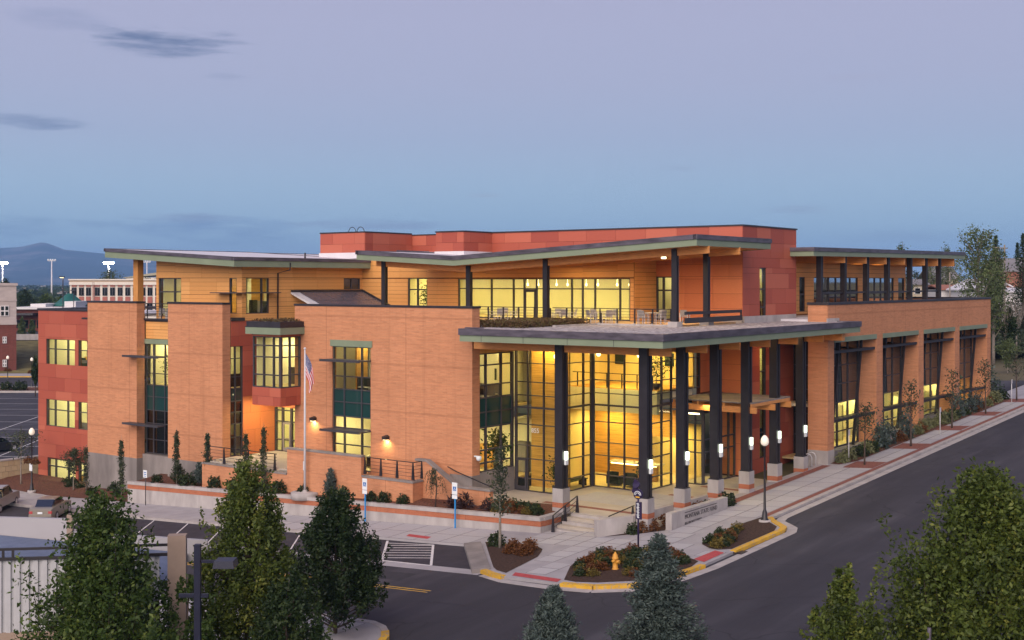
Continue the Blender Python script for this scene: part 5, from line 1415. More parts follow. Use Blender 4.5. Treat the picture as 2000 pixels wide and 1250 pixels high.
plain_sign('thin sign post with white plate before the left end of the retaining wall', Wd(-2.85, 41.2), 2.6, (.42, .55), mat='steel')
for a, b, lab in ((25.5, -1.75, 'thin pale sign post in the bed beside the nearest wing window'), (39.0, -3.9, 'thin pale sign post by the kerb between the second and third street tree'), (61.2, -3.4, 'thin pale sign post far up the sidewalk')):
    t = thing('sign_post', lab, 'sign', Wd(a, b), PHI, 'pale sign posts along the right sidewalk')
    part('post', MB().tube([(0, 0, -.1), (0, 0, 2.3)], .035, 6), M['whitemetal'], t); part('plate', MB().box(-.16, .16, -.04, -.03, 1.95, 2.35), M['whitemetal'], t)
for a in (22.9, 23.6):
    t = thing('bike_rack', 'pale hoop bike rack beside the last pedestal, %s one' % ('left' if a < 23 else 'right'), 'bike rack', Wd(a, .25), PHI, 'hoop bike racks')
    part('hoop', MB().tube([(0, -.3, 0), (0, -.3, .7), (0, -.2, .88), (0, 0, .95), (0, .2, .88), (0, .3, .7), (0, .3, 0)], .035, 7), M['whitemetal'], t)
# purple district sign
pp = thing('district_sign', 'purple pole sign with round emblem and vertical lettered panel by the flower bed', 'sign', Wd(-5.1, -2.6), PHI)
part('post', MB().tube([(0, 0, -.1), (0, 0, 3.1)], .05, 8), M['purple'], pp)
part('panel', MB().box(-.07, .0, -.22, .0, 1.75, 2.65).box(-.07, .0, .0, .12, 1.75, 2.65), M['purple'], pp)
mb = MB()
for i in range(12): mb.box(-.078, -.071, -.1 + (i % 2) * .03, .02 + (i % 3) * .02, 1.82 + i * .066, 1.86 + i * .066)
part('panel_text', mb, M['signwhite'], pp)
part('emblem', MB().tube([(-.06, .0, 3.05), (.06, .0, 3.05)], .27, 16).tube([(-.06, .1, 3.55), (.06, .1, 3.5)], [.2, .18], 12).hexa([(-.05, .06, 3.1), (.05, .06, 3.1), (.05, .36, 3.1), (-.05, .36, 3.1), (-.05, .0, 3.75), (.05, .0, 3.75), (.05, .22, 3.8), (-.05, .22, 3.8)]), M['purple'], pp)
mb = MB()
for rr in (.12, .2):
    for i in range(8):
        t0, t1 = math.pi * i / 8, math.pi * (i + 1) / 8
        mb.bar((-.075, math.cos(t0) * rr, 3.0 + math.sin(t0) * rr), (-.075, math.cos(t1) * rr, 3.0 + math.sin(t1) * rr), .03, .03)
part('emblem_arc', mb, M['signwhite'], pp); part('emblem_sun', MB().box(-.08, -.07, -.12, .12, 2.86, 2.93), M['yellow'], pp)
# hydrant
hy = thing('fire_hydrant', 'yellow fire hydrant in the flower bed at the street corner', 'fire hydrant', Wd(-8.7, -3.45), PHI)
part('barrel', MB().lathe([(.17, -.1), (.17, .05), (.13, .07), (.13, .5), (.17, .52), (.17, .57), (.14, .6), (.12, .72), (.06, .8), (.03, .86)], 12), M['hydrant'], hy)
part('nozzle', MB().tube([(-.24, 0, .45), (.24, 0, .45)], .065, 8), M['hydrant'], hy); part('nozzle', MB().tube([(0, -.25, .4), (0, 0, .4)], .085, 8), M['hydrant'], hy)


def acorn_lamp(label, loc, h, baskets=False, sign=False, group='acorn street lamps'):
    t = thing('street_lamp', label, 'street lamp', loc, PHI, group)
    part('pole', MB().lathe([(.24, -.1), (.24, .12), (.17, .2), (.13, .55), (.075, .7), (.06, h * .5), (.05, h - .75), (.09, h - .72), (.09, h - .66)], 12), M['steel'], t)
    part('footing', MB().lathe([(.34, -.2), (.34, .1), (.3, .12)], 14), M['conc'], t)
    part('globe', MB().lathe([(.1, 0), (.2, .08), (.235, .22), (.21, .4), (.13, .52), (.05, .6)], 14, (0, 0, h - .66)), M['acorn'], t)
    part('finial', MB().lathe([(.06, 0), (.03, .06), (.015, .14)], 8, (0, 0, h - .07)), M['steel'], t)
    if baskets:
        part('basket_arm', MB().bar((0, -.55, 2.75), (0, .55, 2.75), .04, .04), M['steel'], t)
        for s in (-1, 1):
            o = obj('flower_basket', SHR[('rust', 0)], t, (0, .5 * s, 2.3), 0, (.8, .8, .8))
    if sign: part('plate', MB().box(-.1, -.07, -.2, .2, 1.7, 2.3), M['signwhite'], t)
    return t


acorn_lamp('black acorn lamp post on a round footing in the corner flower bed', Wd(4.1, -5.35), 4.95)
acorn_lamp('black acorn lamp post with hanging flower baskets near the parked pickup', Wd(-2.2, 57.0, G(-2.2, 57.0) + .1), 5.3, True, True)
acorn_lamp('far acorn lamp post with flower basket at the edge of the parking lot', at(62, 757), 5.0, True)
acorn_lamp('farthest acorn lamp post before the dark brick corner building', at(15, 752), 5.0, True)

# flower mounds and shrubs
r9 = random.Random(5)
def scatter(poly, n, mind=.45):
    out = []; xs = [p[0] for p in poly]; ys = [p[1] for p in poly]; k = 0
    while len(out) < n and k < 6000:
        k += 1; p = (r9.uniform(min(xs), max(xs)), r9.uniform(min(ys), max(ys)))
        if inside(p, poly) and all(inside((p[0] + dx_, p[1] + dy_), poly) for dx_, dy_ in ((.25, 0), (-.25, 0), (0, .25), (0, -.25))) and all((p[0] - q[0]) ** 2 + (p[1] - q[1]) ** 2 > mind ** 2 for q in out): out.append(p)
    return out
F2 = [(-8.9, -1.2), (-6.5, -.6), (-5.2, -1.4), (-4.6, -3.0), (-4.7, -4.6), (-6.2, -6.4), (-9.6, -5.7), (-10.6, -4.4), (-10.9, -2.3)]
hyd_ = Vector((-8.7, -3.45)); tc_ = Vector((-61.1 + 8.7, -36.3 + 3.45)).normalized()
for p in scatter(F2, 62, .45):
    q_ = Vector(p) - hyd_; al_ = q_.dot(tc_)
    if -.45 < al_ < 2.0 and (q_ - tc_ * al_).length < .62: continue
    kd = r9.choice(['rust', 'shrub', 'rust', 'gold', 'shrub']); s_ = r9.uniform(.7, 1.0)
    shrub('green_clump' if kd == 'shrub' else 'flower_clump', {'rust': 'rust coloured', 'gold': 'golden yellow', 'shrub': 'dark green'}[kd] + ' flower clump in the hydrant bed', p[0], p[1], kd, r9.randrange(3), s_, {'rust': 'rust', 'gold': 'golden', 'shrub': 'green'}[kd] + ' clumps in the hydrant bed', cat='plant', h=.8)
for p in scatter([(-3.0, -5.9), (-2.2, -5.0), (-.6, -4.5), (2.2, -4.6), (1.4, -5.4), (-1, -6.0), (-2.6, -6.6)], 20, .42):
    kd = r9.choice(['rust', 'gold', 'shrub', 'rust']); shrub('flower_clump', {'rust': 'rust coloured', 'gold': 'golden', 'shrub': 'low green'}[kd] + ' clump in the lamp post bed', p[0], p[1], kd, r9.randrange(3), r9.uniform(.6, .95), {'rust': 'rust', 'gold': 'golden', 'shrub': 'green'}[kd] + ' clumps in the lamp post bed', cat='plant', h=.85)
for p in scatter([(-6.6, 2.9), (-5.7, 3.7), (-5.9, 5.0), (-7.6, 4.2), (-7.8, 2.5)], 10, .45):
    shrub('flower_clump', 'rust coloured flower clump in the triangular corner bed', p[0], p[1], 'rust', r9.randrange(3), r9.uniform(.7, .95), 'rust clumps in the triangular bed', cat='plant')
for p in scatter([(-2.1, 1.2), (-.6, .3), (.5, .1), (.3, -1.0), (-1.0, -.1)], 9, .45) + scatter([(1.0, .1), (7.2, .1), (7.2, -.8), (1.0, -.9)], 7, .6):
    shrub('flower_clump', 'rust coloured flower clump between the sign wall and the steps', p[0], p[1], r9.choice(['rust', 'rust', 'shrub']), r9.randrange(3), r9.uniform(.7, .95), 'clumps by the sign wall', cat='plant')
for p in scatter([(-2.0, 5.95), (-.5, 6.3), (.4, 7.5), (.2, 10.2), (-2.0, 10.4)], 15, .55):
    kd = r9.choice(['rust', 'gold', 'shrub']); shrub('flower_clump', {'rust': 'rust coloured', 'gold': 'amber', 'shrub': 'green'}[kd] + ' flower clump in the raised bed below the first column', p[0], p[1], kd, r9.randrange(3), r9.uniform(.6, .95), {'rust': 'rust', 'gold': 'amber', 'shrub': 'green'}[kd] + ' clumps in the raised bed', z=zret(p[1]) - .02, cat='plant')
shrub('shrub', 'dark green shrub at the back of the triangular corner bed', -5.95, 6.0, 'shrub', 0, 1.1)
shrub('shrub', 'small green shrub at the right end of the sign wall', 8.1, -.95, 'shrub', 1, 1.2)
for i, (b, kd, s_) in enumerate([(30.6, 'shrub', 1.2), (29.4, 'shrub', 1.2), (27.9, 'shrub', 1.3), (25.6, 'shrub', 1.0), (21.9, 'silver', 1.1), (19.3, 'shrub', .9), (18.2, 'shrub', 1.0), (16.6, 'shrub', .9), (12.7, 'plum', 1.1), (11.8, 'plum', 1.1), (10.2, 'plum', .9), (32.6, 'shrub', 1.1), (34.6, 'shrub', 1.2), (37.5, 'shrub', 1.3), (41.2, 'shrub', .9)]):
    words = {'shrub': 'low dark green shrub', 'silver': 'pale feathery shrub', 'plum': 'spiky plum coloured shrub'}[kd]
    shrub('shrub', words + ' in the mulch above the retaining wall', -1.85 if kd != 'plum' else -1.5, b, kd, i % 2, s_, words + 's above the retaining wall', z=zret(b) + .02)
for i in range(12):
    b = 45 + i * 1.1 + r9.uniform(-.4, .4); a = r9.choice([-1.2, .2, 1.2])
    shrub('shrub', 'low dark shrub in the mulch below the red panel wall', a, b, 'shrub', i % 3, r9.uniform(.8, 1.2), 'shrubs below the red panel wall', z=G(a, b) + .2)
for i in range(30):
    a = 25.4 + i * 1.33 + r9.uniform(-.3, .3); kd = ['silver', 'needle', 'silver', 'rust', 'shrub'][(i * 7 + i // 3) % 5]
    words = {'silver': 'pale silvery green shrub', 'needle': 'blue green upright juniper', 'rust': 'rusty low shrub', 'shrub': 'dark green shrub'}[kd]
    shrub('shrub', words + ' in the bed under the wing windows', a, -1.45 + r9.uniform(-.25, .25), kd, 0 if kd == 'needle' else i % 2, r9.uniform(1.0, 1.5), words + 's under the wing windows', h=1.0 if kd != 'needle' else r9.uniform(.9, 1.3))
r_ = np.random.default_rng(3)
pts = np.stack([r_.uniform(1.4, 9.4, 9000), r_.uniform(9.7, 13.8, 9000), 11.16 + r_.uniform(0, .42, 9000)], 1)
sed = leaves('sedum_planting', pts, .16, 'sedum', None, r_, kind='stuff', label='reddish green sedum planting on the canopy roof edge'); sed.location = P2; sed.rotation_euler = (0, 0, PHI)
pts = np.stack([r_.uniform(-1.7, 4.5, 2200), r_.uniform(28.0, 31.0, 2200), 11.22 + r_.uniform(0, .3, 2200) ** 1.3], 1)
sed = leaves('sedum_planting', pts, .15, 'sedum', None, r_, kind='stuff', label='brown sedum planting on top of the bay window'); sed.location = P2; sed.rotation_euler = (0, 0, PHI)

# small trees on the site
zb_ = lambda b: zret(b) + .02
for i, (px, top, b, a) in enumerate([(237, 850, None, -1.9), (345, 835, None, -1.6), (405, 840, None, -1.3), (480, 840, None, -1.2), (515, 825, None, -1.95), (168, 868, None, -1.5)]):
    # x of the photo fixes b on the line a = const
    lo, hi = 5.0, 70.0
    for _ in range(40):
        m_b = (lo + hi) / 2; p = Wd(a, m_b)
        if 1000 + p.x / p.y * FPX > px: lo = m_b
        else: hi = m_b
    p = Wd(a, m_b); z0 = (zb_(m_b) if m_b < 43.5 else G(a, m_b) + .1); hgt = HCAM - (top - YH) / FPX * p.y - z0
    column_tree('aspen', ['slim columnar aspen before the first grey concrete base', 'slim aspen right of the tall window between brick piers', 'slim aspen at the corner of the second brick pier', 'slim dark aspen before the side door recess', 'slim aspen before the railing of the side door recess', 'thin sparse aspen at the corner of the red panel wall'][i], Vector((p.x, p.y, z0)), hgt, .42, [1500, 1700, 1700, 1300, 1300, 900][i], .15, 'aspen', 40 + i, 'columnar aspens along the facade')
conifer('juniper', 'small cone shaped juniper by the stair wall right of the flagpole', Wd(-1.95, 22.9, zret(22.9)), 2.0, .5, 2600, .14, 'needle', 61, rise=.9)
conifer('juniper', 'small rounded juniper behind the thin sign post', Wd(-1.3, 39.3, zret(39.3) - .2), 1.6, .55, 1800, .14, 'shrub', 62, rise=1.0)
conifer('juniper', 'small pointed juniper between two aspens by the concrete base', Wd(-1.3, 37.0, zret(37.0)), 1.7, .45, 1800, .14, 'needle', 63, rise=1.0)
# weeping small tree
wt = thing('weeping_tree', 'small weeping tree with drooping grey green branches by the stair wall', 'tree', Wd(-1.9, 13.9, zret(13.9)), 0)
r_ = np.random.default_rng(8); mb = MB().tube([(0, 0, -.1), (.1, 0, 1.2), (.0, 0, 2.3)], [.05, .04, .02], 6); cs = []
for k in range(38):
    an = r_.uniform(0, 6.28); z0 = r_.uniform(1.2, 2.3); ln = r_.uniform(.3, .85)
    f = np.linspace(0, 1, 26)[:, None]
    p = np.array([0, 0, z0]) + np.array([math.cos(an), math.sin(an), 0]) * ln * np.sqrt(f) + np.array([0, 0, 1.]) * (.25 * np.sin(f * 2.2) - r_.uniform(.6, 1.5) * f ** 2)
    cs.append(p + r_.normal(0, .035, p.shape))
    if k % 3 == 0: mb.tube([tuple(q) for q in p[::6]], .008, 3, False)
part('trunk', mb, M['bark'], wt); leaves('crown', np.concatenate(cs), .15, 'aspen', wt, r_, dirs=np.tile([0, 0, -1.], (38 * 26, 1)), aspect=.25)
broadleaf('young_tree', 'young street tree with bare trunk in the triangular corner bed', Wd(-6.5, 5.35), 5.7, .72, 1150, .16, 'aspen', 71, crown0=.28, nbr=34, clump=.7, bark='bark_pale', prof=lambda s: .9 - .55 * s)
for i, (a, b) in enumerate(PITS[:5]):
    broadleaf('street_tree', ['young street tree in the nearest brick tree pit', 'young street tree in the second tree pit from the corner', 'young street tree in the middle tree pit', 'young street tree in the fourth tree pit', 'young street tree in the farthest tree pit by the wing end'][i], Wd(a, b), [4.6, 5.2, 5.0, 5.0, 5.0][i], 1.2, 430, .19, 'aspen', 80 + i, crown0=.34, nbr=22, clump=.6, bark='bark', prof=lambda s: .95 - .6 * s, group='young trees along the right sidewalk')
broadleaf('young_tree', 'young tree with pale trunk in front of the lowest red panel window', Wd(-.6, 53.6, G(-.6, 53.6) + .2), 3.5, .9, 1500, .16, 'aspen', 90, crown0=.35, nbr=26, clump=.7, bark='bark_pale')
broadleaf('young_tree', 'sparse young tree left of the basket lamp post', Wd(-1.0, 60.5, G(-1, 60.5) + .2), 4.6, 1.5, 800, .17, 'aspen', 91, crown0=.4, nbr=24, clump=.7, bark='bark_pale')

# ------------------------------------------------------------------ foreground trees
gz = lambda X, Y: G(*ab(X, Y))
def front_tree(fn, name, label, px, top, Y, rad, n, size, mat, seed, **kw):
    X = (px - 1000) / FPX * Y; z0 = gz(X, Y) - .1
    return fn(name, label, Vector((X, Y, z0)), HCAM - (top - YH) / FPX * Y - z0, rad, n, size, mat, seed, **kw)


ov = lambda s: (1.0 - .95 * s ** 1.0) * (.84 + .16 * min(1, s / .16)) + .03
ov2 = lambda s: (1.0 - .95 * s ** 1.15) * (.78 + .22 * min(1, s / .2)) + .03
rd3 = lambda s: (1.0 - .88 * s ** 2.2) * (.74 + .26 * min(1, s / .22)) + .02
front_tree(shoot_tree, 'maple_tree', 'broad dark green maple at the lower left before the ribbed metal wall', 207, 948, 38, 3.7, 46000, .155, 'leaf', 1, prof=ov, nsh=520)
front_tree(shoot_tree, 'maple_tree', 'tall maple behind the dark lamp post at the lower left', 482, 885, 44, 2.7, 40000, .155, 'leaf2', 2, prof=ov2, nsh=400)
front_tree(shoot_tree, 'maple_tree', 'dark rounded maple with visible trunk on the near sidewalk', 655, 950, 53.5, 2.0, 27000, .16, 'leaf_dark', 3, crown0=.16, prof=rd3, nsh=420)
front_tree(shoot_tree, 'maple_tree', 'large olive green tree filling the lower right corner', 1930, 908, 36, 4.6, 62000, .155, 'leaf2', 4, prof=lambda s: (1.0 - .97 * s ** .88) + .03, nsh=620, slen=.28)
front_tree(shoot_tree, 'maple_tree', 'small yellow green tree left of the large lower right tree', 1650, 1092, 35, 1.5, 17000, .14, 'leaf2', 5, prof=rd3, nsh=170, tight=.2)
front_tree(shoot_tree, 'maple_tree', 'dark low maple between the lamp post and the rounded maple', 560, 1100, 40, 1.5, 15000, .15, 'leaf_dark', 6, prof=rd3, nsh=190, tight=.2)
front_tree(shoot_tree, 'maple_tree', 'low maple branches left of the lamp post bracket', 365, 1090, 39, 1.0, 9000, .15, 'leaf', 16, prof=rd3, nsh=120, tight=.2)
front_tree(conifer, 'blue_spruce', 'blue grey spruce rising in front of the corner flower bed', 1287, 1032, 42, 2.15, 36000, .15, 'needle', 7, rise=.18)
front_tree(conifer, 'juniper', 'dense blue grey juniper at the bottom edge left of the spruce', 1080, 1140, 42, 1.25, 26000, .15, 'needle', 8, rise=1.0)

# neighbouring building, lower left
Yn = 40.0
nx = lambda px, Y: (px - 1000) / FPX * Y
zz = lambda py, Y: HCAM - (py - YH) / FPX * Y
nb = thing('metal_building', 'low white ribbed metal building with tan piers and a blue metal roof at lower left', 'building', (nx(-60, Yn), Yn, gz(nx(100, Yn), Yn)), math.radians(8))
zb0 = gz(nx(100, Yn), Yn)
L_ = nx(360, Yn) - nx(-60, Yn)
H1 = zz(1098, Yn) - zb0
mb = MB(); k = 0; x = 0.0
prof_, pw2 = [], .14
while x < L_ - 1.2:
    mb.hexa([(x, 0, -.6), (x + pw2, 0, -.6), (x + pw2, .1, -.6), (x, .1, -.6), (x, 0, H1), (x + pw2, 0, H1), (x + pw2, .1, H1), (x, .1, H1)])
    mb.box(x + pw2, x + .28, .06, .1, -.6, H1); x += .28
part('ribbed_wall', mb, plain('ribbed_metal', (.42, .42, .44), .5, .06), nb)
part('tan_plinth', MB().box(-.1, L_ - .9, -.04, .2, -.6, H1 - 2.3), plain("tan_stucco", (.32, .24, .19), .9, .08), nb)
tanm = bpy.data.materials["tan_stucco"]
part('tan_pier', MB().box(L_ - .70, L_ - .12, -.1, .3, -.6, H1 + .68), tanm, nb); part('tan_pier', MB().box(2.05, 2.25, 4.58, 4.9, H1 - 1, H1 + .6), tanm, nb)
M['parapet_white'] = plain('parapet_white', (.40, .385, .40), .8, .05, .6)
part('white_parapet', MB().hexa([(-1, 4.6, H1 - .5), (2.05, 4.6, H1 - .5), (2.05, 4.8, H1 - .5), (-1, 4.8, H1 - .5), (-1, 4.6, H1 + .62), (2.05, 4.6, H1 + .46), (2.05, 4.8, H1 + .46), (-1, 4.8, H1 + .62)]).hexa([(2.25, 4.6, H1 - 1.2), (L_ + .1, 4.6, H1 - 1.2), (L_ + .1, 4.8, H1 - 1.2), (2.25, 4.8, H1 - 1.2), (2.25, 4.6, H1 + .0), (L_ + .1, 4.6, H1 - .45), (L_ + .1, 4.8, H1 - .45), (2.25, 4.8, H1 + .0)]), M['parapet_white'], nb)
rf = MB()
for i in range(26):
    y = .3 + i * .165; za = lambda x: H1 - .30 + (y - .25) / 4.33 * .34 * (1 - (x + 1) / (L_ + .4)) - .6 * (x + 1) / (L_ + .4)
    rf.hexa([(-1, y, za(-1) - .03), (L_ - .6, y, za(L_ - .6) - .03), (L_ - .6, y + .1, za(L_ - .6) - .03), (-1, y + .1, za(-1) - .03), (-1, y, za(-1) + .04), (L_ - .6, y, za(L_ - .6) + .04), (L_ - .6, y + .1, za(L_ - .6) + .04), (-1, y + .1, za(-1) + .04)])
rf.hexa([(-1, .25, H1 - .4), (L_ - .6, .25, H1 - 1.0), (L_ - .6, 4.58, H1 - 1.0), (-1, 4.58, H1 - .06), (-1, .25, H1 - .32), (L_ - .6, .25, H1 - .92), (L_ - .6, 4.58, H1 - .92), (-1, 4.58, H1 + .02)])
part('metal_roof', rf, plain("blue_metal", (.15, .19, .30), .45, .1, 2, .3), nb)
mb = MB().box(-.2, L_ - .65, -.05, .03, H1 + .34, H1 + .42).box(-.2, L_ - .65, -.05, .03, H1 + .02, H1 + .12)
for x in (1.0, 1.3, 3.2, 3.5, 5.2): mb.box(x, x + .07, -.045, .025, H1 + .1, H1 + .36)
part('roof_rail', mb, M['steel'], nb)
# shoebox lamp post lower left
Yl = 35.0
lp = thing('lamp_post', 'dark blue square lamp post with a flat box head at lower left', 'street lamp', (nx(386, Yl), Yl, gz(nx(386, Yl), Yl)), 0)
h_ = zz(1063, Yl) - lp.location.z
bluem = plain("blue_black_metal", (.013, .015, .034), .4, .15, 2)
part('pole', MB().box(-.085, .085, -.085, .085, -.2, h_), bluem, lp); part('arm', MB().box(.1, .5, -.03, .03, h_ - .52, h_ - .44), bluem, lp)
part('lamp_head', MB().hexa([(.48, -.3, h_ - .62), (1.08, -.3, h_ - .62), (1.08, .3, h_ - .62), (.48, .3, h_ - .62), (.52, -.27, h_ - .42), (1.04, -.27, h_ - .42), (1.04, .27, h_ - .42), (.52, .27, h_ - .42)]), bluem, lp)
part('bracket', MB().box(-.52, .3, -.04, .04, h_ - 1.48, h_ - 1.38), bluem, lp)
Yl = 37.0
lp = thing('lamp_post', 'grey pole partly hidden by the large lower right tree', 'street lamp', (nx(1815, 34), 34.0, gz(nx(1815, 34), 34)), 0)
part('pole', MB().tube([(0, 0, 0), (0, 0, zz(1226, 34) - lp.location.z)], .055, 8), M['gutter'], lp)

# ------------------------------------------------------------------ left background
ZL = -3.30
def flat(name, pts, z, mat): return part(name, MB().poly([(x, y, z) for x, y in pts]), M[mat] if isinstance(mat, str) else mat, kind='structure')
flat('parking_lot', [(-95, 118), (-46, 118), (-40, 128), (-45, 196), (-110, 196)], ZL + .0, 'asphalt')
mb = MB()
for k in range(9):
    y = 124 + k * 7.6
    mb.poly([(-80, y + 1.5, ZL + .012), (-44 + .0 * k, y, ZL + .012), (-44, y + .16, ZL + .012), (-80, y + 1.66, ZL + .012)])
for x in (-58.5, -51.0): mb.poly([(x, 124, ZL + .016), (x + .14, 124, ZL + .016), (x - 3.86, 186, ZL + .016), (x - 4.0, 186, ZL + .016)])
part('lot_line', mb, M['white'], kind='structure')
flat('road', [(-180, 207), (-50, 207), (-50, 228), (-180, 228)], ZL + .004, 'asphalt')
part('kerb', MB().box(-180, -50, 228, 228.5, ZL - .2, ZL + .18), M['yellow'], kind='structure')
part('kerb', MB().box(-180, -50, 197.5, 198, ZL - .2, ZL + .16).box(-180, -50, 205.5, 206, ZL - .2, ZL + .16), M['conc'], kind='structure')
flat('mulch_bed', [(-180, 198), (-50, 198), (-50, 205.5), (-180, 205.5)], ZL + .1, 'mulch')
flat('sidewalk', [(-180, 228.5), (-50, 228.5), (-50, 236), (-180, 236)], ZL + .12, 'walkjoint')
for k in range(9): 
    o = shrub('shrub', 'small shrub in the far parking lot island', 0, 0, r9.choice(['shrub', 'silver']), k % 2, r9.uniform(1.4, 2.2), 'shrubs in the far parking lot island')
    o.location = (-86 + k * 2.6, 201 + r9.uniform(-1.5, 1.5), ZL + .1)
M['dry_grass'] = plain('dry_grass', (.15, .125, .045), .95, .4, .5)
mb = MB()
for (y0, z0), (y1, z1) in (((236, ZL + .1), (262, -.9)), ((262, -.9), (281, .9))): mb.face((-260, y0, z0), (-60, y0, z0), (-60, y1, z1), (-260, y1, z1))
part('grass_bank', mb, M['dry_grass'], kind='structure')
flat('upper_lot', [(-260, 281), (-60, 281), (-60, 420), (-260, 420)], 1.0, 'asphalt')
t = thing('block_wall', 'long pale low wall along the upper lot behind the grass bank', 'wall', (-160, 282, .8), 0); part('wall_body', MB().box(-60, 90, 0, .4, 0, 1.5), M['conc'], t)
Yc = 240.0
cb = thing('corner_building', 'cream and dark brick corner building cut off by the left picture edge', 'building', (nx(32, Yc), Yc, ZL), math.atan(.395))
split_fin = plain("cream_block", (.40, .34, .32), .9, .12, .5, stretch=(1, 1, 3))
zc = lambda py: zz(py, Yc) - ZL
part('brick_wall', MB().box(-22, 0, 0, 20, -.5, zc(633)), M['brick_dark'], cb)
part('block_wall', MB().box(-22, 0, -.05, 20, zc(633), zc(558)).box(-22, .25, -.25, 20, zc(558), zc(553)).box(-22, .1, -.14, 20, zc(588), zc(585)).box(-22, .1, -.14, 20, zc(634), zc(629)), split_fin, cb)
winw = lambda px: nx(px, Yc) - nx(32, Yc)
for (x0, x1, y0, y1) in ((3, 18.5, 617, 597), (-40, -24, 617, 597), (7, 14.5, 670, 657), (7, 14.5, 716, 702), (-30, -20, 716, 702), (-30, -20, 670, 657)):
    f = part('window', MB().box(winw(x0), winw(x1), -.2, -.06, zc(y0), zc(y1)), M['white'], cb)
    for i in range(2):
        for j in range(2):
            w0 = (winw(x1) - winw(x0)) / 2; h0 = (zc(y1) - zc(y0)) / 2
            piece('pane', 'darkglass', f, winw(x0) + i * w0 + .12, winw(x0) + (i + 1) * w0 - .12, -.24, -.2, zc(y0) + j * h0 + .12, zc(y0) + (j + 1) * h0 - .12)
part('rooftop_tree_box', MB().box(-4.6, -3.7, 1, 2, zc(553), zc(541)), M['brick_dark'], cb)
# white institutional building
Yw = 420.0
wb = thing('office_block', 'white framed office block with brick panels and dark windows behind the roof edge', 'building', (nx(135, Yw), Yw, ZL), math.radians(-2))
zw = lambda py: zz(py, Yw) - ZL; xw = lambda px: nx(px, Yw) - nx(135, Yw)
stone = plain("white_stone", (.66, .60, .52), .85, .06, .3); spd = plain("brick_spandrel", (.36, .13, .10), .9, .12, .5)
part('wall', MB().box(0, xw(420), .6, 30, 0, zw(546)), stone, wb)
part('cornice', MB().box(-.3, xw(420) + .3, -.1, 30.3, zw(547.5), zw(545)).box(-.1, xw(420), .1, .55, zw(556.5), zw(551)), stone, wb)
part('frieze', MB().box(0, xw(420), .35, .55, zw(551), zw(547.5)), plain("tan_frieze", (.50, .38, .28), .9, .08), wb)
k = 0
for px in [139, 153.5, 167.5, 185, 200, 215, 230, 245, 260, 275, 289, 304]:
    w0 = 9.6
    for (yb_, yt_) in ((577.5, 561.5), (606, 592)):
        f = part('window', MB().box(xw(px), xw(px + w0), .32, .58, zw(yb_), zw(yt_)), M['frame'], wb)
        for i in range(2):
            piece('pane', 'darkglass' if px != 275 or i else 'cream', f, xw(px) + .15 + i * (xw(px + w0) - xw(px)) / 2, xw(px) - .1 + (i + 1) * (xw(px + w0) - xw(px)) / 2, .25, .31, zw(yb_) + .15, zw(yt_) - .15)
    part('spandrel', MB().box(xw(px), xw(px + w0), .35, .58, zw(591.5), zw(579.5)), spd, wb); part('spandrel', MB().box(xw(px), xw(px + w0), .35, .58, zw(560), zw(554.5)), spd, wb)
for px in (181, 183.5): part('drainpipe', MB().box(xw(px), xw(px) + .2, .1, .3, 0, zw(551)), spd, wb)
# low flat buildings with a green pyramid roof
Yg = 330.0
gb = thing('pavilion', 'low flat white roofed building with a green pyramid roof', 'building', (nx(105, Yg), Yg, ZL), 0)
xg = lambda px: nx(px, Yg) - nx(105, Yg); zg_ = lambda py: zz(py, Yg) - ZL
part('wall', MB().box(xg(26), xg(139), 0, 25, 0, zg_(604)), M['brick_dark'], gb)
for k in range(9): piece('window', 'darkglass', gb, xg(30) + k * 1.9, xg(30) + k * 1.9 + 1.5, -.08, -.02, 5.2, 7.4)
part('flat_roof', MB().box(xg(22), xg(142), -1.2, 26, zg_(604), zg_(600)).box(xg(48), xg(78), 4, 16, zg_(600), zg_(594)).box(xg(118), xg(140), 3, 16, zg_(600), zg_(589)), M['white'], gb)
part('awning', MB().box(xg(26), xg(75), -4, -.05, zg_(615), zg_(611)), M['dark'], gb)
hw_ = xg(138) - xg(72)
part('pyramid_roof', MB().lathe([(hw_ * .70, zg_(599)), (hw_ * .42, zg_(592)), (hw_ * .10, zg_(574.5)), (hw_ * .06, zg_(574))], 4, (0, 12, 0)), plain("green_roof", (.02, .12, .10), .5, .1), gb)
for px, top, Y, f, lab in ((5, 514, 640, 1, 'bright stadium light above the corner building'), (101, 508, 640, .12, 'stadium light pole with twin lamps beside the mountain'), (212, 514, 640, 1, 'bright stadium light above the white office block'), (287, 511, 700, .12, 'small stadium light behind the wood clad post')):
    t = thing('stadium_light', lab, 'floodlight', (nx(px, Y), Y, ZL), 0)
    h_ = zz(top, Y) - ZL
    part('pole', MB().tube([(0, 0, 0), (0, 0, h_ * .6), (0, 0, h_)], [.45, .38, .25], 6), M['whitemetal'], t)
    part('crossarm', MB().box(-2.0, 2.0, -.2, .2, h_ - .5, h_ - .2), M['whitemetal'], t)
    for i in range(4):
        part('flood_lamp', MB().lathe([(.15, -.3), (.85 if f == 1 else .40, -.1), (.85 if f == 1 else .40, .35), (.2, .6)], 8, (-1.8 + i * 1.2, 0, h_)), M['flood'] if f == 1 else M['signwhite'], t)
for px, top, Y, lab in ((123, 541, 260, 'dark parking lot lamp post with a flat head beside the office block'), (144, 567, 300, 'dark double headed lamp post before the office block')):
    t = thing('lamp_post', lab, 'street lamp', (nx(px, Y), Y, ZL), 0); h_ = zz(top, Y) - ZL
    part('pole', MB().tube([(0, 0, 0), (0, 0, h_)], .1, 6), M['steel'], t); part('lamp_head', MB().box(-.75, .3, -.3, .3, h_ - .12, h_ + .12), M['steel'], t)
    if px == 123: part('lens', MB().box(-.6, .1, -.2, .2, h_ - .16, h_ - .125), M['bulb'], t)
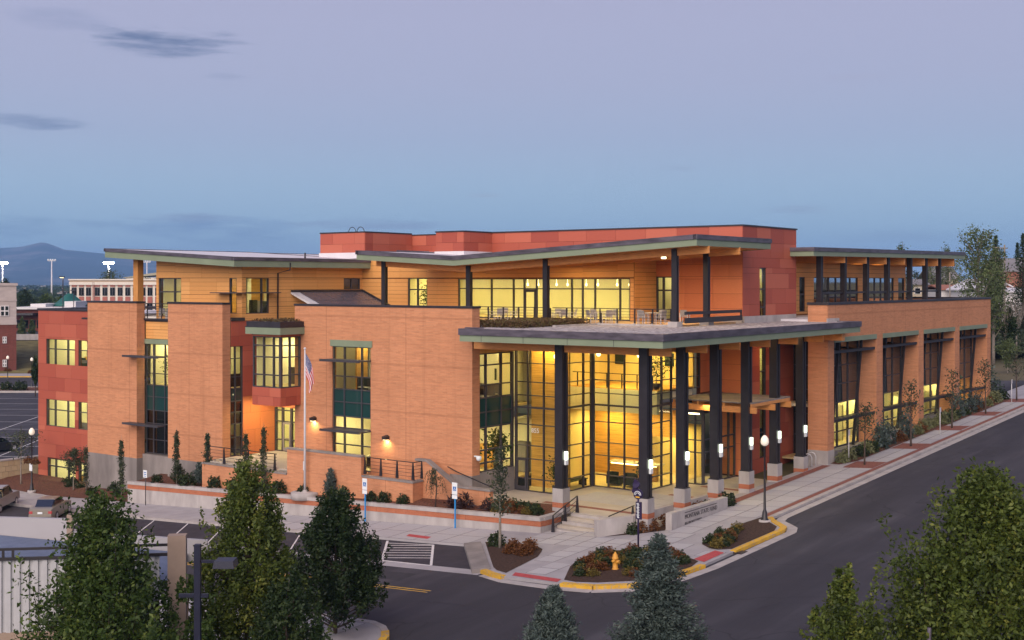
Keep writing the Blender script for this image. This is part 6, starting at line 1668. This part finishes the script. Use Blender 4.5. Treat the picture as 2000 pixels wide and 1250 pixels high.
for px, top, wpx, Y, mt, lab in ((50, 562, 44, 365, 'leaf_dark', 'dark round tree beside the corner building'), (215, 523, 60, 480, 'leaf2', 'broad tree behind the office block under the stadium light'), (12, 541, 36, 300, 'leaf_dark', 'dark tree behind the corner building roof'), (120, 576, 30, 390, 'leaf', 'tree behind the green pyramid roof'), (88, 572, 40, 430, 'leaf', 'low tree left of the green pyramid roof'), (290, 540, 50, 520, 'leaf', 'tree behind the wood clad post'), (44, 618, 16, 296, 'pale', 'small pale tree by the upper lot wall'), (62, 624, 14, 300, 'pale', 'second small pale tree by the upper lot wall'), (69, 694, 14, 190, 'leaf_dark', 'dark bush by the far acorn lamp')):
    z0 = ZL; h_ = zz(top, Y) - z0
    broadleaf('tree', lab, (nx(px, Y), Y, z0), h_, wpx / 2 / FPX * Y * .95, 3200, .5 if Y > 250 else .3, mt, int(px) + 300, crown0=.25, nbr=46, clump=.55)
Yb = 560.0
t = thing('barn', 'pale low gable roof behind the office block', 'building', (nx(285, Yb), Yb, ZL), 0)
part('wall', MB().box(-9, 14, 0, 20, 0, zz(542, Yb) - ZL), stone, t)
part('roof', MB().hexa([(-10, -.5, zz(543, Yb) - ZL), (14, -.5, zz(533, Yb) - ZL - .2), (14, 20, zz(533, Yb) - ZL - .2), (-10, 20, zz(543, Yb) - ZL), (-10, -.5, zz(542, Yb) - ZL), (14, -.5, zz(526, Yb) - ZL), (14, 20, zz(526, Yb) - ZL), (-10, 20, zz(542, Yb) - ZL)]), plain("pale_roof", (.36, .33, .24), .8, .1), t)
t = thing('block_wall', 'tan split stone garden wall left of the red panel wall', 'wall', (0, 0, 0), 0)
p0, p1 = at(77, 931), at(-40, 946); p0.z = p1.z = ZL
d = (p1 - p0).normalized(); ln = (p1 - p0).length; t.location = p0; t.rotation_euler = (0, 0, math.atan2(d.y, d.x))
tanst = grid_panels("tan_stone", [(.42, .32, .20), (.50, .40, .26), (.46, .36, .22)], .9)
UC['tan'] = MB().box(-.5, .5, -.5, .5, -.5, .5).mesh("piece_tan", tanst)
M['tan'] = tanst
part('wall_core', MB().box(0, ln, -.12, .12, -.5, 1.78), M['conc_grey'], t)
for i in range(int(ln / .55)):
    for j in range(4): piece('stone', 'tan', t, i * .55 + (.27 if j % 2 else 0), i * .55 + .53 + (.27 if j % 2 else 0), -.2, .2, -.1 + j * .47, .35 + j * .47)
part('cap', MB().box(-.1, ln, -.25, .25, 1.78, 1.9), M['conc'], t)
# hazy town on the valley floor
r_ = np.random.default_rng(77)
n = 900; Yv = r_.uniform(900, 4200, n); Xv = (r_.uniform(-30, 640, n) - 1000) / FPX * Yv
mb = MB()
for x, y in zip(Xv, Yv):
    s_ = r_.uniform(4, 11); h_ = r_.uniform(3, 8); mb.box(x - s_, x + s_, y - s_, y + s_, ZL - 1, ZL + h_)
town = part('distant_town', mb, plain("town_walls", (.34, .30, .28), .9, .5, .02), kind='stuff', label='distant hazy town roofs on the valley floor')
n = 9000; Yv = r_.uniform(450, 3500, n); Xv = (r_.uniform(-40, 700, n) - 1000) / FPX * Yv
c = np.stack([Xv, Yv, ZL + r_.uniform(0, 7, n)], 1)
leaves('distant_trees', c, 11.0, 'leaf_dark', None, r_, aspect=.8, kind='stuff', label='distant dark trees scattered over the valley')
# mountain range
xs = np.linspace(-2200, 2600, 420); ys = np.linspace(0, 1, 46)
ridge = np.interp(xs, [-2200, -1500, -900, -400, -150, -60, 0, 40, 62, 83, 100, 125, 165, 205, 260, 330, 420, 560, 700, 900, 1250, 2600], [500, 482, 496, 476, 490, 486, 484, 482, 477, 472, 477, 487, 491, 495, 499, 506, 516, 526, 534, 541, 543, 546])
rr = np.random.default_rng(5)
ph = rr.uniform(0, 6.28, (12, 3))
vs = []
for j, s in enumerate(ys):
    Y = 6800 + 3400 * s
    for i, px in enumerate(xs):
        top = (YH - ridge[i]) / FPX * 10200 + 14 - ZL
        nzv = sum(math.sin(px * .012 * (k + 1) + ph[k, 0] + 9 * s * math.sin(ph[k, 1]) * (1 + k * .35)) / (k + 1.6) for k in range(12))
        hgt = top * (s ** 1.5) * (1 + .13 * nzv * (1 - s) * 2 * min(1, s * 3))
        vs.append(((px - 1000) / FPX * Y, Y, ZL - 2 + max(0, hgt)))
for i, px in enumerate(xs): vs.append(((px - 1000) / FPX * 10900, 10900, ZL - 5))
fs = []
for j in range(46):
    for i in range(419): q = j * 420 + i; fs.append((q, q + 1, q + 421, q + 420))
me = bpy.data.meshes.new('hills'); me.from_pydata(vs, [], fs); me.polygons.foreach_set('use_smooth', [True] * len(fs)); me.materials.append(M['mountain'])
obj('hills', me, None, kind='structure')

# ------------------------------------------------------------------ vehicles
M['tan_gold'] = plain('tan_gold_paint', (.42, .32, .14), .5, .1)
def car(label, cat, loc, rot, body, kind='sedan', name='parked_car'):
    t = thing(name, label, cat, loc, rot)
    L2, w = (2.35, .88) if kind == 'sedan' else (2.75, .95)
    paint = plain("car_paint_" + body[0], body[1], .3, .05, 1, .3, spec=.6)
    def loft(secs):      # (x, halfwidth, z0, z1)
        mb = MB()
        for (xa_, wa, a0, a1), (xb_, wb, b0, b1) in zip(secs, secs[1:]):
            mb.hexa([(xa_, -wa, a0), (xb_, -wb, b0), (xb_, wb, b0), (xa_, wa, a0), (xa_, -wa * .96, a1), (xb_, -wb * .96, b1), (xb_, wb * .96, b1), (xa_, wa * .96, a1)])
        return mb
    if kind == 'sedan':
        part('body', loft([(-L2, w * .86, .38, .86), (-L2 + .15, w * .96, .26, .98), (-1.5, w, .22, 1.0), (.9, w, .22, .96), (L2 - .25, w * .95, .25, .82), (L2, w * .82, .38, .66)]), paint, t)
        part('cabin', loft([(-1.62, w * .70, .97, .99), (-1.05, w * .74, .97, 1.42), (.15, w * .76, .96, 1.44), (.95, w * .78, .94, .98)]), M['darkglass'], t)
        part('roof', MB().hexa([(-1.1, -.63, 1.40), (.2, -.63, 1.42), (.2, .63, 1.42), (-1.1, .63, 1.40), (-1.0, -.58, 1.46), (.1, -.58, 1.48), (.1, .58, 1.48), (-1.0, .58, 1.46)]), paint, t)
        part('rear_window', MB().hexa([(-1.66, -.6, .99), (-1.1, -.56, 1.41), (-1.1, .56, 1.41), (-1.66, .6, .99), (-1.69, -.6, 1.0), (-1.13, -.56, 1.43), (-1.13, .56, 1.43), (-1.69, .6, 1.0)]), M['mirror'], t)
        zl0, zl1, ax = .62, .8, (-1.42, 1.42)
    else:
        part('body', loft([(-L2, w * .95, .5, .75), (-L2 + .1, w, .42, 1.02), (-.6, w, .40, 1.05), (1.5, w, .40, 1.08), (L2 - .1, w * .94, .42, .98), (L2, w * .85, .5, .8)]), paint, t)
        part('cabin', loft([(-.62, w * .82, 1.05, 1.66), (.6, w * .84, 1.06, 1.72), (1.4, w * .86, 1.06, 1.12)]), M['darkglass'], t)
        part('roof', MB().box(-.66, .62, -.74, .74, 1.66, 1.76), paint, t)
        part('bed_liner', MB().box(-L2 + .16, -.7, -.8, .8, 1.0, 1.07), M['dark'], t)
        rk = MB()
        for x in (-2.5, -1.6, -.75): rk.tube([(x, -.78, 1.02), (x, -.70, 1.55), (x, .70, 1.55), (x, .78, 1.02)], .035, 6)
        for y in (-.7, .7): rk.tube([(-2.55, y, 1.55), (-.7, y, 1.55)], .035, 6)
        part('ladder_rack', rk, M['tan_gold'], t)
        zl0, zl1, ax = .72, .96, (-1.7, 1.75)
    for s in (-1, 1):
        part('tail_light', MB().box(-L2 - .02, -L2 + .12, s * w * .62, s * w * .9, zl0, zl1), M['redpad'], t)
        part('headlight', MB().box(L2 - .2, L2 + .01, s * w * .5, s * w * .82, zl0, zl1 - .04), M['signwhite'], t)
        for x in ax:
            wh = part('wheel', MB().tube([(x, s * (w - .2), .33), (x, s * (w + .01), .33)], .33, 14), M['dark'], t)
            part('rim', MB().tube([(x, s * (w + .0), .33), (x, s * (w + .02), .33)], .2, 12), M['whitemetal'], wh)
    part('rear_bumper', MB().box(-L2 - .08, -L2 + .1, -w * .9, w * .9, .42, .58), M['whitemetal'] if kind == 'pickup' else paint, t)
    part('number_plate', MB().box(-L2 - .1, -L2 - .081, -.17, .17, .62, .76), M['signwhite'], t)
    return t
hd = math.atan2(3.45, 4.2) + PHI
car('pale gold sedan seen from behind, parked before the low mulch bed', 'car', Wd(-8.3, 44.9) + Vector((0, 0, -.12)), hd, ("gold", (.27, .24, .20)))
car('silver pickup truck with a yellow rack cut off by the left edge', 'pickup truck', Wd(-8.0, 52.6) + Vector((0, 0, -.12)), hd, ("silver", (.34, .30, .30)), 'pickup', 'pickup_truck')
car('dark car at the left edge of the far parking lot', 'car', (nx(-6, 128), 128, ZL + .02), math.radians(60), ("black", (.03, .03, .035)))

# ------------------------------------------------------------------ right background
def house(label, px0, px1, ytop, yeave, ybase, Y, wallc, roofc, dep=9, gable='side', rot=0):
    x0, x1 = nx(px0, Y), nx(px1, Y); zb = min(gz((x0 + x1) / 2, Y), zz(ybase, Y)) - 1; cx = (x0 + x1) / 2; hw = (x1 - x0) / 2
    t = thing('house', label, 'house', (cx, Y, zb), rot)
    ze, zt = zz(yeave, Y) - zb, zz(ytop, Y) - zb
    part('wall', MB().box(-hw, hw, 0, dep, 0, ze), wallc, t)
    r = MB()
    if gable == 'side':
        r.hexa([(-hw - .4, -.5, ze - .05), (hw + .4, -.5, ze - .05), (hw + .4, dep / 2, zt - .25), (-hw - .4, dep / 2, zt - .25), (-hw - .4, -.5, ze + .15), (hw + .4, -.5, ze + .15), (hw + .4, dep / 2, zt), (-hw - .4, dep / 2, zt)])
        r.hexa([(-hw - .4, dep / 2, zt - .25), (hw + .4, dep / 2, zt - .25), (hw + .4, dep + .5, ze - .05), (-hw - .4, dep + .5, ze - .05), (-hw - .4, dep / 2, zt), (hw + .4, dep / 2, zt), (hw + .4, dep + .5, ze + .15), (-hw - .4, dep + .5, ze + .15)])
    else:
        for sx in (-1, 1):
            q = [(0, -.5, zt - .2), (sx * (hw + .5), -.5, ze - .2), (sx * (hw + .5), dep, ze - .2), (0, dep, zt - .2), (0, -.5, zt), (sx * (hw + .5), -.5, ze), (sx * (hw + .5), dep, ze), (0, dep, zt)]
            r.hexa(q if sx > 0 else [q[i] for i in (1, 0, 3, 2, 5, 4, 7, 6)])
        part('gable', MB().hexa([(-hw, .02, ze - .1), (hw, .02, ze - .1), (hw, .4, ze - .1), (-hw, .4, ze - .1), (-.1, .02, zt - .15), (.1, .02, zt - .15), (.1, .4, zt - .15), (-.1, .4, zt - .15)]), wallc, t)
    part('roof', r, roofc, t)
    n = max(1, int(hw * 2 / 4))
    for i in range(n):
        x = -hw + (i + .5) * 2 * hw / n
        f = part('window', MB().box(x - .6, x + .6, -.08, .02, ze - 1.9, ze - .6), M['white'], t); piece('pane', 'darkglass', f, x - .5, x + .5, -.11, -.082, ze - 1.8, ze - .7)
    return t
wh = plain("white_siding", (.62, .60, .60), .8, .05, .3); gr_ = plain("grey_shingle", (.20, .19, .20), .9, .15, .5); brn = plain("brown_brick_house", (.30, .13, .09), .9, .15, .5); tn = plain("tan_siding", (.42, .36, .27), .9, .08, .3); whr = plain("white_roof", (.60, .59, .62), .7, .05, .3)
mb = MB()
for (y0, z0), (y1, z1) in (((170, 4.6), (186, 6.0)), ((186, 6.0), (214, 7.6)), ((214, 7.6), (300, 8.6))): mb.face((58, y0, z0), (190, y0, z0), (220, y1, z1), (58 + (y1 - 170) * .3, y1, z1))
part('hillside', mb, M['ground'], kind='structure')
r_ = np.random.default_rng(51); n = 2600; Yv = r_.uniform(168, 200, n); Xv = Yv * r_.uniform(.372, .45, n)
leaves('hillside_brush', np.stack([Xv, Yv, 4.6 + (Yv - 170) * .08 + r_.uniform(0, .9, n)], 1), .7, 'aspen', None, r_, kind='stuff', label='low brush growing on the hillside past the wing')
house('white gabled shed below the poplar at the right edge', 1908, 1985, 544, 566, 590, 215, wh, whr, 14, 'front')
house('long white warehouse at the right edge behind the wing', 1926, 2080, 562, 571, 640, 205, wh, whr, 12)
house('brick house with grey roof high at the right edge', 1966, 2050, 503, 530, 560, 215, brn, gr_, 12)
house('small white shed beside the wing end', 1937, 1956, 612, 617, 640, 190, wh, gr_, 5)
house('tan house seen through the pavilion columns', 1772, 1812, 545, 556, 580, 250, tn, gr_, 9)
house('white house seen right of the pavilion columns', 1838, 1900, 556, 566, 590, 230, wh, brn, 9)
house('house with dark grey roof behind the poplar', 1825, 1872, 521, 545, 565, 270, tn, gr_, 10)
tall = lambda s: .62 + .38 * math.sin(math.pi * s ** .8)
for nm, px, top, wpx, Y, mt, lab, pf, n_l in (('poplar_tree', 1912, 434, 84, 160, 'pale', 'tall pale poplar rising above the houses at right', tall, 4200), ('poplar_tree', 1940, 478, 64, 165, 'pale', 'yellow green tree leaning beside the tall poplar', tall, 3000), ('tree', 1757, 470, 62, 235, 'leaf', 'rounded green tree peeking above the pavilion roof', None, 4200),
        ('tree', 1855, 476, 74, 250, 'pale', 'olive tree behind the end of the pavilion roof', None, 4200), ('tree', 1815, 505, 60, 270, 'pale', 'grey green tree seen through the pavilion columns', None, 3500), ('tree', 1790, 525, 50, 260, 'leaf_dark', 'dark tree seen between the last pavilion columns', None, 3000), ('tree', 1972, 598, 30, 165, 'leaf_dark', 'dark bush tree below the warehouse at the right edge', None, 2500), ('tree', 1968, 660, 40, 150, 'pale', 'pale leafy tree near the end of the sidewalk', None, 2500), ('tree', 1988, 505, 40, 240, 'aspen', 'autumn tree beside the brick house', None, 2500)):
    X = nx(px, Y); z0 = gz(X, Y) - .3
    broadleaf(nm, lab, (X, Y, z0), zz(top, Y) - z0, wpx / 2 / FPX * Y, n_l, .34 if Y > 150 else .22, mt, int(px), crown0=.2, nbr=54, clump=.5, prof=pf, bark='bark_pale')
for px, top, Y, rd, lab in ((1945, 455, 185, 2.6, 'dark pine behind the tall poplar'), (1998, 452, 190, 3.2, 'dark pine at the right picture edge'), (1987, 470, 230, 2.0, 'small dark pine left of the edge pine')):
    X = nx(px, Y); z0 = gz(X, Y); conifer('pine_tree', lab, (X, Y, z0), zz(top, Y) - z0, rd, 5200, .45, 'leaf_dark', int(px) + 9, rise=.2, fill=.8)
for px, top, Y, lab in ((1962, 478, 175, 'wooden utility pole with crossarm beside the poplar'), (1855, 532, 200, 'thin pale utility pole right of the pavilion')):
    X = nx(px, Y); z0 = gz(X, Y); h_ = zz(top, Y) - z0; t = thing('utility_pole', lab, 'utility pole', (X, Y, z0), 0)
    part('pole', MB().tube([(0, 0, 0), (0, 0, h_)], [.16, .11], 7), M['bark_pale'], t)
    if px > 1900: part('crossarm', MB().bar((-2.2, 0, h_ - .3), (.4, 0, h_ - .5), .14, .14), M['bark_pale'], t)
for px, Y, top, lab in ((1965, 165, 585, 'bare branching tree before the white warehouse'), (1985, 170, 580, 'bare twiggy tree at the right edge before the warehouse')):
    X = nx(px, Y); z0 = gz(X, Y); h_ = zz(top, Y) - z0; t = thing('bare_tree', lab, 'tree', (X, Y, z0), 0); mb = MB(); rb = random.Random(px)
    mb.tube([(0, 0, 0), (0, 0, h_ * .45)], [.16, .1], 6)
    for k in range(16):
        an = k * 2.4; z1 = h_ * rb.uniform(.3, .5); e = (math.cos(an) * rb.uniform(.6, 1.6), math.sin(an) * rb.uniform(.6, 1.6), h_ * rb.uniform(.75, 1.0))
        mb.tube([(0, 0, z1), (e[0] * .5, e[1] * .5, (z1 + e[2]) / 2), e], [.06, .04, .012], 4, False)
        for q in range(3): mb.tube([(e[0] * .6, e[1] * .6, z1 + (e[2] - z1) * .6), (e[0] * .9 + rb.uniform(-.6, .6), e[1] * .9 + rb.uniform(-.6, .6), e[2] * rb.uniform(.85, 1.05))], [.025, .008], 3, False)
    part('trunk', mb, M['bark_pale'], t)
for a_, b_, w_h in ((48, -52, 14), (78, -56, 18), (112, -60, 16)):
    p = Wd(a_, b_); t = thing('house', 'low tan house across the right street beyond the frame, %d m wide' % w_h, 'house', p, PHI, 'houses across the right street')
    part('wall', MB().box(-w_h / 2, w_h / 2, -8, 0, -1, 4.2), tn, t); part('roof', MB().hexa([(-w_h / 2 - .5, .6, 4.2), (w_h / 2 + .5, .6, 4.2), (w_h / 2 + .5, -8.6, 4.2), (-w_h / 2 - .5, -8.6, 4.2), (-w_h / 2 - .5, -3.9, 7.4), (w_h / 2 + .5, -3.9, 7.4), (w_h / 2 + .5, -4.1, 7.4), (-w_h / 2 - .5, -4.1, 7.4)]), gr_, t)
# cross street and hedge past the end of the wing
strip('road', 66.5, 84, .3, 40, .02, 'asphalt', 6)
part('kerb', MB().poly(gp([(66.0, .2), (66.4, .2), (66.4, 30), (66.0, 30)], .14)), M['conc'], kind='structure')
for i in range(10):
    shrub('shrub', 'dark green shrub at the street corner past the wing end', 65.2 + r9.uniform(-.7, 1.0), -1.2 + i * .55, ['shrub', 'needle', 'silver'][i % 3], 0, r9.uniform(1.4, 2.2), 'shrubs past the wing end')

# ------------------------------------------------------------------ furniture and plants indoors and on the terrace
def make_chair():
    t = thing('terrace_chair', 'x', 'chair', (0, 0, 0), 0, 'grey armchairs on the roof terrace')
    part('seat', MB().box(-.24, .24, -.24, .24, .42, .46), M['chair'], t); part('backrest', MB().hexa([(-.24, .2, .5), (.24, .2, .5), (.24, .24, .5), (-.24, .24, .5), (-.24, .28, .9), (.24, .28, .9), (.24, .32, .9), (-.24, .32, .9)]), M['chair'], t)
    for sx in (-1, 1):
        part('armrest', MB().box(sx * .25 - .02, sx * .25 + .02, -.22, .24, .64, .67), M['chair'], t)
        for sy in (-1, 1): part('leg', MB().box(sx * .25 - .018, sx * .25 + .018, sy * .21 - .018, sy * .21 + .018, 0, .64), M['whitemetal'], t)
    return t
def make_table():
    t = thing('terrace_table', 'x', 'table', (0, 0, 0), 0, 'round tables on the roof terrace')
    part('tabletop', MB().lathe([(.46, .70), (.48, .72), (.46, .74)], 18), M['table'], t); part('pedestal', MB().lathe([(.04, 0.02), (.04, .7)], 8), M['steel'], t); part('foot', MB().lathe([(.28, 0), (.05, .05)], 12), M['steel'], t)
    return t
ch0, tb0 = make_chair(), make_table()
first = True
for k, (a, b) in enumerate(((11.2, 18.6), (11.4, 13.6), (11.3, 10.2), (11.6, 6.4), (14.6, 5.2))):
    where = ['nearest the planted roof edge', 'behind the middle terrace column', 'in front of the orange wall corner', 'beside the right terrace column', 'at the orange wall behind the barrier'][k]
    if k == 0: T_ = tb0; T_.location = Wd(a, b, 11.22)
    else: T_ = dup(tb0, Wd(a, b, 11.22))
    T_['label'] = 'round terrace table ' + where
    for q in range(4 if k < 4 else 2):
        an = q * math.pi / 2 + .5 + k * .3; p = Wd(a + .8 * math.cos(an), b + .8 * math.sin(an), 11.22)
        if first: c_ = ch0; c_.location = p; c_.rotation_euler = (0, 0, PHI + an - math.pi / 2); first = False
        else: c_ = dup(ch0, p, PHI + an - math.pi / 2)
        c_['label'] = 'grey armchair at the round table ' + where
for b, lab in ((44.4, 'grey armchair on the small balcony between the brick piers'), (45.3, 'second grey armchair by the balcony railing')):
    c_ = dup(ch0, Wd(1.9, b, 11.05), PHI + 2.2, lab); c_['group'] = 'armchairs on the small balcony'
def potted(label, a, b, z, h, seed, mat='palm', rad=.5, n=420, size=.2):
    r = np.random.default_rng(seed); t = thing('potted_plant', label, 'plant', Wd(a, b, z), 0)
    part('pot', MB().lathe([(.2, 0), (.27, .42), (.24, .42)], 12), M['pot'], t); part('stem', MB().tube([(0, 0, .4), (.03, 0, h * .8)], .025, 5), M['bark'], t)
    d = r.normal(size=(n, 3)) * np.array([rad * .5, rad * .5, h * .2]) + np.array([0, 0, h * .68]); leaves('foliage', d, size, mat, t, r, aspect=.4); return t
potted('leafy potted fig inside the lobby window behind the first column', 5.5, 9.95, .43, 2.0, 1)
potted('tall potted plant in the lit lower side window by the brick corner', 3.9, 13.5, 1.75, 2.4, 2, rad=.7, n=600, size=.3)
potted('potted palm on the upper lobby gallery', 11.9, 6.2, 6.8, 2.2, 3, rad=.8)
potted('potted tree inside the small terrace window', 16.3, 30.2, 11.3, 2.4, 4, rad=.6)
potted('potted plant behind the tall window between the piers', 2.2, 44.6, 5.95, 2.2, 5, rad=.7)
potted('potted tree in the lobby seating corner', 9.9, 6.0, .43, 1.9, 6)
for a, b, lab in ((10.3, 8.4, 'dark lobby armchair nearest the inner glass corner'), (10.4, 7.0, 'dark lobby armchair beside the potted tree')):
    t = thing('lobby_armchair', lab, 'armchair', Wd(a, b, .43), PHI, 'dark armchairs in the lobby')
    part('seat', MB().box(-.4, .4, -.35, .35, .12, .45), M['sofa'], t); part('backrest', MB().box(-.48, -.32, -.42, .42, .12, .95), M['sofa'], t)
    for s in (-1, 1): part('armrest', MB().box(-.4, .4, s * .43 - .08, s * .43 + .08, .1, .65), M['sofa'], t)
t = thing('lobby_bench', 'dark slatted bench inside the lobby glass right of the first column', 'bench', Wd(8.0, 10.2, .43), PHI)
for i in range(5): part('slat', MB().box(-1.2, 1.2, -.3 + i * .13, -.2 + i * .13, .42, .47), M['sofa'], t)
for s in (-1, 1): part('leg', MB().box(s * 1.0 - .05, s * 1.0 + .05, -.28, .3, 0, .42), M['steel'], t)
t = thing('reception_desk', 'curved wood reception desk with a lit front at the back of the lobby', 'desk', Wd(13.2, 8.6, .43), PHI)
part('front_panel', MB().box(-.3, 0, -1.8, 1.8, 0, 1.0), M['woodwall'], t); part('counter', MB().box(-.5, .5, -2.0, 2.0, 1.1, 1.17), M['table'], t); part('light_strip', MB().box(-.34, -.3, -1.8, 1.8, 1.0, 1.06), M['bulb'], t)
for i, (a, b, z) in enumerate([(2.6, 22.0, 1.12), (3.4, 23.6, 1.12), (2.6, 22.6, 5.92), (3.2, 24.2, 5.92), (2.6, 14.0, 5.92), (4.0, 14.6, 5.92), (3.0, 58.5, 5.92), (3.0, 58.5, .52)]):
    lab = ['lower lit window of the brick block, left one', 'lower lit window of the brick block, right one', 'upper lit window of the brick block, right one', 'upper lit window of the brick block, left one', 'upper side window by the brick corner, near one', 'upper side window by the brick corner, far one', 'upper window of the red panel wall', 'middle window of the red panel wall'][i]
    t = thing('office_desk', 'office desk with monitor behind the ' + lab, 'desk', Wd(a, b, z), PHI)
    part('desktop', MB().box(-.4, .4, -.8, .8, .70, .74), M['table'], t)
    for s in (-1, 1): part('leg', MB().box(-.35, .35, s * .76 - .03, s * .76 + .03, 0, .7), M['dark'], t)
    part('monitor', MB().box(.05, .1, -.3, .3, .85, 1.2).box(.03, .12, -.05, .05, .74, .86), M['dark'], t)
    part('screen_divider', MB().box(.5, .56, -.9, .9, .3, 1.35), M['conc_grey'], t)

# ------------------------------------------------------------------ the air between here and the mountains
t = NT("haze_air"); t.n.remove(t.p)
pv = t.new('ShaderNodeVolumePrincipled'); pv.inputs['Color'].default_value = (.32, .58, 1.0, 1); pv.inputs['Density'].default_value = 1.1e-4; pv.inputs['Anisotropy'].default_value = 0.0
t.l.new(pv.outputs[0], t.out.inputs['Volume'])
hz = part('haze', MB().box(-16000, 16000, -6000, 17000, -9, 420), t.m, kind='stuff')
hz['label'] = 'evening haze between the town and the mountains'
